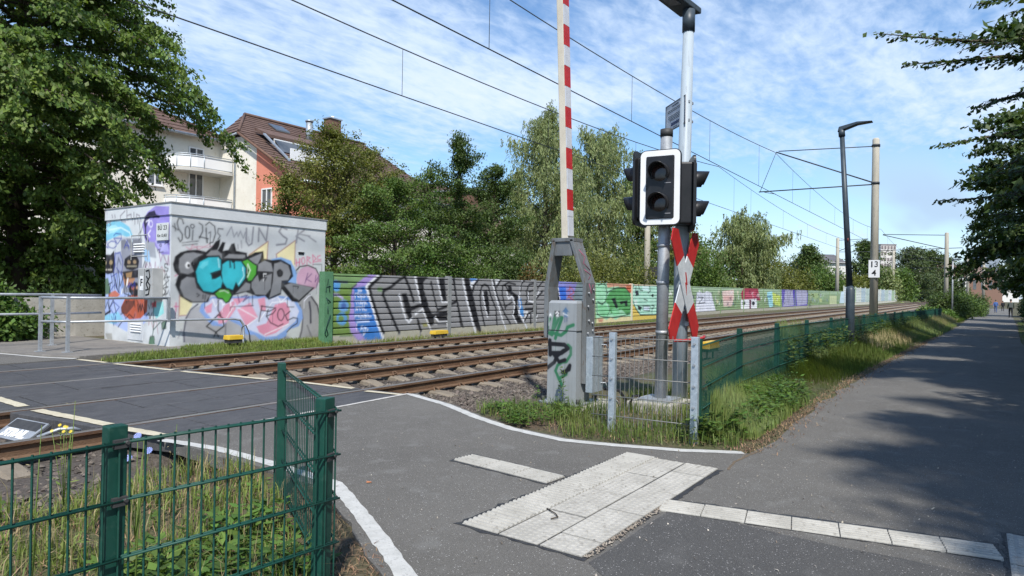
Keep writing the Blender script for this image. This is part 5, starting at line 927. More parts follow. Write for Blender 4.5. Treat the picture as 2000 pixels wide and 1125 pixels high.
# ---------------------------------------------------------------- noise wall
M_nw = mat('noise wall paint', (.93, .93, .93), (1.03, 1.03, 1.03), scale=5, rough=.75, attr='Col', c3=(.88, .88, .87))
def wd(s): return float(np.interp(s, [10.3, 21, 43, 90, 150, 400], [12.45, 12.5, 13.4, 13.5, 13.6, 13.9]))
def wz(s): return .10+.0016*(s-10)
POSTS = [10.3, 14.7, 19.25, 23.8, 27.75, 32.1, 36.45, 42.4, 47.7, 53.05, 58.6, 64.1, 69.8, 75.5, 81.5, 86.9, 92, 97, 102, 107, 112, 117, 122, 127, 132, 138, 144, 150, 156, 162]
def make_wall():
    t = thing('noise_wall', 'long low noise wall of horizontal ribs covered in graffiti along the far track', 'noise wall', (40, 13, .1))
    cv = Canvas(10, 90, 0, 2.2, .018, np.array(lin('93aa82')))
    vv = np.arange(cv.nv)*cv.res; uu = 10+np.arange(cv.nu)*cv.res
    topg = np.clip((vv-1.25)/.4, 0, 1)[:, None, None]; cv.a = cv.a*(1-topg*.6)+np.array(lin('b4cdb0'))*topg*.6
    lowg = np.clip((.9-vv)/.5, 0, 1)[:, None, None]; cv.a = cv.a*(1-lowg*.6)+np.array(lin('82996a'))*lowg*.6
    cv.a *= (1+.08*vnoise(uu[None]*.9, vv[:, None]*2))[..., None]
    cv.a[:, :int(13.7/.018)] = np.array(lin('8c8c8d'))
    cv.paint(old_tags(150, 28, 88, .45, 1.55, 12, (.03, .07), ((235, 238, 240), (60, 70, 80), (150, 190, 150), (200, 205, 215), (120, 140, 170), (70, 100, 60), (225, 215, 190)))); cv.paint(GRAF_WALL); cv.paint(old_tags(40, 28, 62, .5, 1.5, 13, (.025, .05), ((40, 44, 50), (240, 240, 240), (70, 60, 90)))); cv.a *= (1+rng.normal(0, .02, cv.a.shape[:2]))[..., None]
    pz = [(0, 0), (-.040, .022), (-.042, .05), (-.042, .077), (-.042, .104), (-.040, .128), (0, .146), (0, .1565)]
    def rib_mesh(s0, s1, k, ns, zsc, far):
        s = np.linspace(s0, s1, ns); A = []; C = []
        for dy, dz in pz:
            z = np.array([wz(q) for q in s])+.17*zsc+(k*.1565+dz)*zsc; y = np.array([wd(q) for q in s])+dy; A.append(np.stack([s, y, z], 1))
            if far: C.append(np.tile(far, (ns, 1))*(1+.10*vnoise(s*2.3+k, z*3))[:, None])
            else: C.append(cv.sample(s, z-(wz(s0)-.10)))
        return np.concatenate(A), grid_faces(ns, len(pz)), np.concatenate(C)
    for i in range(len(POSTS)-1):
        a, c = POSTS[i]+.07, POSTS[i+1]-.07; zsc = 1.0+max(0, a-20)*.0006 if a < 90 else 1.42; far = None
        if a > 90: far = [lin('b9c9bf'), lin('c9d2d6'), lin('a9bf9c'), lin('d0d4cc'), lin('b2c2c8')][i % 5]
        ns = 190 if a < 20 else (110 if a < 40 else (50 if a < 90 else 6))
        parts = [rib_mesh(a, c, k, ns, zsc, far) for k in range(9)]
        if a < 36:
            bay = MB(); bay.add([(q, wd(q)+y, wz(q)+z) for q in (a, c) for y, z in ((.012, .1), (.06, .1), (.06, 1.62*zsc), (.012, 1.62*zsc))], [(0, 1, 2, 3), (4, 7, 6, 5), (0, 4, 5, 1), (3, 2, 6, 7), (0, 3, 7, 4), (1, 5, 6, 2)])
            bo = bay.build('bay_panel', M_dark2, t)
            for V1, F1, C1 in parts: npmesh('rib', V1, F1, M_nw, bo, cols=C1)
        else:
            o = 0; Vs, Fs, Cs = [], [], []
            for V1, F1, C1 in parts: Vs.append(V1); Fs.append(F1+o); Cs.append(C1); o += len(V1)
            npmesh('bay_panel', np.concatenate(Vs), np.concatenate(Fs), M_nw, t, cols=np.concatenate(Cs))
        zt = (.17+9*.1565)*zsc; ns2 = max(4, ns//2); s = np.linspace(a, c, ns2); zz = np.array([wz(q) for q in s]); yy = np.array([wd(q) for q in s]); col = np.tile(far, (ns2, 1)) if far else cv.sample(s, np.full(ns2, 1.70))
        rows_ = [(-.05, zt), (-.05, zt+.045), (.08, zt+.045), (.08, 0)]
        npmesh('top_cap', np.concatenate([np.stack([s, yy+q, zz+h], 1) for q, h in rows_]), grid_faces(ns2, 4), M_nw, t, cols=np.concatenate([col]*4))
        s = np.linspace(a-.07, c+.07, ns2); hs = np.linspace(-.35, .17*zsc, 14)
        pc = np.array(lin('a8a596')) if not far else np.array(lin('c4c2b2')); U, W = np.meshgrid(s, hs)
        if far: col = np.tile(pc, (U.size, 1))
        else:
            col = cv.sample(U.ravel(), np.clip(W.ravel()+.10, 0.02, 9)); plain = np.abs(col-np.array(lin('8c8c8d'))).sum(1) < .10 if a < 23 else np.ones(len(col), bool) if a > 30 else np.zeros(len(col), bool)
            col[plain] = pc*(1+.10*vnoise(U.ravel()*4, W.ravel()*9))[plain, None]
        npmesh('plinth_slab', np.stack([U.ravel(), np.array([wd(q) for q in U.ravel()])-.055, np.array([wz(q) for q in U.ravel()])+W.ravel()], 1), grid_faces(ns2, 14), M_nw, t, cols=col)
    for i, p in enumerate(POSTS):
        h = 1.66 if p < 90 else 2.42
        if i == 0:
            g = MB().bb(p-.14, p+.10, wd(p)-.10, wd(p)+.10, -.1, 1.76).build('post', mat('green post paint', (.075, .19, .095), (.10, .235, .125), scale=5, rough=.6, c3=(.07, .15, .08)), t)
            b = MB(); Y = wd(p)-.10
            for P in ([(10.19, 1.28), (10.25, 1.58), (10.30, 1.28)], [(10.2, 1.40), (10.32, 1.42)], [(10.2, 1.15), (10.26, 1.02), (10.33, 1.05), (10.2, 1.15)], [(10.25, .95), (10.26, .78)], [(10.33, .75), (10.27, .62), (10.22, .45), (10.18, .32), (10.22, .24), (10.27, .3), (10.22, .45), (10.33, .7)]): b.tube([(x, Y, z) for x, z in P], .014, 4)
            b.build('tag', mat('dark green paint', (.01, .05, .035), rough=.6), g)
            continue
        m = mat('post grey', (.20, .21, .21), (.25, .26, .26), rough=.7) if p < 23 else (mat('post cream', (.62, .56, .42), (.7, .64, .5), rough=.7, c3=(.5, .5, .4)) if p < 36 else (mat('post green', (.16, .25, .11), (.2, .3, .14), rough=.7) if p < 90 else mat('post pale', (.45, .48, .42), (.55, .57, .5), rough=.7)))
        MB().bb(p-.07, p+.07, wd(p)-.062, wd(p)+.08, -.2, wz(p)+h).build('post', m, t)
make_wall()
# ---------------------------------------------------------------- railings by the hut
def railing(label, segs, posts, loc, extra=()):
    t = thing('handrail', label, 'railing', loc, None)
    for P, r in segs: MB().tube(P, r, 8).build('rail_bar', M_galv, t)
    for x, y, z0, z1 in posts:
        p = MB().bb(x-.026, x+.026, y-.026, y+.026, z0, z1).build('post', M_galv, t)
        if z0 < .3: MB().bb(x-.07, x+.07, y-.07, y+.07, z0-.004, z0+.012).build('base_plate', M_galv, p)
    return t
zf = zg(13.4)+.03
railing('galvanised handrail in front of the graffiti hut with a bent pipe end', [([(4.96, 13.72, 1.13), (5.21, 13.24, 1.13), (6.86, 12.97, 1.13)], .026), ([(4.96, 13.72, .70), (5.21, 13.24, .70), (6.86, 12.97, .70), (8.22, 12.88, .69), (8.36, 12.88, .66), (8.43, 12.88, .57), (8.45, 12.88, .35), (8.42, 12.86, .28), (8.40, 12.8, .1)], .022)], [(4.96, 13.72, zf, 1.15), (5.21, 13.24, zf, 1.15), (6.86, 12.97, .66, 1.15)], (5.4, 13.3, zf))
railing('galvanised handrail behind the paved corner in front of the dark shrubs', [([(1.5, 16.3, 1.16), (4.75, 15.1, 1.16), (5.6, 14.95, 1.16), (6.9, 15.9, 1.13)], .026), ([(1.5, 16.3, .78), (4.75, 15.1, .78), (5.6, 14.95, .78), (6.9, 15.9, .75)], .024)], [(5.6, 14.95, zf, 1.17), (1.5, 16.3, 0.1, 1.17), (3.3, 15.64, .1, 1.17)], (4.5, 15.2, zf))
tag(MB().prism([(5.75, 17.3, .1), (6.95, 17.25, .1), (12, 17.6, .1), (12, 17.75, .1), (5.75, 17.5, .1)], (0, 0, .95)).build('retaining_wall', M_conc), 'low dark concrete retaining wall in the shade behind the hut', 'wall')
# ---------------------------------------------------------------- yellow trackside boxes
def yellow_box(label, x, y, z, w=.55, rz=0.0, h=.13, leg=.14):
    t = thing('track_box', label, 'track box', (x, y, z), 'yellow boxes beside the rails')
    MB().box((x, y, z+leg+h/2), (w, .22, h), rz, 0, 0, .93).build('lid', M_yel, t, bevel=.012)
    MB().box((x, y, z+leg-.035), (w*.86, .18, .07), rz).build('body', M_dark2, t)
    for k in (-1, 1): MB().tube([(x+k*w*.28, y, z-.12), (x+k*w*.28, y, z+leg-.03)], .022, 6).build('leg', M_dark2, t)
    return t
yellow_box('yellow topped track box on legs in the grass before the hut', 8.04, 12.62, .14, .34, 0, .09)
t = thing('junction_cable', 'black cable loop rising from the yellow box before the hut', 'cable', (8.9, 12.7, .1)); MB().tube([(8.22, 12.66, .3), (8.3, 12.72, .52), (8.40, 12.74, .56), (8.48, 12.74, .4), (8.5, 12.7, .1)], .012, 6).build('cable', M_dark2, t)
yellow_box('yellow track box at the foot of the grey graffiti bay', 13.9, 12.1, .02, .56, 0, .10)
yellow_box('yellow track box on the ballast behind the green fence corner', 15.2, 5.0, -.16, .75, 0, .16, .3)
yellow_box('small yellow box with cables behind the barrier drive', 8.55, 4.5, -.1, .3, .3, .12, .2)
# ---------------------------------------------------------------- barrier
def barrier():
    t = thing('level_crossing_barrier', 'raised red and white barrier boom on a grey drive cabinet with green tags', 'barrier', (7.05, 4.05, 0))
    MB().box((7.12, 4.0, -.02), (.62, .58, .14), 0, 0, 0, .93).box((7.35, 3.78, -.04), (.5, .42, .2), .1, 0, 0, .8).build('foundation', M_conc, t, bevel=.02)
    MB().bb(6.80, 7.32, 3.76, 4.32, .05, .075).build('base_plate', M_galv, t, bevel=.004)
    for x, y in ((6.84, 3.80), (6.84, 4.28), (7.27, 3.80)): MB().tube([(x, y, .07), (x, y, .13)], .022, 6).build('bolt', M_dark2, t)
    c = Canvas(3.8, 4.3, 0, 1.35, .006, np.array((.27, .288, .30))); c.a *= (1+.04*vnoise(np.arange(c.nu)[None]*.02, np.arange(c.nv)[:, None]*.004))[..., None]; c.a *= (1-.14*np.clip(vnoise(np.arange(c.nu)[None]*.19, np.arange(c.nv)[:, None]*.006), 0, 1))[..., None]; c.paint(GRAF_CABINET)
    # body: tapered box with a finely gridded front carrying the tags
    y0, y1 = 3.845, 4.245; U, W = np.meshgrid(np.linspace(y0, y1, 75), np.linspace(.075, 1.255, 200)); k = 1-.04*(W-.075)/1.2
    Vf = np.stack([np.full(U.size, 6.87), (4.045+(U-4.045)*k).ravel(), W.ravel()], 1); Cf = c.sample(U.ravel(), W.ravel())
    b0 = len(Vf); kk = .96; bx = [(6.87, y0, .075), (7.2, y0, .075), (7.2, y1, .075), (6.87, y1, .075)]+[(x, 4.045+(y-4.045)*kk, 1.255) for x, y in ((6.87, y0), (7.2, y0), (7.2, y1), (6.87, y1))]+[(6.90, 4.045+(y-4.045)*.88, 1.285) for y in (y0, y1)]+[(7.17, 4.045+(y-4.045)*.88, 1.285) for y in (y1, y0)]
    Fb = [(1, 5, 4, 0), (2, 6, 5, 1), (3, 7, 6, 2), (4, 5, 11, 8), (5, 6, 10, 11), (6, 7, 9, 10), (7, 4, 8, 9), (8, 11, 10, 9)]
    cab = npmesh('cabinet', np.concatenate([Vf, np.array(bx)]), np.concatenate([grid_faces(75, 200)[:, ::-1], np.array(Fb)+b0]), mat('cabinet paint', (.95, .95, .95), (1.03, 1.03, 1.03), scale=4, rough=.5, attr='Col'), t, cols=np.concatenate([Cf, np.tile((.27, .288, .30), (12, 1))]))
    MB().bb(6.866, 7.204, 3.842, 4.248, .925, .932).build('lid_seam', M_dark2, cab)
    # yoke: two folded plates that carry the boom
    for nm, poly, yy in (('yoke_arm', [(4.315, .82), (4.315, 1.45), (4.225, 2.02), (4.275, 2.02), (4.375, 1.45), (4.375, .82)], 0), ('yoke_arm', [(3.79, .30), (3.79, 1.50), (3.985, 2.03), (4.035, 2.03), (3.84, 1.48), (3.84, .30)], 1)):
        o = MB().prism([(6.98, y, z) for y, z in poly], (.23, 0, 0)).build(nm, M_yoke, t, bevel=.006)
        if yy:
            for x, z in ((7.03, 1.22), (7.15, 1.30), (7.05, 1.05), (7.14, 1.02), (7.03, .90), (7.15, .93), (7.04, 1.38), (7.16, 1.42)):
                MB().tube([(x, 3.792, z), (x, 3.772, z)], .014, 6).build('bolt', M_galv, o)
            b = MB()
            for P in ([(7.05, 1.9), (7.15, 1.82), (7.06, 1.74), (7.17, 1.66)], [(7.03, 1.66), (7.15, 1.6), (7.06, 1.54)], [(7.05, 1.49), (7.11, 1.38), (7.15, 1.48)]): b.tube([(x, np.interp(z, [1.5, 2.03], [3.789, 3.984]), z) for x, z in P], .007, 4)
            b.build('tag', mat('violet tag', (.25, .07, .12), rough=.6), o)
    MB().prism([(6.98, y, z) for y, z in ((3.97, 2.0), (4.285, 2.0), (4.285, 2.045), (3.97, 2.045))], (.23, 0, 0)).prism([(7.0, y, z) for y, z in ((4.0, 1.83), (4.25, 1.83), (4.25, 2.0), (4.0, 2.0))], (.03, 0, 0)).build('yoke_head', M_yoke, t, bevel=.004)
    cw = MB().box((7.13, 3.745, .53), (.26, .09, .66), 0, 0, 0, 1.0).build('counterweight', M_galv2, t, bevel=.006)
    for z in (.76, .30): MB().tube([(7.22, 3.71, z), (7.27, 3.66, z), (7.27, 3.64, z-.05)], .008, 5).build('hook', M_galv, cw)
    MB().tube([(7.3, 3.7, .22), (7.42, 3.55, .2), (7.5, 3.5, .08), (7.48, 3.5, -.02)], .02, 6).build('cable', M_black2, t)
    # boom
    lean = .043
    def at(z): return 4.165+(z-2.03)*lean
    zt = 6.4; boom = MB().add([(x, at(z)+y, z) for z in (1.86, zt) for x, y in ((7.10, -.045), (7.22, -.045), (7.22, .05), (7.10, .05))], [(3, 2, 1, 0), (4, 5, 6, 7), (0, 1, 5, 4), (1, 2, 6, 5), (2, 3, 7, 6), (3, 0, 4, 7)]).build('boom', M_boom, t, bevel=.012)
    z = 2.12; k = 0
    for z0, z1, red in [(2.08, 2.32, 0), (2.32, 2.40, 2)]+[(2.40+.2565*i, 2.40+.2565*(i+1), 1-(i % 2)) for i in range(15)]:
        MB().add([(x, at(q)+y, q) for q in (z0+.002, z1-.002) for x, y in ((7.095, -.060), (7.225, -.060), (7.225, -.048), (7.095, -.048))], [(3, 2, 1, 0), (4, 5, 6, 7), (0, 1, 5, 4), (1, 2, 6, 5), (2, 3, 7, 6), (3, 0, 4, 7)]).build('stripe', M_red if red == 1 else M_refl, boom)
barrier()
# ---------------------------------------------------------------- signals, cross, lamp
def head(t, cx, cy, cz, ang, board=True):
    """two-lamp signal head; ang = direction it faces"""
    n = Vector((math.cos(ang), math.sin(ang), 0)); r = Vector((-n.y, n.x, 0)); u = Vector((0, 0, 1)); c = Vector((cx, cy, cz))
    def P(x, y, z): return c+r*x+u*y+n*z
    def rr(w, h, rad, k=5):
        out = []
        for sx, sy, a0 in ((1, 1, 0), (-1, 1, 90), (-1, -1, 180), (1, -1, 270)):
            for i in range(k+1):
                a = R(a0+90*i/k); out.append((sx*(w/2-rad)+rad*math.cos(a), sy*(h/2-rad)+rad*math.sin(a)))
        return out
    W, H = .495, .90
    hd = MB().prism([P(x, y, -.03) for x, y in rr(W, H, .075)], n*.028).build('backboard', M_black, t)
    if board:
        o = rr(W-.022, H-.022, .066); i = rr(W-.155, H-.155, .018); k = len(o); b = MB()
        b.add([P(x, y, .0) for x, y in o]+[P(x, y, .0) for x, y in i]+[P(x, y, .006) for x, y in o]+[P(x, y, .006) for x, y in i], [f for q in range(k) for f in ((2*k+q, 2*k+(q+1) % k, 3*k+(q+1) % k, 3*k+q), (q, (q+1) % k, 2*k+(q+1) % k, 2*k+q), (k+q, 3*k+q, 3*k+(q+1) % k, k+(q+1) % k))]); b.build('white_border', M_white, hd)
    MB().prism([P(x, y, -.20) for x, y in rr(W-.16, H-.15, .03)], n*.17).build('housing', M_black, t, bevel=.006)
    MB().prism([P(x, y, 0) for x, y in rr(W-.165, H-.165, .02)], n*.02).build('front_plate', M_black, hd, bevel=.004)
    for z in (.17, -.19):
        vs = []; fs = []; k = 20; r0 = .118
        for j, (q, rad) in enumerate(((.018, r0), (.19, r0*.96))):
            for i in range(k+1):
                a = R(-35+250*i/k); rad2 = rad; qq = q if j == 0 else q-.05*(1-math.sin(a))
                vs += [P(rad2*math.cos(a), z+rad2*math.sin(a), qq), P(rad2*.93*math.cos(a), z+rad2*.93*math.sin(a), qq)]
        m = 2*(k+1)
        for i in range(k): fs += [(2*i, 2*i+2, m+2*i+2, m+2*i), (2*i+1, m+2*i+1, m+2*i+3, 2*i+3), (m+2*i, m+2*i+2, m+2*i+3, m+2*i+1)]
        MB().add(vs, fs, 0, True).build('visor', M_black, hd)
        vs = [P(0, z, .036)]+[P(.1*math.cos(R(18*i)), z+.1*math.sin(R(18*i)), .022) for i in range(20)]
        MB().add(vs, [(0, 1+i, 1+(i+1) % 20) for i in range(20)], 0, True).build('lens', M_lens, hd)
        MB().prism([P(x, y, .02) for x, y in ((.06, z-.125), (.135, z-.125), (.135, z-.118), (.06, z-.118))], n*.004).build('name_strip', mat('grey print', (.3, .3, .32), rough=.5), hd)
def signals():
    t = thing('crossing_signal', 'pole with black road signal heads, one with a white border, beside the lamp post', 'traffic signal', (7.66, 3.12, 0))
    MB().bb(7.35, 7.98, 2.85, 3.42, -.12, .10).build('foundation', M_conc, t, bevel=.015); MB().bb(7.44, 7.86, 2.93, 3.32, .10, .13).build('base_plate', M_galv, t)
    MB().tube([(7.66, 3.12, .12), (7.68, 3.10, 3.30)], .072, 14).build('pole', M_galv, t); MB().tube([(7.68, 3.10, 3.29), (7.68, 3.10, 3.38)], .077, 14).build('pole_cap', M_dark2, t)
    for z in (.9, 1.5, 1.95): MB().tube([(7.667, 3.115, z), (7.667, 3.115, z+.04)], .078, 14).build('clamp', M_galv, t)
    head(t, 7.45, 3.08, 2.645, R(187)); head(t, 7.64, 3.43, 2.66, R(95), False); head(t, 7.90, 2.84, 2.60, R(-62), False)
    MB().bb(7.5, 7.85, 2.93, 3.3, 2.50, 2.54).build('bracket', M_dark2, t); MB().bb(7.5, 7.85, 2.93, 3.3, 2.80, 2.84).build('bracket', M_dark2, t)
    MB().tube([(7.42, 3.28, .16), (7.36, 3.34, .16), (7.33, 3.36, .08), (7.34, 3.36, -.05)], .018, 6).build('cable', M_black2, t)
    # cross of St Andrew, facing the footpath
    cr = thing('saint_andrews_cross', 'red and white level crossing warning cross with a lightning arrow on the signal pole', 'warning cross', (7.75, 2.95, 1.4))
    cx, y, cz = 7.78, 2.88, 1.50
    for k in (-1, 1):
        a = Vector((k*.40, 0, .62)).normalized(); p = Vector((-a.z*k, 0, a.x*k))*1.0; p = Vector((a.z, 0, -a.x)); L_ = .76; w = .125; yo = y-(.0 if k > 0 else .014)
        def seg(l0, l1, m, cut0=0, cut1=0):
            # bars end in points that stand upright
            def pt(l, q, c): return (cx+a.x*l+p.x*q*w+a.x*c*q*0, yo, cz+a.z*l+p.z*q*w)
            P = [pt(l0, -1, 0), pt(l0, 1, 0), pt(l1, 1, 0), pt(l1, -1, 0)]
            if cut1: P = [pt(l0, -1, 0), pt(l0, 1, 0), pt(l1-.07, 1, 0), (cx+a.x*(l1+.02), yo, cz+a.z*(l1+.02)), pt(l1-.07, -1, 0)]
            if cut0: P = [pt(l0+.07, -1, 0), (cx+a.x*(l0-.02), yo, cz+a.z*(l0-.02)), pt(l0+.07, 1, 0), pt(l1, 1, 0), pt(l1, -1, 0)]
            return MB().prism(P, (0, .012, 0)).build('arm_panel', m, cr)
        seg(-.335, .335, M_cross); seg(.335, L_, M_red, 0, 1); seg(-L_, -.335, M_red, 1, 0)
    MB().prism([(cx+x, y-.018, cz+z) for x, z in ((.0, .15), (.05, .0), (.015, .01), (.03, -.13), (-.03, .03), (.005, .02), (-.03, .15))], (0, .003, 0)).build('lightning_arrow', M_red, cr)
    MB().tube([(7.28, 2.80, .86), (7.42, 2.76, .85), (7.78, 2.74, .845), (8.14, 2.76, .85), (8.28, 2.80, .86)], .018, 6).build('guard_bar', M_red, cr)
    for z in (1.2, 1.8): MB().bb(7.64, 7.95, 2.90, 2.94, z-.02, z+.02).build('bracket', M_galv, cr)
    l = thing('street_lamp', 'grey lamp post with a flat black head behind the signal heads', 'street lamp', (8.02, 3.02, 0), 'street lamps by the path')
    MB().bb(7.86, 8.18, 2.86, 3.18, -.1, .06).build('footing', M_conc, l)
    MB().tube([(8.02, 3.02, .03), (8.03, 3.02, 2.0), (8.04, 2.98, 4.72)], [.092, .09, .066], 16).build('pole', M_pole, l); MB().tube([(8.04, 2.98, 4.66), (8.04, 2.98, 4.93)], .078, 14).build('collar', M_dark, l)
    hd = MB().prism([(8.16, 2.86, 4.90), (8.12, 3.12, 4.90), (7.30, 3.42, 5.13), (7.24, 3.18, 5.13)], (.0, .0, .075)).build('lamp_head', M_dark, l, bevel=.012); MB().prism([(7.88, 3.02, 4.965), (7.86, 3.16, 4.97), (7.44, 3.31, 5.08), (7.42, 3.17, 5.08)], (0, 0, -.008)).build('diffuser', mat('lamp glass', (.10, .115, .13), (.16, .17, .19), scale=20, rough=.25), hd)
    MB().tube([(8.0, 2.93, 1.02), (7.985, 2.925, 1.02)], .03, 10).build('inspection_lock', M_galv, l)
    s = thing('notice_sign', 'small white notice with fine print high on the grey lamp post', 'sign', (8.0, 2.9, 3.65)); X = 8.0
    # faces the path, seen at a slant
    a, b2 = (8.36, 3.38), (7.94, 2.955); r = Vector((b2[0]-a[0], b2[1]-a[1], 0)); n = Vector((r.y, -r.x, 0)).normalized()
    def Q(x, z, o=0.0): return Vector((a[0], a[1], 3.50))+r*x+Vector((0, 0, z))+n*o
    pn = MB().prism([Q(0, 0), Q(1, 0), Q(1, .35), Q(0, .35)], n*.012).build('panel', M_refl, s)
    b = MB()
    for x0, x1, z0, z1 in ((0, 1, 0, .012), (0, 1, .338, .35), (0, .03, .012, .338), (.97, 1, .012, .338)): b.prism([Q(x0, z0, .0125), Q(x1, z0, .0125), Q(x1, z1, .0125), Q(x0, z1, .0125)], n*.003)
    b.build('border', M_dark, pn)
    for k, (x0, x1, z0, h) in enumerate(((.35, .65, .30, .014), (.12, .88, .26, .008), (.12, .88, .24, .008), (.15, .85, .185, .008), (.15, .85, .165, .008), (.2, .8, .145, .008), (.25, .75, .125, .008), (.3, .72, .055, .04), (.4, .6, .025, .008))):
        b = MB(); x = x0; rr_ = random.Random(k)
        while x < x1:
            w = rr_.uniform(.03, .09); b.prism([Q(x, z0, .0125), Q(min(x+w, x1), z0, .0125), Q(min(x+w, x1), z0+h, .0125), Q(x, z0+h, .0125)], n*.002); x += w+.015
        b.build('print_line', M_dark if h < .03 else mat('notice blue', (.02, .04, .12), rough=.5), pn)
    MB().bb(7.98, 8.12, 2.93, 3.06, 3.53, 3.56).build('bracket', M_galv, s); MB().bb(7.98, 8.12, 2.93, 3.06, 3.76, 3.79).build('bracket', M_galv, s)
signals()
def lamp2():
    x, y, z0 = 18.0, 2.5, zp(18)-.05
    l = thing('street_lamp', 'dark leaning lamp post in the grass verge next to the green fence', 'street lamp', (x, y, z0), 'street lamps by the path')
    MB().tube([(x, y, z0), (x, y, 1.55), (x+.02, y+.02, 1.62)], [.105, .10, .075], 14).build('door_section', M_dark, l)
    MB().tube([(x+.02, y+.02, 1.60), (x-.02, y+.235, 5.35)], [.072, .055], 14).build('pole', M_dark, l)
    h = MB().prism([(x-.09, y+.33, 5.42), (x-.09, y-.1, 5.56), (x-.09, y-.42, 5.585), (x-.09, y-.42, 5.60), (x-.09, y-.1, 5.62), (x-.09, y+.30, 5.54)], (.22, 0, 0)).build('lamp_head', M_dark, l, bevel=.012); MB().tube([(x-.02, y+.235, 5.3), (x-.02, y+.25, 5.48)], .075, 12).build('collar', M_dark, l)
    st = MB().tube([(x-.075, y+.06, 2.72), (x-.075, y+.06, 2.80)], .01, 5).build('sticker', mat('faded red sticker', (.3, .08, .06), rough=.6), l)
lamp2()
for k, (x, y, h, lab) in enumerate(((63, 1.5, 4.4, 'slender pale lamp post in the bushes beyond the second concrete mast'),)):
    l = thing('street_lamp', lab, 'street lamp', (x, y, zp(x)), 'street lamps by the path'); MB().tube([(x, y, zp(x)), (x, y, h)], [.07, .05], 8).build('pole', M_galv, l); MB().box((x, y-.25, h), (.2, .6, .08)).build('lamp_head', M_dark, l)
# ---------------------------------------------------------------- wire mesh fences
M_wiregrey = mat('weathered wire', (.16, .165, .16), (.24, .24, .235), scale=12, rough=.6, metal=.3)
def wire_mesh_data(name, h, r, m):
    b = MB(); b.tube([(0, 0, 0), (0, 0, h)], r, 5, False); me = bpy.data.meshes.new(name); me.from_pydata(b.v, [], b.f); me.materials.append(m); return me
WB = {'green': wire_mesh_data('bar', .90, .0035, M_green), 'galv': wire_mesh_data('bar', .93, .003, M_wiregrey), 'fine': wire_mesh_data('bar', .90, .0026, M_green), 'thick': wire_mesh_data('bar', .90, .0042, M_green)}
def panel(t, a, c, zb, zt, m, bar, step=.05, bars=True, levels=None, off=.0, doubled=True, joined=False):
    """a panel of doubled horizontal wires and upright wires between two posts"""
    a = Vector(a); c = Vector(c); L_ = (c-a).length; u = (c-a)/L_; n = Vector((-u.y, u.x, 0)); b = MB(); lv = levels or [0, .2, .4, .6, .8]
    for h in lv:
        for k in ((-1, 1) if doubled else (0,)):
            p0 = a+n*(off+k*.009); p1 = c+n*(off+k*.009); b.tube([(p0.x, p0.y, zt[0]-.025-h), (p1.x, p1.y, zt[1]-.025-h)], .005, 6, True)
    ks = np.arange(step*.5, L_, step)
    if joined:
        for k in ks:
            p = a+u*k+n*off; z = zt[0]+(zt[1]-zt[0])*k/L_; b.tube([(p.x, p.y, z-.92), (p.x, p.y, z)], .0032, 3, False)
    o = b.build('panel', m, t)
    if not joined and bars:
        for k in ks:
            p = a+u*k+n*off; z = zt[0]+(zt[1]-zt[0])*k/L_; put('bar', bar, o, (p.x, p.y, z-.915))
    return o
def fpost(t, x, y, z0, z1, m, w=.06, d=.04, rz=0.0, clamps=(), lean=(0, 0)):
    b = MB(); hx, hy = w/2, d/2; vs = []
    for z, lx, ly in ((z0, 0, 0), (z1, *lean)):
        for px, py in ((-hx, -hy), (hx, -hy), (hx, hy), (-hx, hy)): vs.append((x+lx+px*math.cos(rz)-py*math.sin(rz), y+ly+px*math.sin(rz)+py*math.cos(rz), z))
    o = b.add(vs, [(3, 2, 1, 0), (4, 5, 6, 7), (0, 1, 5, 4), (1, 2, 6, 5), (2, 3, 7, 6), (3, 0, 4, 7)]).build('post', m, t, bevel=.004)
    for z in clamps:
        q = z/(z1-z0) if z1 > z0 else 0
        MB().box((x+lean[0]*q+.006, y-hy-.012, z), (.05, .018, .03), rz).tube([(x+lean[0]*q+.02, y-hy-.01, z+.004), (x+lean[0]*q+.02, y-hy-.034, z+.004)], .007, 6).build('clamp', M_dark2, o)
    return o
nf = thing('wire_fence', 'dark green wire mesh fence around the grassy corner in the foreground', 'fence', (1.2, 2.45, 0))
fpost(nf, 2.0, 2.43, -.1, .895, M_green, .075, .055, R(15), (.83, .63), (.012, 0)); fpost(nf, 1.11, 2.46, -.1, .905, M_green, .065, .05, 0, (.845, .645), (.012, 0)); fpost(nf, 2.8, 3.83, -.1, .885, M_green, .06, .05, R(60))
fpost(nf, .0, 2.44, -.1, .89, M_green, .065, .05)
panel(nf, (1.13, 2.425, 0), (2.06, 2.385, 0), 0, (.875, .862), M_green, WB['thick'], .052); panel(nf, (-.1, 2.44, 0), (1.13, 2.425, 0), 0, (.868, .872), M_green, WB['thick'], .052); panel(nf, (2.055, 2.42, 0), (2.80, 3.80, 0), 0, (.868, .862), M_green, WB['fine'], .056)
gf = thing('wire_fence', 'galvanised wire mesh panel on drilled steel posts before the signal foundation', 'fence', (6.18, 2.6, 0))
for y in (3.03, 2.17):
    p = fpost(gf, 6.17, y, -.1, .985, M_galv2, .05, .07)
    for z in np.arange(.12, .98, .2): MB().tube([(6.143, y, z), (6.13, y, z)], .013, 6).build('bolt', M_galv, p)
panel(gf, (6.20, 3.28, 0), (6.20, 2.15, 0), 0, (.95, .97), M_wiregrey, WB['galv'], .05, True, [0, .2, .4, .6, .8], 0, False)
rf = thing('wire_fence', 'dark green wire mesh fence overgrown with weeds along the footpath', 'fence', (14, 2.5, 0))
def fd(s): return float(np.interp(s, [6.2, 8.6, 12, 25, 40, 60], [2.16, 2.46, 2.62, 2.5, 2.1, 1.7]))
fz = lambda s: zp(s)+.93
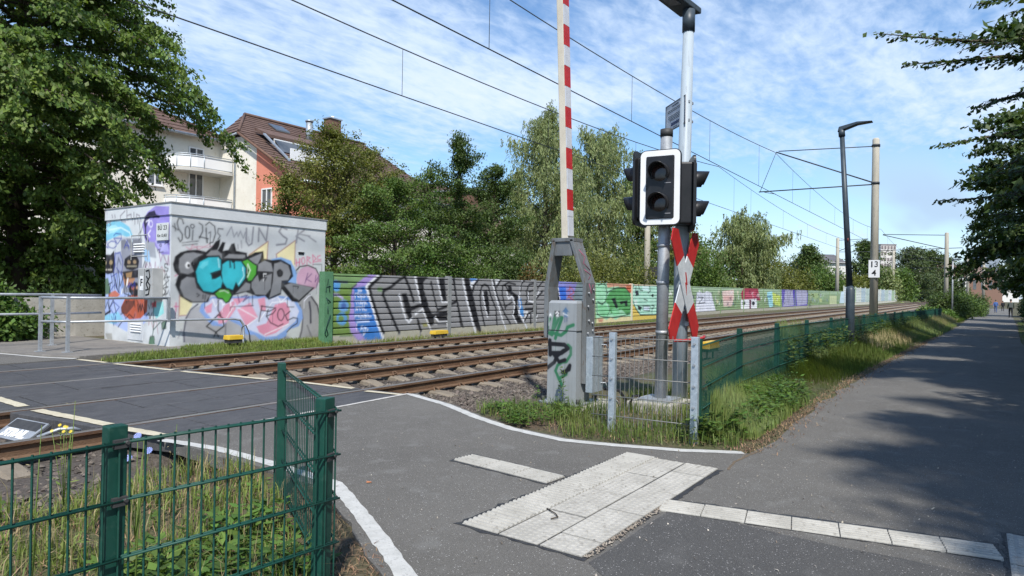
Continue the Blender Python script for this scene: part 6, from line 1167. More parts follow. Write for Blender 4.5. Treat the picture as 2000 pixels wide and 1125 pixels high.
FP = [6.25, 8.62, 11.05, 13.5, 15.95, 18.4, 20.8, 23.2, 25.6, 28, 30.4, 32.8, 35.2, 37.6, 40, 42.4, 44.8, 47.2, 49.6, 52]
for i, s in enumerate(FP):
    fpost(rf, s, fd(s), zp(s)-.15, fz(s)+.035, M_green, .06, .06)
    if i: panel(rf, (FP[i-1], fd(FP[i-1])-.04, 0), (s, fd(s)-.04, 0), 0, (fz(FP[i-1]), fz(s)), M_green, WB['green'], .05, True, None, 0, True, i > 5)
# ---------------------------------------------------------------- catenary
def mast(label, x, y, h, arms, r=.16, z0=-.2, sign=False, pointy=False, group='concrete catenary masts'):
    t = thing('catenary_mast', label, 'catenary mast', (x, y, z0), group)
    MB().tube([(x, y, z0), (x, y, h-.06), (x, y, h)], [r*1.05, r*.86, r*.6], 16).build('shaft', M_mast, t)
    for P, rad in arms: MB().tube(P, rad, 6).build('arm', M_wire, t)
    return t
mx, my, mh = 32, 3.55, 8.12
m1 = mast('nearest concrete mast with the white kilometre plate and its arms over the track', mx, my, mh, [([(mx, my, 7.78), (mx, 7.5, 7.98)], .02), ([(mx, my, 6.2), (mx, 7.6, 7.95)], .028), ([(mx, my, 6.16), (mx, 8.35, 6.17)], .026), ([(mx, 8.1, 6.14), (mx, 7.6, 6.02)], .014), ([(mx, 8.3, 6.17), (mx, 7.6, 7.95)], .012)])
pl = MB().box((mx-.19, my-.02, 2.56), (.02, .42, .74), R(-3)).build('plate', M_white, m1)
text('13', .34, M_black2, pl, (mx-.205, my-.02, 2.74), (0, -1, 0), (0, 0, 1), .002, .006); text('4', .34, M_black2, pl, (mx-.205, my-.02, 2.38), (0, -1, 0), (0, 0, 1), .002, .006)
for z in (6.2, 7.8): MB().tube([(mx, my, z-.05), (mx, my, z+.05)], .165, 12).build('strap', M_wire, m1)
x2, y2 = 74, 2.26
m2 = mast('second concrete mast beside the footpath with its arms over the track', x2, y2, 7.45, [([(x2, y2, 7.2), (x2, 7.5, 7.45)], .03), ([(x2, y2, 5.9), (x2, 7.5, 7.4)], .035), ([(x2, y2-1.2, 6.0), (x2, 8.6, 5.85)], .03)], .19, zp(74)-.2)
for k, (x, y, h, r, lab) in enumerate(((124, 1.0, 7.8, .2, 'third concrete mast on the footpath side, far off'), (33.0, 14.3, 5.3, .17, 'concrete mast behind the noise wall seen between the signal pole and barrier'), (91.4, 14.2, 8.6, .22, 'concrete mast behind the taller wall right of the willows'), (160, 14.2, 11, .28, 'far concrete mast behind the pale end of the wall'), (244, 14.4, 11, .32, 'farther concrete mast behind the end of the wall'), (190, -1.5, 11, .3, 'far mast among the bushes at the path'))):
    yn = 10.9 if y > 10 else 7.6
    arms = [] if k == 3-2 and False else [([(x, y, h-.3), (x, yn, h-.2)], .03), ([(x, y, h-1.7), (x, yn, h-.25)], .035), ([(x, y, h-1.75), (x, yn-.8 if y > 10 else yn+.8, h-1.8)], .03)]
    if k == 1: arms = [([(x, y, 5.1), (x, 13.0, 5.15)], .02)]
    m_ = mast(lab, x, y, h, arms, r)
    if k == 1: MB().bb(x-.2, x+.2, y-.55, y-.17, 2.2, 2.75).build('box', M_dark2, m_); MB().tube([(x, y-.15, 2.05), (x, y-.7, 2.05)], .02, 5).build('bracket', M_galv, m_)
def wires(label, d, hc, sup):
    t = thing('overhead_line', label, 'overhead wires', (10, d, hc), 'overhead lines')
    MB().tube([(x, d, hc+.0025*x) for x in (-6, 10, 40, 100, 200, 320)], .013, 5).build('contact_wire', M_wire, t)
    for q in (0, .05):
        P = []
        for x in np.arange(-6, 320, 2.): P.append((x, d+q*.4, sup(x)+q*.4))
        MB().tube(P, .0095, 4).build('messenger_wire', M_wire, t)
    for x in np.r_[np.arange(-5+d*.3, 40, 6.4), np.arange(40, 150, 8.)]:
        MB().tube([(x, d, hc+.0025*x), (x, d, sup(x))], .006, 4).build('dropper', M_wire, t)
def sag1(x):
    a, c = (-10, 32) if x < 32 else ((32, 74) if x < 74 else ((74, 124) if x < 124 else (124, 190))); u = (x-a)/(c-a); return 7.95-1.05*4*u*(1-u)*.75 if x < 190 else 7.6
def sag2(x):
    a, c = (-12, 34) if x < 34 else ((34, 91) if x < 91 else (91, 160)); u = (x-a)/(c-a); return 7.9-1.25*4*u*(1-u)*.8 if x < 160 else 7.6
wires('contact and messenger wires with droppers over the track near the footpath', 7.66, 5.96, sag1)
wires('contact and messenger wires with droppers over the track by the wall', 10.88, 5.80, sag2)
for x, y0 in ((-10, 3.5), (-12, 14.2)):
    pass
# plate of the rubber deck in front of the crossing
df = thing('deflector_plate', 'grey deflector ramp plate with white block letters between the rails at the deck edge', 'deflector', (2.5, 7.2, -.1))
r0 = Vector((2.51, 7.60, -.12)); U = Vector((.13, -.99, 0)).normalized(); n2 = Vector((-U.y, U.x, 0)); up2 = (n2*.20+Vector((0, 0, .13))).normalized()
def Q2(u, v, o=0.0): return r0+U*u+up2*v+(U.cross(up2))*o
MB().prism([Q2(-.28, -.01), Q2(.28, -.01), Q2(.28, .25), Q2(-.28, .25)], U.cross(up2)*.02).build('ramp', M_galv, df, bevel=.004)
MB().prism([Q2(-.25, .13, .021), Q2(.25, .13, .021), Q2(.25, .235, .021), Q2(-.25, .235, .021)], U.cross(up2)*.003).build('inset', M_dark2, df)
text('STRAIL', .13, M_white, df, Q2(0, .062, .024), U, up2, .002, .008, .95)
MB().prism([Q2(.285, 0), Q2(.285, .25), Q2(.285, .25)-Vector((0, 0, .16)), Q2(.285, 0)-Vector((0, 0, .02))], U*.02).build('side', M_dark2, df)
MB().tube([(2.60, 7.22, -.06), (2.76, 7.16, .0), (2.86, 7.10, .0), (2.92, 7.12, -.03), (2.93, 7.2, -.08)], .018, 6).tube([(2.5, 7.2, -.08), (2.7, 7.1, -.06), (2.9, 7.05, -.1)], .02, 6).build('tie_rod', M_galv, df)
# ---------------------------------------------------------------- apartment house behind the hut
M_cream = mat('cream render', (.70, .665, .58), (.78, .745, .66), scale=.8, rough=.9, c3=(.68, .62, .52))
M_pink = mat('salmon render', (.62, .225, .15), (.68, .26, .18), scale=.8, rough=.9)
M_roof = mat('brown roof tile', (.092, .056, .044), (.145, .092, .072), scale=2.0, rough=.8, c3=(.09, .045, .03))
M_wfr = mat('window frame white', (.75, .75, .74), rough=.5)
M_glass = mat('window glass', (.05, .06, .07), (.12, .13, .14), scale=.7, rough=.08, spec=.7)
M_zinc = mat('zinc', (.30, .34, .38), (.42, .46, .5), scale=3, rough=.45, metal=.5)
M_brick = mat('chimney cladding', (.13, .075, .05), (.18, .10, .07), scale=5, rough=.85)
def tile_rows(t, P, rows, m, th=.035):
    """roof plane P = (eave0, eave1, ridge1, ridge0): lapped courses, each a slightly tilted slab"""
    e0, e1, r1, r0 = [Vector(p) for p in P]; n = (e1-e0).cross(r0-e0).normalized()
    if n.z < 0: n = -n
    b = MB()
    for k in range(rows):
        a, c = k/rows, (k+1.15)/rows; c = min(c, 1)
        A, B, C, D = e0+(r0-e0)*a, e1+(r1-e1)*a, e1+(r1-e1)*c, e0+(r0-e0)*c
        b.add([A+n*th*1.6, B+n*th*1.6, C+n*.01, D+n*.01, A, B, C-n*.01, D-n*.01], [(0, 1, 2, 3), (4, 7, 6, 5), (0, 4, 5, 1), (1, 5, 6, 2), (3, 2, 6, 7), (0, 3, 7, 4)])
    return b.build('roof_plane', m, t)
def house():
    S0 = 26.0; t = thing('apartment_house', 'cream and salmon apartment house with brown tiled roofs behind the trees', 'house', (32, 40, 0))
    E0 = 40.2                                                            # far end of the house
    MB().prism([(S0, 38.55, 0), (S0, 42.8, 0), (S0, 42.8, 11.3), (S0, 40.3, 11.35), (S0, 38.55, 10.4)], (E0-S0-.4, 0, 0)).build('wall', M_cream, t)
    MB().prism([(S0-.02, 34.2, 0), (S0-.02, 38.55, 0), (S0-.02, 38.55, 10.4), (S0-.02, 34.2, 7.95)], (3, 0, 0)).build('wall', M_pink, t)
    MB().prism([(S0+2.98, 34.25, 0), (S0+2.98, 38.5, 0), (S0+2.98, 38.5, 10.4), (S0+2.98, 34.25, 7.9)], (E0-S0-3.4, 0, 0)).build('wall', M_cream, t)
    MB().prism([(8, 42.8, 0), (S0, 42.8, 0), (S0, 42.8, 11.3), (8, 42.8, 11.3)], (0, 12, 0)).build('wall', M_cream, t)
    tile_rows(t, [(S0-.35, 33.55, 7.88), (E0, 33.55, 7.88), (E0, 40.1, 11.62), (S0-.35, 40.1, 11.62)], 16, M_roof)
    tile_rows(t, [(S0-.35, 40.1, 11.62), (E0, 40.1, 11.62), (E0, 44, 13.85), (28.6, 44, 13.85)], 9, M_roof)
    tile_rows(t, [(S0-.35, 42.6, 11.45), (S0-.35, 40.1, 11.62), (28.6, 44, 13.85), (28.55, 44.05, 13.87)], 6, M_roof)
    tile_rows(t, [(E0, 54.4, 7.9), (S0-.3, 54.4, 7.9), (28.6, 44, 13.85), (E0, 44, 13.85)], 6, M_roof)
    tile_rows(t, [(7, 42.2, 11.2), (S0+.5, 42.2, 11.2), (18.6, 48.2, 15.0), (7, 48.2, 15.0)], 12, M_roof)
    tile_rows(t, [(S0+.5, 42.2, 11.2), (S0+.5, 54, 11.2), (18.6, 48.25, 15.0), (18.6, 48.2, 15.0)], 12, M_roof)
    MB().bb(E0-.4, E0-.1, 34.2, 54, 0, 8).prism([(E0-.4, 34.2, 8), (E0-.4, 53.8, 8), (E0-.4, 44, 13.6)], (.3, 0, 0)).build('end_wall', M_cream, t)
    # verge boards, gutters
    MB().tube([(S0-.42, 40.1, 11.5), (S0-.42, 33.55, 7.85)], .09, 5).build('verge', M_brick, t); MB().tube([(S0-.4, 33.5, 7.82), (E0, 33.5, 7.82)], .09, 6).build('gutter', M_zinc, t)
    MB().tube([(7, 42.12, 11.2), (S0-.4, 42.12, 11.2)], .09, 6).build('gutter', M_zinc, t); MB().tube([(S0-.45, 42.4, 11.25), (S0-.45, 40.1, 11.45)], .08, 6).build('gutter', M_zinc, t)
    MB().tube([(S0-.4, 41.3, 11.3), (S0-.3, 41.0, 10.9), (S0-.1, 40.85, 10.5), (S0-.1, 40.85, 0)], .06, 7).build('downpipe', M_zinc, t)
    MB().tube([(28.6, 44, 13.95), (E0, 44, 13.95)], .12, 6).build('ridge_tiles', M_roof, t); MB().tube([(S0-.35, 40.1, 11.65), (28.6, 44, 13.95)], .10, 6).build('hip_tiles', M_roof, t); MB().tube([(S0+.5, 42.2, 11.3), (18.6, 48.2, 15.08), (7, 48.2, 15.08)], .11, 6).build('hip_tiles', M_roof, t)
    def window(c, r, w, h, n):
        """c centre, r right dir, n outward"""
        c = Vector(c); r = Vector(r); n = Vector(n); u = Vector((0, 0, 1))
        def q(x, z, o): return c+r*x+u*z+n*o
        f = MB()
        for x0, x1, z0, z1 in ((-w/2, w/2, h/2-.09, h/2), (-w/2, w/2, -h/2, -h/2+.09), (-w/2, -w/2+.09, -h/2+.09, h/2-.09), (w/2-.09, w/2, -h/2+.09, h/2-.09), (-.04, .04, -h/2+.09, h/2-.09)): f.prism([q(x0, z0, .002), q(x1, z0, .002), q(x1, z1, .002), q(x0, z1, .002)], n*.06)
        o = f.build('window', M_wfr, t); MB().prism([q(-w/2+.06, -h/2+.06, .004), q(w/2-.06, -h/2+.06, .004), q(w/2-.06, h/2-.06, .004), q(-w/2+.06, h/2-.06, .004)], n*.02).build('pane', M_glass, o)
        MB().prism([q(-w/2-.08, -h/2-.07, .0), q(w/2+.08, -h/2-.07, .0), q(w/2+.08, -h/2, .0), q(-w/2-.08, -h/2, .0)], n*.14).build('sill', M_wfr, o)
    for z in (8.35, 5.45, 2.6): window((21.6, 42.8, z), (1, 0, 0), 1.0, 1.35, (0, -1, 0)); window((17.2, 42.8, z), (1, 0, 0), 1.1, 1.35, (0, -1, 0))
    for z in (10.1, 8.1, 5.3, 2.5): window((24.3, 42.8, z), (1, 0, 0), 1.05, 1.7 if z < 10 else .9, (0, -1, 0))
    for z in (7.0, 4.2): window((S0-.02, 37.35, z), (0, -1, 0), 1.1, 1.35, (-1, 0, 0))
    # rounded corner balconies
    for z in (8.75, 6.05, 3.3):
        b = thing; P = [(22.2, 42.8)]+[(24.1-1.9*math.cos(a)*1.0, 42.8-1.65*math.sin(a)) for a in np.linspace(.15, 1.5, 7)]+[(25.9, 41.1), (25.95, 42.8)]
        o = MB().prism([(x, y, z) for x, y in P], (0, 0, .18)).build('balcony', mat('balcony slab', (.5, .49, .46), rough=.8), t)
        for (xa, ya), (xb, yb) in zip(P[:-2], P[1:-1]):
            MB().prism([(xa, ya+.06, z+.28), (xb, yb+.06, z+.28), (xb, yb+.06, z+1.0), (xa, ya+.06, z+1.0)], (0, .03, 0)).build('railing_panel', M_wfr, o)
        for zz in (1.08, .95, .25): MB().tube([(x, y+.05, z+zz) for x, y in P[:-1]]+[(25.95, 41.2, z+zz)], .03, 5).build('railing_bar', M_zinc, o)
        for x, y in P[1:-1:2]: MB().tube([(x, y+.05, z+.15), (x, y+.05, z+1.1)], .03, 5).build('railing_post', M_zinc, o)
    # roof loggia (recessed balcony with white parapet and a blind), skylight, chimneys
    def on(s, d, o=0.0): return Vector((s, d, 7.88+(d-33.55)*(5.97/10.45)+o))
    MB().prism([on(27.0, 36.35, .1), on(32.4, 36.35, .1), on(32.4, 36.35, .85), on(27.0, 36.35, .85)], (0, .12, 0)).build('parapet', M_wfr, t)
    MB().prism([on(26.9, 38.6, .5), on(33.6, 38.6, .5), on(33.6, 40.2, .25), on(26.9, 40.2, .25)], (0, 0, .22)).build('dormer_roof', M_roof, t); MB().prism([on(27.2, 38.5, .22), on(33.4, 38.5, .22), on(33.4, 38.5, .52), on(27.2, 38.5, .52)], (0, -.08, 0)).build('blind', M_wfr, t)
    MB().prism([on(27.2, 37.5, .12), on(33.2, 37.5, .12), on(33.2, 38.4, .5), on(27.2, 38.4, .5)], (0, .06, 0)).build('dormer_glazing', M_glass, t)
    MB().prism([on(26.6, 36.1, .08), on(26.8, 36.1, .08), on(26.8, 38.8, .55), on(26.6, 38.8, .55)], (0, 0, .1)).build('cheek', M_zinc, t)
    MB().prism([on(29.8, 41.9, .08), on(31.0, 41.9, .08), on(31.0, 42.9, .08), on(29.8, 42.9, .08)], (0, 0, .1)).build('skylight', M_glass, t)
    MB().tube([on(32.4, 41.5, -.2), on(32.4, 41.5, 1.35)], .25, 12).build('flue', M_zinc, t); MB().tube([on(32.4, 41.5, 1.42), on(32.4, 41.5, 1.55)], .3, 12).build('flue_cap', M_zinc, t)
    c = MB().bb(35.3, 36.4, 42.6, 43.4, 12.4, 14.95).build('chimney', M_brick, t); MB().bb(35.22, 36.48, 42.52, 43.48, 14.95, 15.05).build('chimney_cap', M_zinc, c); MB().tube([(35.85, 43, 15.05), (35.85, 43, 15.25)], .14, 8).build('pot', M_wfr, c)
    # the next house, lower
    n = thing('terraced_house', 'lower brown roofed house just beyond the chimney behind the trees', 'house', (46, 40, 0)); k = 1.9
    MB().bb(40.5, 51, 34.5, 50, 0, 6.3).build('wall', M_cream, n)
    tile_rows(n, [(40.3, 33.8, 8.0-k), (51.3, 33.8, 8.0-k), (51.3, 43, 13.4-k), (40.3, 43, 13.4-k)], 18, M_roof); tile_rows(n, [(51.3, 52, 8.0-k), (40.3, 52, 8.0-k), (40.3, 43, 13.4-k), (51.3, 43, 13.4-k)], 6, M_roof)
    MB().prism([(51.0, 34.5, 6), (51.0, 51.5, 6), (51.0, 43, 13.1-k)], (-.3, 0, 0)).build('end_wall', M_cream, n); MB().bb(45.5, 49.5, 36, 40, 8.2, 10.1).build('dormer', M_brick, n); MB().bb(45.2, 49.8, 35.7, 40.3, 10.1, 10.22).build('dormer_roof', M_zinc, n)
house()
# ---------------------------------------------------------------- far buildings; X to the right, Y ahead of the camera
def cw(x, y):
    return (x*math.sin(TH)+y*math.cos(TH), -x*math.cos(TH)+y*math.sin(TH))
def px(u, y): return (u-1000)/1300*y                                  # lateral offset of an image column at depth y
def block(name, label, u0, u1, v0, Y, depth, m, floors, cols, mwin, steps=(), base=-3):
    """slab block: walls and window bands facing the camera"""
    f = Y/1300; x0, x1 = px(u0, Y), px(u1, Y); H = CAMH+(575+.0168*((u0+u1)/2-1000)-v0)*f
    t = thing(name, label, 'building', (*cw((x0+x1)/2, Y), 0), 'far tower blocks' if H > 25 else None)
    def bx(xa, xb, ya, yb, za, zb, m_, nm, par):
        P = [(*cw(x, y), za) for x, y in ((xa, ya), (xb, ya), (xb, yb), (xa, yb))]; return MB().prism(P, (0, 0, zb-za)).build(nm, m_, par)
    w = bx(x0, x1, Y, Y+depth, base, H, m, 'wall', t)
    fh = H/floors; cwid = (x1-x0)/cols
    for i in range(floors):
        for j in range(cols):
            if (i*7+j*3) % 11 == 0: continue
            bx(x0+cwid*(j+.18), x0+cwid*(j+.82), Y-.08*depth*.02-.15, Y+.1, fh*i+fh*.35, fh*i+fh*.85, mwin, 'window', w)
    bx(x0-.2, x1+.2, Y-.25, Y+depth, H, H+.6, mwin, 'roof_edge', t)
    return t
M_tow = mat('tower render', (.52, .50, .48), (.60, .57, .54), scale=.1, rough=.9); M_tow2 = mat('tower grey', (.22, .26, .31), (.28, .32, .37), scale=.1, rough=.9); M_tw = mat('tower window', (.16, .14, .14), (.24, .2, .2), scale=.2, rough=.4); M_tw2 = mat('tower window blue', (.10, .13, .17), (.34, .38, .42), scale=.15, rough=.4)
block('tower_block', 'pale tower block with balcony rows far behind the trees', 1719, 1749, 487, 420, 14, M_tow, 9, 5, M_tw)
block('tower_block', 'grey blue stepped tower block above the end of the path', 1923, 1942, 505, 520, 16, M_tow2, 11, 4, M_tw2)
block('tower_block', 'taller grey blue tower block half hidden by the dark trees', 1930, 1952, 491, 560, 16, M_tow2, 13, 4, M_tw2)
def far_house(label, u0, u1, ve, vr, Y, depth, mw, mr):
    f = Y/1300; x0, x1 = px(u0, Y), px(u1, Y); hz = 575+.0168*((u0+u1)/2-1000); ze = CAMH+(hz-ve)*f; zr = CAMH+(hz-vr)*f
    t = thing('far_house', label, 'house', (*cw((x0+x1)/2, Y), 0), 'houses beyond the trees')
    MB().prism([(*cw(x, y), -2) for x, y in ((x0, Y), (x1, Y), (x1, Y+depth), (x0, Y+depth))], (0, 0, ze+2)).build('wall', mw, t)
    e = (x1-x0)*.03
    A = [(*cw(x0-e, Y-.4), ze-.2), (*cw(x1+e, Y-.4), ze-.2), (*cw(x1+e, Y+depth/2), zr), (*cw(x0-e, Y+depth/2), zr), (*cw(x0-e, Y+depth+.4), ze-.2), (*cw(x1+e, Y+depth+.4), ze-.2)]
    MB().add(A, [(0, 1, 2, 3), (3, 2, 5, 4), (0, 3, 4), (1, 5, 2), (0, 4, 5, 1)]).build('roof', mr, t)
    n = max(2, int((x1-x0)/3))
    for j in range(n):
        xa = x0+(x1-x0)*(j+.3)/n; xb = x0+(x1-x0)*(j+.7)/n
        MB().prism([(*cw(x, y), ze*.45) for x, y in ((xa, Y-.06), (xb, Y-.06), (xb, Y+.1), (xa, Y+.1))], (0, 0, ze*.35)).build('window', M_glass, t)
M_fw = mat('far white render', (.62, .61, .58), rough=.9); M_fr = mat('far grey roof', (.09, .09, .10), (.14, .13, .13), scale=.5, rough=.8); M_fr2 = mat('far brown roof', (.14, .095, .075), (.2, .14, .11), scale=.5, rough=.85)
far_house('white house with a dark grey roof among the trees', 1590, 1652, 520, 502, 120, 10, M_fw, M_fr)
far_house('house with a broad brown roof at the end of the tracks', 1842, 1892, 548, 524, 230, 16, M_fw, M_fr2)
far_house('long low brown roofed hall behind the bushes', 1880, 1958, 545, 527, 260, 20, mat('far brick', (.2, .12, .09), rough=.9), M_fr2)
far_house('white gabled house at the far end of the footpath', 1955, 1990, 560, 543, 300, 14, M_fw, M_fr)
far_house('dark brown roof showing between the signal and the willow', 1345, 1385, 500, 473, 70, 10, mat('far brick', (.2, .12, .09), rough=.9), M_fr2)
# pale wall and site fence glimpsed under the big tree
tag(MB().prism([(6.5, 27.5, .1), (15, 28.4, .1), (15, 28.6, .1), (6.5, 27.7, .1)], (0, 0, 2.1)).build('garden_wall', mat('pale garden wall', (.55, .54, .50), (.62, .6, .56), scale=1, rough=.9)), 'pale garden wall glimpsed under the big tree', 'wall')
tag(MB().prism([(14, 22.5, .1), (34, 23.5, .1), (34, 23.7, .1), (14, 22.7, .1)], (0, 0, 2.6)).build('garden_wall', MATS['pale garden wall']), 'pale wall glimpsed through the shrubs behind the noise wall', 'wall')
# ---------------------------------------------------------------- people
def person(label, s, d, z, h, head_dir, top, legs, step=.25, pack=None, arm=.2):
    t = thing('person', label, 'person', (s, d, z), 'people on the path')
    k = h/1.75; J = {'pelvis': (0, 0, .95), 'chest': (0, 0, 1.28), 'neck': (.01, 0, 1.47), 'head0': (.03, 0, 1.56), 'head': (.03, 0, 1.70),
        'hipL': (0, .09, .90), 'kneeL': (step*.55, .10, .50), 'ankL': (step, .10, .09), 'toeL': (step+.16, .11, .04), 'hipR': (0, -.09, .90), 'kneeR': (-step*.2, -.10, .50), 'ankR': (-step, -.10, .12), 'toeR': (-step+.14, -.11, .04),
        'shL': (0, .18, 1.40), 'elL': (-arm*.5, .24, 1.14), 'wrL': (-arm*.2, .25, .90), 'haL': (0, .25, .82), 'shR': (0, -.18, 1.40), 'elR': (arm*.4, -.24, 1.14), 'wrR': (arm*1.1, -.24, .92), 'haR': (arm*1.3, -.23, .85)}
    rad = {'pelvis': .145, 'chest': .165, 'neck': .06, 'head0': .085, 'head': .09, 'hipL': .095, 'kneeL': .065, 'ankL': .045, 'toeL': .04, 'shL': .07, 'elL': .05, 'wrL': .035, 'haL': .04}
    ed = [('pelvis', 'chest'), ('chest', 'neck'), ('neck', 'head0'), ('head0', 'head')]
    for x in 'LR': ed += [('pelvis', 'hip'+x), ('hip'+x, 'knee'+x), ('knee'+x, 'ank'+x), ('ank'+x, 'toe'+x), ('chest', 'sh'+x), ('sh'+x, 'el'+x), ('el'+x, 'wr'+x), ('wr'+x, 'ha'+x)]
    nm = list(J); me = bpy.data.meshes.new('body'); me.from_pydata([tuple(c*k for c in J[n]) for n in nm], [(nm.index(a), nm.index(b)) for a, b in ed], [])
    o = bpy.data.objects.new('body', me); COL.objects.link(o); mod = o.modifiers.new('skin', 'SKIN'); mod.use_smooth_shade = True
    for i, n in enumerate(nm):
        r = rad.get(n, rad.get(n[:-1]+'L', .06))*k; me.skin_vertices[0].data[i].radius = (r, r*(1.25 if n in ('chest', 'pelvis') else 1)); me.skin_vertices[0].data[i].use_root = n == 'pelvis'
    o.modifiers.new('sub', 'SUBSURF').levels = 2
    dg = bpy.context.evaluated_depsgraph_get(); new = bpy.data.meshes.new_from_object(o.evaluated_get(dg)); o.modifiers.clear(); o.data = new
    for m in (mat('skin', (.45, .27, .19), rough=.6), top, legs, mat('shoe', (.05, .05, .05), rough=.6)): new.materials.append(m)
    for p in new.polygons:
        c = p.center/k; p.material_index = 0 if c.z > 1.47 or (abs(c.y) > .19 and c.z < .93) else (1 if c.z > .93 else (2 if c.z > .11 else 3))
    o.parent = t; t.rotation_euler[2] = head_dir
    hb = MB(); hb.add(*(lambda: ([(.015*k+.105*k*math.cos(a)*math.cos(b), .1*k*math.sin(a)*math.cos(b), 1.69*k+.115*k*math.sin(b)) for b in (-.35, .2, .8, 1.4) for a in np.linspace(0, 2*math.pi, 12, endpoint=False)], [(i*12+j, i*12+(j+1) % 12, i*12+12+(j+1) % 12, i*12+12+j) for i in range(3) for j in range(12)]))(), 0, True)
    ho = hb.build('hair', mat('dark hair', (.03, .022, .018), rough=.7), None); ho.parent = t
    if pack is not None: po = MB().box((-.2*k, 0, 1.22*k), (.16, .30, .46), 0, 0, 0, .85).build('backpack', pack, None, bevel=.03); po.parent = t
person('person in a dark olive jacket with a backpack walking away on the path', 77.9, -2.72, zp(77.9), 1.72, 0.0, mat('olive cloth', (.06, .075, .055), rough=.9), mat('dark trousers', (.012, .013, .018), rough=.9), .28, mat('pack', (.09, .10, .09), rough=.8))
person('person in blue clothes at the left edge of the path by the bushes', 116, -2.35, zp(116), 1.78, 3.0, mat('blue cloth', (.06, .12, .30), rough=.9), mat('blue trousers', (.05, .09, .22), rough=.9), .12)
person('person in black farther along the path', 138, -3.75, zp(138), 1.75, 0.1, mat('black cloth', (.015, .015, .018), rough=.9), mat('dark trousers', (.012, .013, .018), rough=.9), .2)
# ---------------------------------------------------------------- vegetation
def leafmat(name, c1, c2, isl=.45, trans=.28, scale=.7): return mat(name, c1, c2, scale=scale, rough=.55, spec=.35, island=isl, trans=trans, detail=2)
M_lin = leafmat('linden leaf', (.078, .135, .024), (.122, .180, .036)); M_olive = leafmat('olive leaf', (.105, .125, .026), (.150, .158, .036)); M_mid = leafmat('mid green leaf', (.066, .122, .024), (.108, .165, .036)); M_deep = leafmat('deep green leaf', (.054, .094, .024), (.088, .132, .036))
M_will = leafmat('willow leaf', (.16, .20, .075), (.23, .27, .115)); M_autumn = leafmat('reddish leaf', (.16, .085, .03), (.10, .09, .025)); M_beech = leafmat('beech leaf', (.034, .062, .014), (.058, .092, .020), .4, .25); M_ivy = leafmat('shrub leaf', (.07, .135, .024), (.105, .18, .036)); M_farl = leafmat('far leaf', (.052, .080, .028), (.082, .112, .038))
M_bark = mat('bark', (.055, .042, .030), (.10, .08, .06), scale=5, rough=.95, stretch=(1, 1, .25), bump=.5)
def unit(a): return a/np.maximum(np.linalg.norm(a, axis=-1, keepdims=True), 1e-9)
def leaves(name, C, A, Nn, L, W, m, parent=None, tri=False):
    """one small folded quad per leaf: centres C, axis A, normal Nn, length L, width W"""
    A = unit(A); B = unit(np.cross(Nn, A)); Nn = np.cross(A, B); L = np.asarray(L)[:, None]; W = np.asarray(W)[:, None]
    if tri: V = np.stack([C-A*L*.45-B*W*.5, C-A*L*.3+B*W*.55, C+A*L*.6-Nn*L*.06], 1); return npmesh(name, V.reshape(-1, 3), np.arange(3*len(C)).reshape(-1, 3), m, parent)
    V = np.stack([C-A*L*.5, C+B*W*.5+A*L*.05-Nn*W*.12, C+A*L*.5-Nn*L*.08, C-B*W*.5+A*L*.05-Nn*W*.12], 1)
    return npmesh(name, V.reshape(-1, 3), np.arange(4*len(C)).reshape(-1, 4), m, parent)
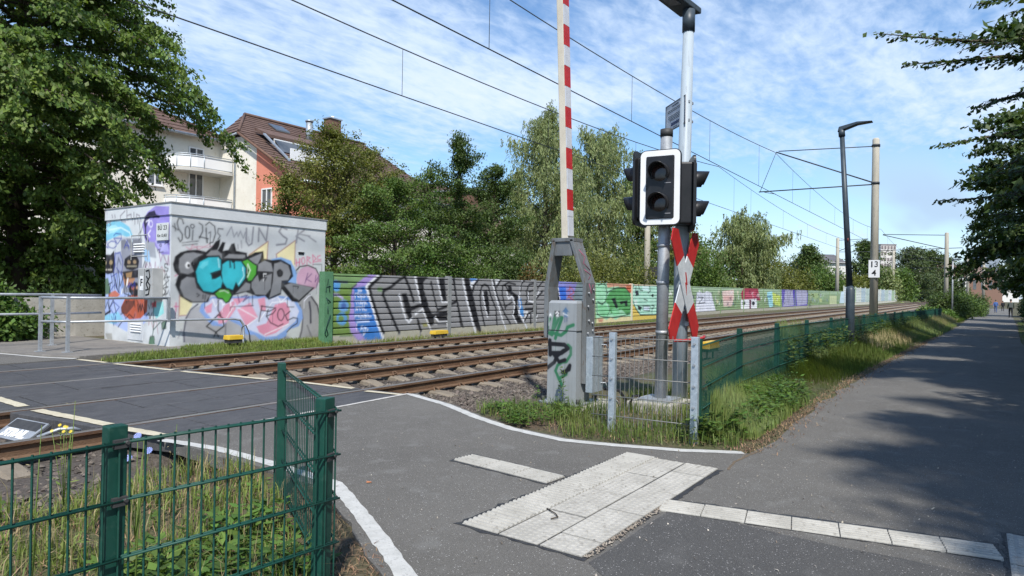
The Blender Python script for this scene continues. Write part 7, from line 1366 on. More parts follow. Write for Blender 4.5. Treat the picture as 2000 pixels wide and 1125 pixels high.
def tree(name, label, base, H, hb, rad, n, lsz, m, limbs=46, droop=.35, prof=None, trunk_r=.2, seed=1, group=None, upright=.35, spray=.10, wratio=.62, twigs=9, lean=(0, 0), flat=.5, cat='tree', sub=.36, jit=1.0, pend=0.0):
    """trunk and limbs, twigs on the limbs, leaves on the twigs. prof(t) = relative radius at height fraction t of the crown"""
    r = np.random.default_rng(seed); t = thing(name, label, cat, base, group); b0 = np.array(base, float)
    prof = prof or (lambda q: math.sin(math.pi*min(1, .12+.88*q)**.8)**.7)
    tb = MB(); top = b0+np.array([lean[0], lean[1], H*.93])
    tk = [b0+(top-b0)*u+np.array([r.normal(0, .04*H*.1), r.normal(0, .04*H*.1), 0])*(u > 0) for u in np.linspace(0, 1, 7)]
    tb.tube([tuple(p) for p in tk], [trunk_r*(1.25 if i == 0 else 1)*(1-.86*i/6) for i in range(7)], 8)
    def trunk(z): return np.array([np.interp(z, [p[2] for p in tk], [p[i] for p in tk]) for i in range(3)])
    segC = []; segD = []; segw = []
    for i in range(limbs):
        q = (i+.5+r.uniform(-.5, .5))/limbs; z = b0[2]+hb+(H-hb)*q*.96; p0 = trunk(z-(H-hb)*.06); az = i*2.39996+r.normal(0, .3)
        Lr = rad*prof(q)*r.uniform(.62, 1.16); el = upright*(.35+1.3*q)+r.normal(0, .12)
        d = np.array([math.cos(az)*math.cos(el), math.sin(az)*math.cos(el), math.sin(el)]); P = [p0]; k = 6
        for j in range(k):
            d = d+np.array([r.normal(0, .09), r.normal(0, .09), -droop*(.28+.12*j)*.55]); d /= np.linalg.norm(d); P.append(P[-1]+d*Lr/k)
        P = np.array(P); rr = max(.012, trunk_r*.28*(1-q*.6)); tb.tube([tuple(x) for x in P], [rr*(1-.85*j/k) for j in range(k+1)], 4, False)
        nt = max(3, int(twigs*(.5+.5*Lr/rad)))
        for j in range(nt):
            f = .18+.82*(j+r.random())/nt; x = f*k; a = int(min(x, k-1e-6)); s0 = P[a]+(P[a+1]-P[a])*(x-a); dd = unit(P[a+1]-P[a]); side = unit(np.cross(dd, (0, 0, 1)))*(1 if j % 2 else -1)
            tw = unit(dd*.75+side*r.uniform(.4, 1.1)+np.array([0, 0, r.normal(0, .22)])); tl = Lr*sub*(1.1-.55*f)*r.uniform(.6, 1.25)
            segC.append(s0); segD.append(tw*tl); segw.append(tl+.12*rad)
        segC.append(P[-2]); segD.append((P[-1]-P[-2])*1.5); segw.append(.3*Lr)
    segC = np.array(segC); segD = np.array(segD); w = np.array(segw); idx = r.choice(len(w), n, p=w/w.sum()); f = r.random(n)**.8
    C = segC[idx]+segD[idx]*f[:, None]; C[:, 2] -= droop*.30*f**2*np.linalg.norm(segD[idx], axis=1)
    if pend:
        fk = np.floor(f*5); sid = idx*5+fk.astype(int); off = r.normal(0, spray, (len(w)*5, 2)); ln = pend*r.uniform(.3, 1.2, len(w)*5); C = segC[idx]+segD[idx]*((fk+.5)/5)[:, None]
        C[:, :2] += off[sid]; C[:, 2] -= ln[sid]*r.random(n); spray = .045
    C += r.normal(0, spray*jit, (n, 3))*np.array([1, 1, .55])
    A = unit(unit(segD[idx])*.5+r.normal(0, .6, (n, 3))+np.array([0, 0, -.35-droop*.4-(1.3 if pend else 0)])); Nn = unit(r.normal(0, flat, (n, 3))+np.array([0, 0, 1.0])+(C-b0-np.array([0, 0, hb]))*np.array([.10, .10, .0]))
    L_ = lsz*r.uniform(.65, 1.3, n); leaves('crown', C, A, Nn, L_, L_*wratio, m, t, math.hypot(*base[:2]) > 31 and name != 'beech_tree')
    tb.build('trunk', M_bark, t)
    return t
def bush(name, label, base, size, n, lsz, m, seed, group=None, wr=.6, cat='shrub', lumps=14):
    """several leafy lumps on stems"""
    r = np.random.default_rng(seed); t = thing(name, label, cat, base, group); b0 = np.array(base, float); sz = np.array(size, float); tb = MB()
    cen = unit(r.normal(0, 1, (lumps, 3)))*r.random((lumps, 1))**.4*.62; cen[:, 2] = np.abs(cen[:, 2])*1.05+.12; cr = r.uniform(.28, .5, lumps)
    for c in cen: tb.tube([tuple(b0+np.array([c[0], c[1], 0])*sz*.15), tuple(b0+c*sz*np.array([.6, .6, .5])), tuple(b0+c*sz)], [.035, .022, .008], 4, False)
    i = r.integers(0, lumps, n); u = unit(r.normal(0, 1, (n, 3))); rr = r.random(n)**.45; P = cen[i]+u*(cr[i]*rr)[:, None]; P[:, 2] = np.maximum(P[:, 2], .01+.05*r.random(n)); C = b0+P*sz+r.normal(0, .03, (n, 3))
    A = unit(u+r.normal(0, .7, (n, 3))+np.array([0, 0, -.2])); Nn = unit(u*.6+np.array([0, 0, .8])+r.normal(0, .5, (n, 3))); L_ = lsz*r.uniform(.6, 1.35, n)
    leaves('crown', C, A, Nn, L_, L_*wr, m, t, math.hypot(*base[:2]) > 31); tb.build('stem', M_bark, t); return t
def blades(n, pos, h, w, m, name, label, lean=.45, seed=0, kind='grass'):
    """grass blades: three triangles each"""
    r = np.random.default_rng(seed); n = len(pos); an = r.random(n)*6.283; dx = np.stack([np.cos(an), np.sin(an), np.zeros(n)], 1); side = np.stack([-np.sin(an), np.cos(an), np.zeros(n)], 1)
    H = (h*r.uniform(.45, 1.2, n))[:, None]; Wd = (w*r.uniform(.7, 1.3, n))[:, None]; b = np.abs(r.normal(0, lean, n))[:, None]; z = np.array([0, 0, 1.])
    p1 = pos+dx*b*H*.25+z*H*.55; p2 = pos+dx*b*H*.95+z*H*(1-.25*b)
    V = np.stack([pos-side*Wd*.5, pos+side*Wd*.5, p1+side*Wd*.38, p1-side*Wd*.38, p2], 1); k = 5*np.arange(n)[:, None]
    F = np.concatenate([k+np.array([0, 1, 2]), k+np.array([0, 2, 3]), k+np.array([3, 2, 4])])
    return stuff(npmesh(name, V.reshape(-1, 3), F, m), label, kind)
def scatter(n, poly, seed, clump=0.0, fn=None):
    r = np.random.default_rng(seed); P = np.array(poly, float); lo, hi = P.min(0), P.max(0); out = np.zeros((0, 2)); q = np.roll(P, -1, 0)
    while len(out) < n:
        x = lo+(hi-lo)*r.random((n*3, 2)); ins = np.zeros(len(x), bool)
        for a, b in zip(P, q):
            if abs(b[1]-a[1]) > 1e-9: ins ^= ((a[1] > x[:, 1]) != (b[1] > x[:, 1])) & (x[:, 0] < (b[0]-a[0])*(x[:, 1]-a[1])/(b[1]-a[1])+a[0])
        if clump: ins &= vnoise(x[:, 0]*clump, x[:, 1]*clump, 1.3)+r.normal(0, .35, len(x)) > -.05
        out = np.concatenate([out, x[ins]])
    return out[:n]
def gz(P, extra=.0): return np.concatenate([P, (terrain(P[:, 0], P[:, 1])+extra)[:, None]], 1)
M_gr = mat('grass blade', (.13, .19, .040), (.19, .235, .060), scale=1.4, rough=.6, island=.4, trans=.3, detail=2); M_dry = mat('dry grass', (.26, .22, .11), (.34, .28, .15), scale=1.2, rough=.7, island=.35, trans=.2); M_gr2 = mat('verge grass', (.085, .14, .030), (.15, .185, .050), scale=.8, rough=.6, island=.45, trans=.28)
M_straw = mat('straw litter', (.26, .18, .10), (.18, .11, .07), scale=4, rough=.9, island=.5)
# --- big linden over the hut
LINP = lambda q: float(np.interp(q, [0, .12, .30, .48, .66, .85, 1], [.45, .58, .84, 1.05, .86, .56, .12]))
tree('linden_tree', 'huge dense linden tree overhanging the left side of the hut', (*cw(px(28, 22.5), 22.5), .1), 16.5, 2.2, 6.4, 205000, .155, M_lin, limbs=190, droop=.60, trunk_r=.36, seed=11, upright=.40, spray=.12, twigs=12, prof=LINP, sub=.36)
bush('laurel_shrub', 'bright green leafy shrub behind the handrail at the picture edge', (4.6, 17.6, .1), (1.6, 1.5, 2.1), 9000, .13, M_ivy, 21)
bush('laurel_shrub', 'low shrub spilling under the back handrail', (5.3, 16.9, .1), (1.3, .8, .9), 4000, .11, M_ivy, 22)
bush('elder_shrub', 'dark shrub in the shade between the linden trunk and the hut', (6.3, 18.6, .1), (1.3, 1.0, 1.6), 4500, .11, M_deep, 23)
# --- trees behind the noise wall: (image column, top row, distance, width in pixels) turned into metres
TG = 'trees behind the noise wall'
def spot(u, vtop, wpx, d=None, Y=None):
    k = (u-1000)/1300
    if Y is None: Y = d/(math.sin(TH)-k*math.cos(TH))
    x, y = cw(k*Y, Y); return (x, y, .1), CAMH+(575+.0168*(u-1000)-vtop)*Y/1300, wpx*.5*Y/1300, Y
def place(kind, lab, u, vtop, wpx, m, n, d=None, Y=None, seed=1, name='tree', **kw):
    p, h, r, Y = spot(u, vtop, wpx*1.3, d, Y); ls = max(.085, .0034*Y) if kind != 'willow' else max(.12, .0042*Y)
    if kind == 'bush': return bush(name if name != 'tree' else 'wall_bush', lab, p, (r*1.05, r*1.05, h*.82), n, ls, m, seed, 'bushes above the wall', lumps=20)
    if kind == 'willow': return tree('willow_tree', lab, p, h*1.02, h*.06, r, n, ls*1.15, m, limbs=85, droop=.35, seed=seed, group=TG, upright=.75, spray=.10, wratio=.30, twigs=12, trunk_r=.2, pend=1.25, flat=.9, prof=lambda q: .9 if q < .45 else max(.16, 1.05*math.sqrt(max(0, 1-((q-.4)/.62)**2))))
    return tree(name, lab, p, h*1.02, kw.pop('hb', h*.1), r, n, ls, m, seed=seed, group=TG, **{**dict(limbs=60, droop=.2, upright=.7, spray=.004*Y+.03, trunk_r=.05*r+.02), **kw})
place('tree', 'olive brown tree with bare twigs in front of the apartment house', 650, 258, 245, M_olive, 42000, 19, None, 31, 'locust_tree', upright=.8, twigs=11, limbs=70)
place('tree', 'thin olive sapling leaning over the hut roof', 562, 335, 120, M_olive, 10000, 17.5, None, 32, 'locust_tree', limbs=30)
place('tree', 'mid green bushy tree just behind the grey graffiti bays', 770, 350, 225, M_mid, 34000, 16.5, None, 33, 'maple_tree', droop=.3, upright=.55, hb=.3)
place('tree', 'dark green tree with an airy pointed top left of the willow', 892, 266, 150, M_deep, 30000, 19, None, 34, 'alder_tree', upright=.85, prof=lambda q: .75+.25*math.sin(2.6*(1-q)+.4) if q < .5 else (.42+.3*math.sin(q*19) if q < .9 else .25))
place('tree', 'shorter dark tree between the pointed alder and the willow', 962, 318, 130, M_deep, 24000, 19.5, None, 35, 'alder_tree')
place('willow', 'tall pale willow rising behind the barrier boom', 1062, 214, 165, M_will, 46000, 19, None, 36)
place('willow', 'broad pale willow between the barrier boom and the signal', 1168, 266, 190, M_will, 46000, 20.5, None, 37)
place('tree', 'slim poplar tip behind the signal heads', 1246, 288, 70, M_mid, 14000, 24, None, 38, 'poplar_tree', upright=1.0, droop=.1)
for i, (u, vt, d, w, n, m, lab) in enumerate(((1110, 455, 15.0, 140, 9000, M_olive, 'olive bush above the wall left of the barrier leg'), (1195, 440, 15.2, 160, 13000, M_olive, 'big olive bush above the mint green graffiti bays'), (1040, 498, 14.4, 80, 4000, M_autumn, 'small reddish bush above the wall end of the grey bays'), (690, 440, 14.8, 130, 7000, M_mid, 'green bush right beside the hut'), (830, 462, 15, 130, 8000, M_ivy, 'light green bush behind the grey graffiti bays'), (930, 435, 15.6, 120, 9000, M_mid, 'green bush under the pointed alder'), (990, 440, 16, 110, 8000, M_deep, 'dark bush under the willow'), (1268, 445, 16, 120, 9000, M_deep, 'dark bush behind the signal pole'))):
    place('bush', lab, u, vt, w, m, n, d, None, 50+i)
for i, (u, vt, d, w, n, m, lab) in enumerate(((715, 285, 23, 180, 20000, M_olive, 'olive tree right of the bare twigged one, hiding the end of the roof'), (838, 325, 21, 160, 19000, M_mid, 'green tree filling the gap left of the pointed alder'), (1008, 330, 24, 140, 17000, M_will, 'pale green tree filling the gap left of the tall willow'), (1115, 300, 25, 160, 18000, M_mid, 'mid green tree between the two willows'), (1225, 345, 25, 130, 15000, M_mid, 'green tree right of the broad willow'), (1300, 425, 22, 130, 12000, M_olive, 'olive tree just behind the signal poles'), (1345, 462, 21, 110, 9000, M_mid, 'green tree peeping out right of the lamp post'), (1475, 470, 24, 100, 9000, M_mid, 'green tree behind the gap right of the pale willow'))):
    place('tree', lab, u, vt, w, m, n, d, None, 60+i, 'alder_tree', upright=.6, droop=.25, hb=.5)
RT = [(1385, 470, 120, M_mid, 'bush', 16, 0), (1448, 446, 140, M_will, 'willow', 18, 0), (1505, 480, 120, M_olive, 'bush', 17, 0), (1545, 500, 90, M_olive, 'bush', 18, 0), (1580, 485, 56, M_deep, 'tree', 24, 0), (1612, 510, 90, M_mid, 'bush', 18, 0), (1657, 512, 100, M_olive, 'bush', 19, 0), (1690, 474, 55, M_deep, 'tree', 0, 125), (1724, 515, 70, M_will, 'bush', 0, 140), (1757, 520, 70, M_mid, 'bush', 0, 165), (1782, 493, 84, M_farl, 'tree', 0, 190), (1816, 497, 66, M_farl, 'tree', 0, 230), (1842, 505, 56, M_farl, 'tree', 0, 280), (1862, 530, 50, M_farl, 'bush', 0, 220), (1890, 522, 44, M_farl, 'tree', 0, 300)]
RL = ['rounded green bush right of the warning cross', 'pale willow with drooping twigs right of the warning cross', 'olive bush right of the pale drooping willow', 'olive thicket above the purple graffiti', 'small dark tree standing up behind the thicket', 'green bush behind the leaning lamp post', 'olive bush left of the kilometre mast', 'dark pointed tree behind the kilometre mast', 'pale green bush just right of the kilometre mast', 'green bush above the pale end of the wall', 'round dark tree below the far tower block', 'second round tree beside the round dark tree', 'third round tree towards the end of the tracks', 'far bush at the end of the wall', 'farthest tree over the wall end']
for i, ((u, vt, w, m, k, d, Y), lab) in enumerate(zip(RT, RL)): place(k, lab, u, vt, w, m, (12000 if i < 7 else 7500) if k != 'willow' else 28000, d or None, Y or None, 80+i, 'wall_bush' if k == 'bush' else 'far_tree')
# low ragged hedge tops directly behind the wall
for i, s in enumerate(np.arange(12.5, 62, 3.4)):
    d = wd(s)+1.3; bush('hedge_bush', ['first', 'second', 'third', 'fourth', 'fifth', 'sixth', 'seventh', 'eighth', 'ninth', 'tenth', 'eleventh', 'twelfth', 'thirteenth', 'fourteenth', 'fifteenth'][i]+' low hedge bush from the hut peeping over the noise wall', (s+random.uniform(-.5, .5), d, .1), (1.9, .9, 1.35+random.uniform(0, .35)), 2600, .10+.0007*s, [M_mid, M_olive, M_deep, M_ivy][i % 4], 120+i, 'hedge bushes along the noise wall')
# --- trees on the right of the footpath
RG = 'beech trees on the near side of the path'
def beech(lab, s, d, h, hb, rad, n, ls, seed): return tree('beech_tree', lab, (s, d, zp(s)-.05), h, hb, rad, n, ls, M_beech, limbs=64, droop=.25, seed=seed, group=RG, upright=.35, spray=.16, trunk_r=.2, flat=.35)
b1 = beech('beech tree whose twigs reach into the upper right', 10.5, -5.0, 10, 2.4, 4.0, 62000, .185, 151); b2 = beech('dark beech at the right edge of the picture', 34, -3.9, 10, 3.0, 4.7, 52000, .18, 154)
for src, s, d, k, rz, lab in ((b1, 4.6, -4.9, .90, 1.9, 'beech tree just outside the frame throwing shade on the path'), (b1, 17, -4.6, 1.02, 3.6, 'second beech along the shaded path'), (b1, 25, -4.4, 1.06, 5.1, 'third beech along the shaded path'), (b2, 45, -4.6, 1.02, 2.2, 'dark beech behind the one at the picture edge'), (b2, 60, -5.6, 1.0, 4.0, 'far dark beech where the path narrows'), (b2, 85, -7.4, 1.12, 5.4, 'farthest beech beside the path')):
    c = copy_tree(src); c.location = (s, d, zp(s)-.05+(.35 if src is b2 else 0)); c.rotation_euler = (0, 0, rz); c.scale = (k, k, k); c['label'] = lab
for i, (s, d, sx, h) in enumerate(((40, -2.9, 1.1, 1.4), (50, -3.5, 1.4, 1.8), (66, -4.4, 1.6, 2.4), (90, -5.4, 2.0, 3), (120, -6.6, 2.2, 3.5))):
    bush('path_bush', ['low dark bush at the right edge of the path', 'second low bush along the right edge of the path', 'dark bush where the walker passes', 'dark bush ahead of the walker', 'far bush right of the path'][i], (s, d, zp(s)), (sx, sx, h), 5000, .10+.001*s, M_beech, 170+i, 'bushes right of the path')
for i, (s, d, sx, h, m, lab) in enumerate(((56, 2.3, 1.6, 1.5, M_ivy, 'bright bush swallowing the end of the green fence'), (66, 1.7, 2.2, 3.1, M_deep, 'dark leafy bush between track and path'), (78, 1.2, 2.4, 2.8, M_mid, 'green bush behind the second concrete mast'), (92, .8, 2.6, 3.0, M_deep, 'dark bush left of the people on the path'), (112, .3, 3.0, 3.2, M_deep, 'far dark bush at the left edge of the path'))):
    bush('path_bush', lab, (s, d, zp(s)), (sx, sx, h*.8), 8000, .09+.001*s, m, 190+i, 'bushes left of the path', lumps=20)
# twigs of the second beech hanging into the picture: limb paths in metres
def hanging(label, paths, seed, lsz=.085):
    r = np.random.default_rng(seed); t = thing('beech_branch', label, 'branch', (11, -4.5, 4.5), 'beech branches hanging into the picture'); tb = MB(); Cs = []; As = []; Ns = []
    for P, spread in paths:
        P = [Vector(p) for p in P]; tb.tube(P, [.035*(1-.9*i/(len(P)-1)) for i in range(len(P))], 5, False)
        L_ = [0]
        for a, b in zip(P[:-1], P[1:]): L_.append(L_[-1]+(b-a).length)
        for tot in np.arange(.02, L_[-1], .04):
            i = max(j for j in range(len(P)-1) if L_[j] <= tot); a = P[i]+(P[i+1]-P[i])*((tot-L_[i])/(L_[i+1]-L_[i])); d = (P[i+1]-P[i]).normalized(); q = tot/L_[-1]
            side = d.cross(Vector((0, 0, 1))).normalized()*(1 if int(tot/.04) % 2 else -1); tl = spread*1.25*(1.05-q)**.8*r.uniform(.3, 1.1)+.06; tw = (d*.9+side*.75+Vector((r.normal(0, .15), r.normal(0, .15), r.normal(-.12, .22)))).normalized()
            if tl > .2: tb.tube([a, a+tw*tl], [.007, .003], 3, False)
            for s in np.arange(.03, tl, .048):
                c = a+tw*s+Vector((0, 0, -.10*s*s)); sd2 = tw.cross(Vector((0, 0, 1))).normalized()*(1 if int(s/.048) % 2 else -1)
                Cs.append(c+sd2*.035+Vector(r.normal(0, .012, 3))); As.append((tw*.5+sd2*.8+Vector((0, 0, -.35))+Vector(r.normal(0, .25, 3)))); Ns.append(Vector((0, 0, 1))+Vector(r.normal(0, .38, 3)))
    n = len(Cs); L2 = lsz*r.uniform(.7, 1.25, n); leaves('crown', np.array([tuple(c) for c in Cs]), np.array([tuple(a) for a in As]), np.array([tuple(a) for a in Ns]), L2, L2*.62, M_beech, t); tb.build('twig', M_bark, t)
    return t
def W3(u, v, Y):  # point seen at image column u, row v and depth Y
    xx = (u-1000)/1300; yy = -(v-562.5)/1300; c, s = math.cos(ROLL), math.sin(ROLL); xx, yy = c*xx-s*yy, s*xx+c*yy
    q = cw(xx*Y, Y); return (q[0], q[1], CAMH+(math.sin(PIT)+yy)*Y)
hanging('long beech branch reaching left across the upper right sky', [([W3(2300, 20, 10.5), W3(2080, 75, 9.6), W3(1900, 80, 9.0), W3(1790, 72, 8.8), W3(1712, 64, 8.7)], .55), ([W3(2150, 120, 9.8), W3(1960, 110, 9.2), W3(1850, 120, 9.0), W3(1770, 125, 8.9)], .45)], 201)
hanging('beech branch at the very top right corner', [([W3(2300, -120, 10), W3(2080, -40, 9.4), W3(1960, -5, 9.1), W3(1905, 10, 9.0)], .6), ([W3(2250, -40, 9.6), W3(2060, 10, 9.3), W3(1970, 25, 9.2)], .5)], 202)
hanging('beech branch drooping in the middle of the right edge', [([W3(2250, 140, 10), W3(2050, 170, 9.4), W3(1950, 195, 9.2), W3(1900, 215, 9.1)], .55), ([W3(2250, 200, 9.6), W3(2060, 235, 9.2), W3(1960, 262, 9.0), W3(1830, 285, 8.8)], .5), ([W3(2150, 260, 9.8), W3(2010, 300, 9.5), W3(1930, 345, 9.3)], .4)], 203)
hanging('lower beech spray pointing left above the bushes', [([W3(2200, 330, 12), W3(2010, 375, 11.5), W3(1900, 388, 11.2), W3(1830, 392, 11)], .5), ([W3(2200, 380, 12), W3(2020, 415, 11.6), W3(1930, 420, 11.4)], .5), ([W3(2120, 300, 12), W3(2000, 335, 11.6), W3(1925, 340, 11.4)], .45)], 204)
# --- grass and weeds
CORNER = [(-2, 2.5), (2.0, 2.5), (2.75, 3.75), (3.08, 4.6), (3.05, 5.9), (2.6, 6.1), (-2, 6.0)]
P = scatter(13000, CORNER, 301, 2.3); blades(0, gz(P, .0), .14, .0075, M_gr, 'grass', 'green grass behind the foreground fence', .55, 1)
P = scatter(2600, CORNER, 302, 1.7); blades(0, gz(P), .24, .005, M_dry, 'dry_grass', 'straw coloured grass stalks behind the foreground fence', .5, 2)
P = scatter(3500, [(1.9, 1.5), (2.3, 2.2), (2.8, 3.1), (2.95, 3.9), (2.6, 3.6), (1.95, 2.35), (-1, 2.3), (-1, 1.4)], 303); 
blades(0, gz(P, .0), .045, .006, M_straw, 'leaf_litter', 'brown bark and leaf litter at the fence foot', 2.2, 3, 'litter')
P = scatter(6000, CORNER, 304); blades(0, gz(P, .005), .07, .007, M_straw, 'leaf_litter', 'brown litter between the grass behind the foreground fence', 2.4, 4, 'litter')
def weeds(label, pts, m, h, nl, lsz, seed, name='weed', kind='weeds'):
    """rosettes of broad leaves"""
    r = np.random.default_rng(seed); C = []; A = []; Nn = []; L_ = []
    for p in pts:
        k = int(nl*r.uniform(.5, 1.4)); hh = h*r.uniform(.5, 1.3); an = r.random(k)*6.283; q = r.random(k); rad = (.03+.10*(1-q*.5))*r.uniform(.6, 1.3, k)*(lsz/.08)
        C.append(p+np.stack([np.cos(an)*rad, np.sin(an)*rad, .015+q*hh], 1)); A.append(np.stack([np.cos(an), np.sin(an), r.uniform(-.2, .7, k)], 1)); Nn.append(np.stack([-np.cos(an)*.4, -np.sin(an)*.4, np.ones(k)], 1)+r.normal(0, .25, (k, 3))); L_.append(lsz*r.uniform(.6, 1.3, k))
    C = np.concatenate(C); L_ = np.concatenate(L_); return stuff(leaves(name, C, np.concatenate(A), np.concatenate(Nn), L_, L_*.5, m), label, kind)
weeds('broad leafed weeds behind the foreground fence', gz(scatter(38, [(1.2, 2.5), (2.0, 2.5), (2.5, 3.3), (2.2, 3.7), (1.4, 3.2)], 305)), M_ivy, .14, 26, .085, 1)
weeds('scattered weeds in the grassy corner', gz(scatter(150, CORNER, 306, 1.2)), M_ivy, .08, 18, .055, 2)
# strip in front of hut and noise wall
P = scatter(11000, [(5.35, 12.1), (6.0, 11.95), (10.8, 11.9), (10.8, 13.05), (7.25, 13.05), (6.9, 12.62), (5.4, 12.42)], 310); blades(0, np.c_[P, np.interp(P[:, 1], [11.9, 12.5, 13.1], [-.06, .09, .12])], .12, .011, M_gr, 'grass', 'bright grass strip at the foot of the hut', .6, 5)
P = scatter(2200, [(10.5, 12.0), (30, 12.1), (30, 12.6), (10.5, 12.4)], 311, .9); blades(0, np.c_[P, np.full(len(P), .02)], .15, .012, M_gr, 'grass', 'tufts along the foot of the noise wall', .6, 6)
P = scatter(600, [(10.5, 12.0), (22, 12.0), (22, 12.45), (10.5, 12.4)], 312); blades(0, np.c_[P, np.full(len(P), .03)], .18, .010, M_dry, 'dry_grass', 'dry tufts along the foot of the noise wall', .6, 7)
# island round the barrier and signal
ISL = [(6.15, 4.8), (5.95, 4.5), (5.68, 3.82), (5.58, 3.16), (5.66, 2.75), (5.85, 2.2), (6.1, 1.75), (9.3, 1.72), (9.3, 3.6), (7.9, 3.9), (6.9, 4.5)]
P = scatter(5200, ISL, 320, 1.5); blades(0, gz(P, .02), .17, .008, M_gr2, 'grass', 'grass around the barrier and signal foundations', .55, 8)
P = scatter(2600, ISL, 321); blades(0, gz(P, .025), .04, .007, M_straw, 'leaf_litter', 'brown litter along the kerb line by the barrier', 2.4, 9, 'litter')
weeds('small leafy weeds around the barrier foundation', gz(scatter(60, [(6.2, 4.7), (5.9, 4.3), (5.66, 3.8), (5.9, 3.6), (6.7, 3.6), (6.7, 4.45)], 322), .03), M_ivy, .08, 22, .055, 3)
weeds('leafy weeds at the foot of the green fence corner', gz(scatter(150, [(6.25, 2.15), (6.5, 1.85), (8.8, 1.8), (10.2, 1.9), (10.2, 2.5), (8.6, 2.45)], 323), .03), M_ivy, .24, 26, .07, 4)
weeds('dark bindweed at the galvanised corner post', gz(scatter(16, [(6.1, 2.1), (6.35, 1.95), (6.4, 2.2), (6.2, 2.3)], 324), .02), M_mid, .22, 30, .06, 5)
# verge along the path
def verge(n, s0, s1, seed, h, w, m, name, label, lean=.4, lo=.12, hi=1.35, p=1.5):
    r = np.random.default_rng(seed); s = s0+(s1-s0)*r.random(n)**p; d = edge(LEFT_EDGE, s)+lo+(hi-lo)*r.random(n)**.9*np.clip((s-6)/3, .4, 1); z = terrain(s, d)+.02
    hh = h*np.clip(.45+(d-edge(LEFT_EDGE, s))*.9, .3, 1.1)
    return blades(0, np.stack([s, d, z], 1), hh, w*(1+s/40), m, name, label, lean, seed)
verge(18000, 6.6, 34, 330, .40, .009, M_gr2, 'grass', 'tall green verge grass between fence and footpath', .40)
verge(5500, 19, 60, 331, .62, .008, M_dry, 'dry_grass', 'tall straw coloured grass of the verge', .35, .35, 1.5, 1.1)
verge(9000, 30, 110, 332, .6, .012, M_gr2, 'grass', 'far verge grass beside the path', .4, .05, 1.6, 1.0)
verge(6500, 13.5, 36, 333, .80, .010, M_gr2, 'grass', 'rank grass growing through the green fence', .35, .8, 1.6, 1.3)
weeds('climbing leaves on the overgrown green fence', np.array([(s, fd(s)+random.uniform(-.12, .1), zp(s)+random.uniform(.02, .60)) for s in 11.5+31*np.random.default_rng(10).random(620)**1.1]), M_deep, .18, 22, .085, 6)
P = scatter(5000, [(7, -1.6), (30, -1.35), (60, -2.5), (60, -4.5), (7, -4)], 340); blades(0, np.c_[P, zp(30)*0+np.array([zp(s)-.03 for s in P[:, 0]])], .2, .012, M_gr2, 'grass', 'grass on the right side of the path', .5, 11)
r_ = np.random.default_rng(77); q_ = 6+24*r_.random(3200)**1.3; P = np.stack([q_, edge(LEFT_EDGE, q_)+np.abs(r_.normal(0, .10, 3200))*np.where(r_.random(3200) < .25, -1, 1), np.array([zp(v)+.004 for v in q_])], 1)
blades(0, P, .035, .008, M_straw, 'leaf_litter', 'brown crumbs along the edge of the footpath', 2.4, 12, 'litter')
u_ = r_.random(260); P = np.stack([3.1+1.1*u_, 1.655+r_.normal(0, .012, 260), np.full(260, .008)], 1); an = r_.random(260)*6.28
V = np.concatenate([P[:, None]+np.stack([np.stack([np.cos(an+k)*.007, np.sin(an+k)*.007, np.zeros(260)], 1) for k in (0, 1.9, 4.1)]+[np.tile((0, 0, .006), (260, 1))], 1)]).reshape(-1, 3)
stuff(npmesh('gravel', V, (np.array([(0, 1, 3), (1, 2, 3), (2, 0, 3)])[None]+4*np.arange(260)[:, None, None]).reshape(-1, 3), mat('crumbled tile', (.20, .165, .13), (.34, .30, .25), scale=9, rough=.9, island=.3)), 'crumbled pale grit along the broken edge of the tactile pad', 'gravel')
P = scatter(420, [(2.4, 1.3), (3.4, 4.6), (5.2, 4.6), (5.3, 2.6), (9.0, 1.4), (9.0, -1.2), (2.0, -1.0)], 350)
blades(0, np.c_[P, np.full(420, .004)], .014, .009, mat('pale grit', (.42, .39, .34), (.16, .12, .08), scale=2, rough=.9, island=.5), 'litter', 'grit and crumbs scattered over the asphalt', 2.6, 13, 'litter')
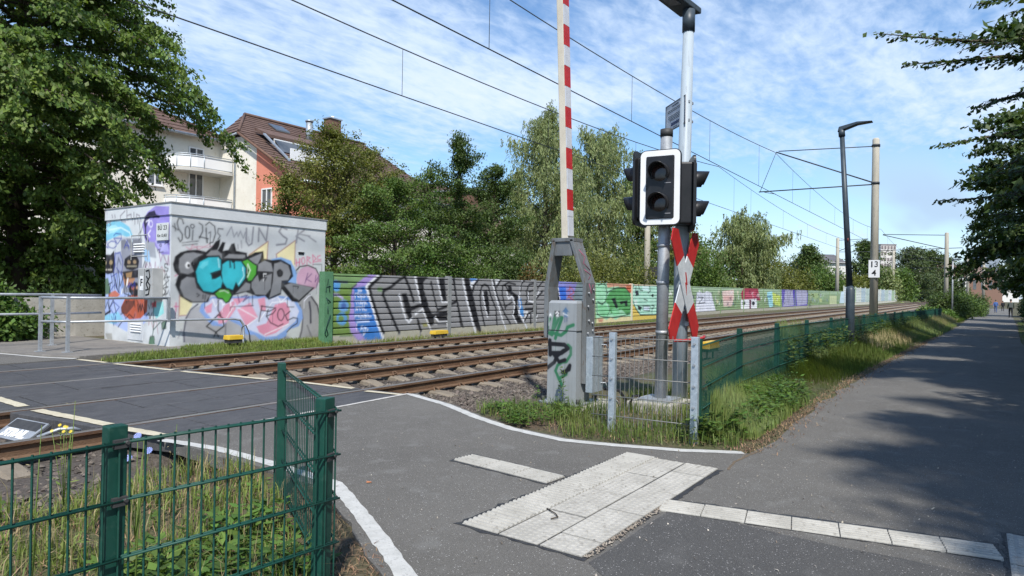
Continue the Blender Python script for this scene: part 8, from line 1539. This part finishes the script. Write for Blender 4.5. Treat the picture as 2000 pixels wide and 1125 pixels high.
# upright weed before the barrier cabinet
def herb(label, x, y, z, h, m, n, lsz, seed, wr=.35, cat='plant', flowers=None, name='tall_weed'):
    r = np.random.default_rng(seed); t = thing(name, label, cat, (x, y, z)); tip = Vector((x+.02, y-.02, z+h)); MB().tube([(x, y, z), (x+.01, y, z+h*.5), tip], [.0045, .0035, .0015], 5).build('stem', MATS['grass blade'], t)
    q = r.random(n); an = np.arange(n)*2.4; rad = .02+(1-q)*.055*h/.5; C = np.stack([x+np.cos(an)*rad, y+np.sin(an)*rad, z+.03+q*h*.97], 1); A = np.stack([np.cos(an), np.sin(an), r.uniform(-.1, .5, n)], 1); L_ = lsz*(1.15-.6*q)*r.uniform(.7, 1.2, n)
    leaves('leaves', C, A, np.stack([-np.cos(an)*.3, -np.sin(an)*.3, np.ones(n)], 1)+r.normal(0, .2, (n, 3)), L_, L_*wr, m, t)
    if flowers:
        col, pts, fr = flowers
        for (fx, fy, fz_) in pts:
            if (fx, fy) != (x, y): MB().tube([(x, y, z+h*.5), (fx, fy, z+fz_)], .0016, 4).build('stem', MATS['grass blade'], t)
            b = MB(); c = Vector((fx, fy, z+fz_)); nrm = Vector((-.6, -.45, .6)).normalized(); u1 = nrm.cross(Vector((0, 0, 1))).normalized(); u2 = nrm.cross(u1)
            for k in range(12):
                a0, a1 = 2*math.pi*(k-.32)/12, 2*math.pi*(k+.32)/12; b.add([c, c+(u1*math.cos(a0)+u2*math.sin(a0))*fr+nrm*.003, c+(u1*math.cos(a1)+u2*math.sin(a1))*fr+nrm*.003], [(0, 1, 2)])
            b.build('blossom', col, t)
    return t
herb('upright leafy weed growing before the barrier cabinet', 6.70, 3.93, 0, .52, M_ivy, 90, .085, 1)
herb('shorter weed at the left foot of the barrier cabinet', 6.72, 4.3, 0, .28, M_ivy, 45, .06, 2)
M_chic = mat('chicory blue', (.22, .28, .62), (.30, .36, .72), scale=30, rough=.6); M_rag = mat('ragwort yellow', (.75, .55, .03), (.8, .62, .06), scale=30, rough=.6)
herb('blue flowering chicory behind the foreground fence post', 1.36, 2.80, -.05, .82, M_gr, 26, .05, 3, .25, 'plant', (M_chic, [(1.36, 2.79, .83), (1.39, 2.76, .77), (1.34, 2.82, .74)], .015), 'chicory')
herb('yellow flowering weed beside the rail at the picture edge', 1.42, 3.62, -.05, .74, M_gr, 50, .07, 4, .3, 'plant', (M_rag, [(1.42, 3.62, .75), (1.40, 3.58, .735), (1.44, 3.65, .74), (1.38, 3.66, .73), (1.41, 3.65, .755), (1.43, 3.58, .73)], .008), 'ragwort')
for i, (x, y, h) in enumerate(((1.6, 3.3, .62), (.9, 3.2, .7), (1.75, 4.4, .75), (1.25, 3.5, .8), (2.15, 4.0, .6))):
    herb(['thin dry stalk near the corner post', 'thin stalk left of the fence post', 'dry stalk close to the near rail', 'tall thin stalk beside the chicory', 'thin stalk near the crossing line'][i], x, y, -.05, h, M_dry, 14, .045, 30+i, .2)
# fallen twig and leaf on the paving
tag(MB().tube([(3.62, 2.22, .015), (3.56, 2.12, .018), (3.52, 2.08, .018), (3.47, 2.10, .016)], .004, 5).build('twig', M_bark), 'small curved brown twig lying on the tactile pad', 'twig')
tag(MB().add([(3.33, 3.56, .004), (3.35, 3.53, .008), (3.37, 3.55, .005), (3.355, 3.585, .009)], [(0, 1, 2, 3)]).build('fallen_leaf', mat('orange leaf', (.42, .17, .08), rough=.8)), 'single orange leaf lying on the asphalt', 'leaf')
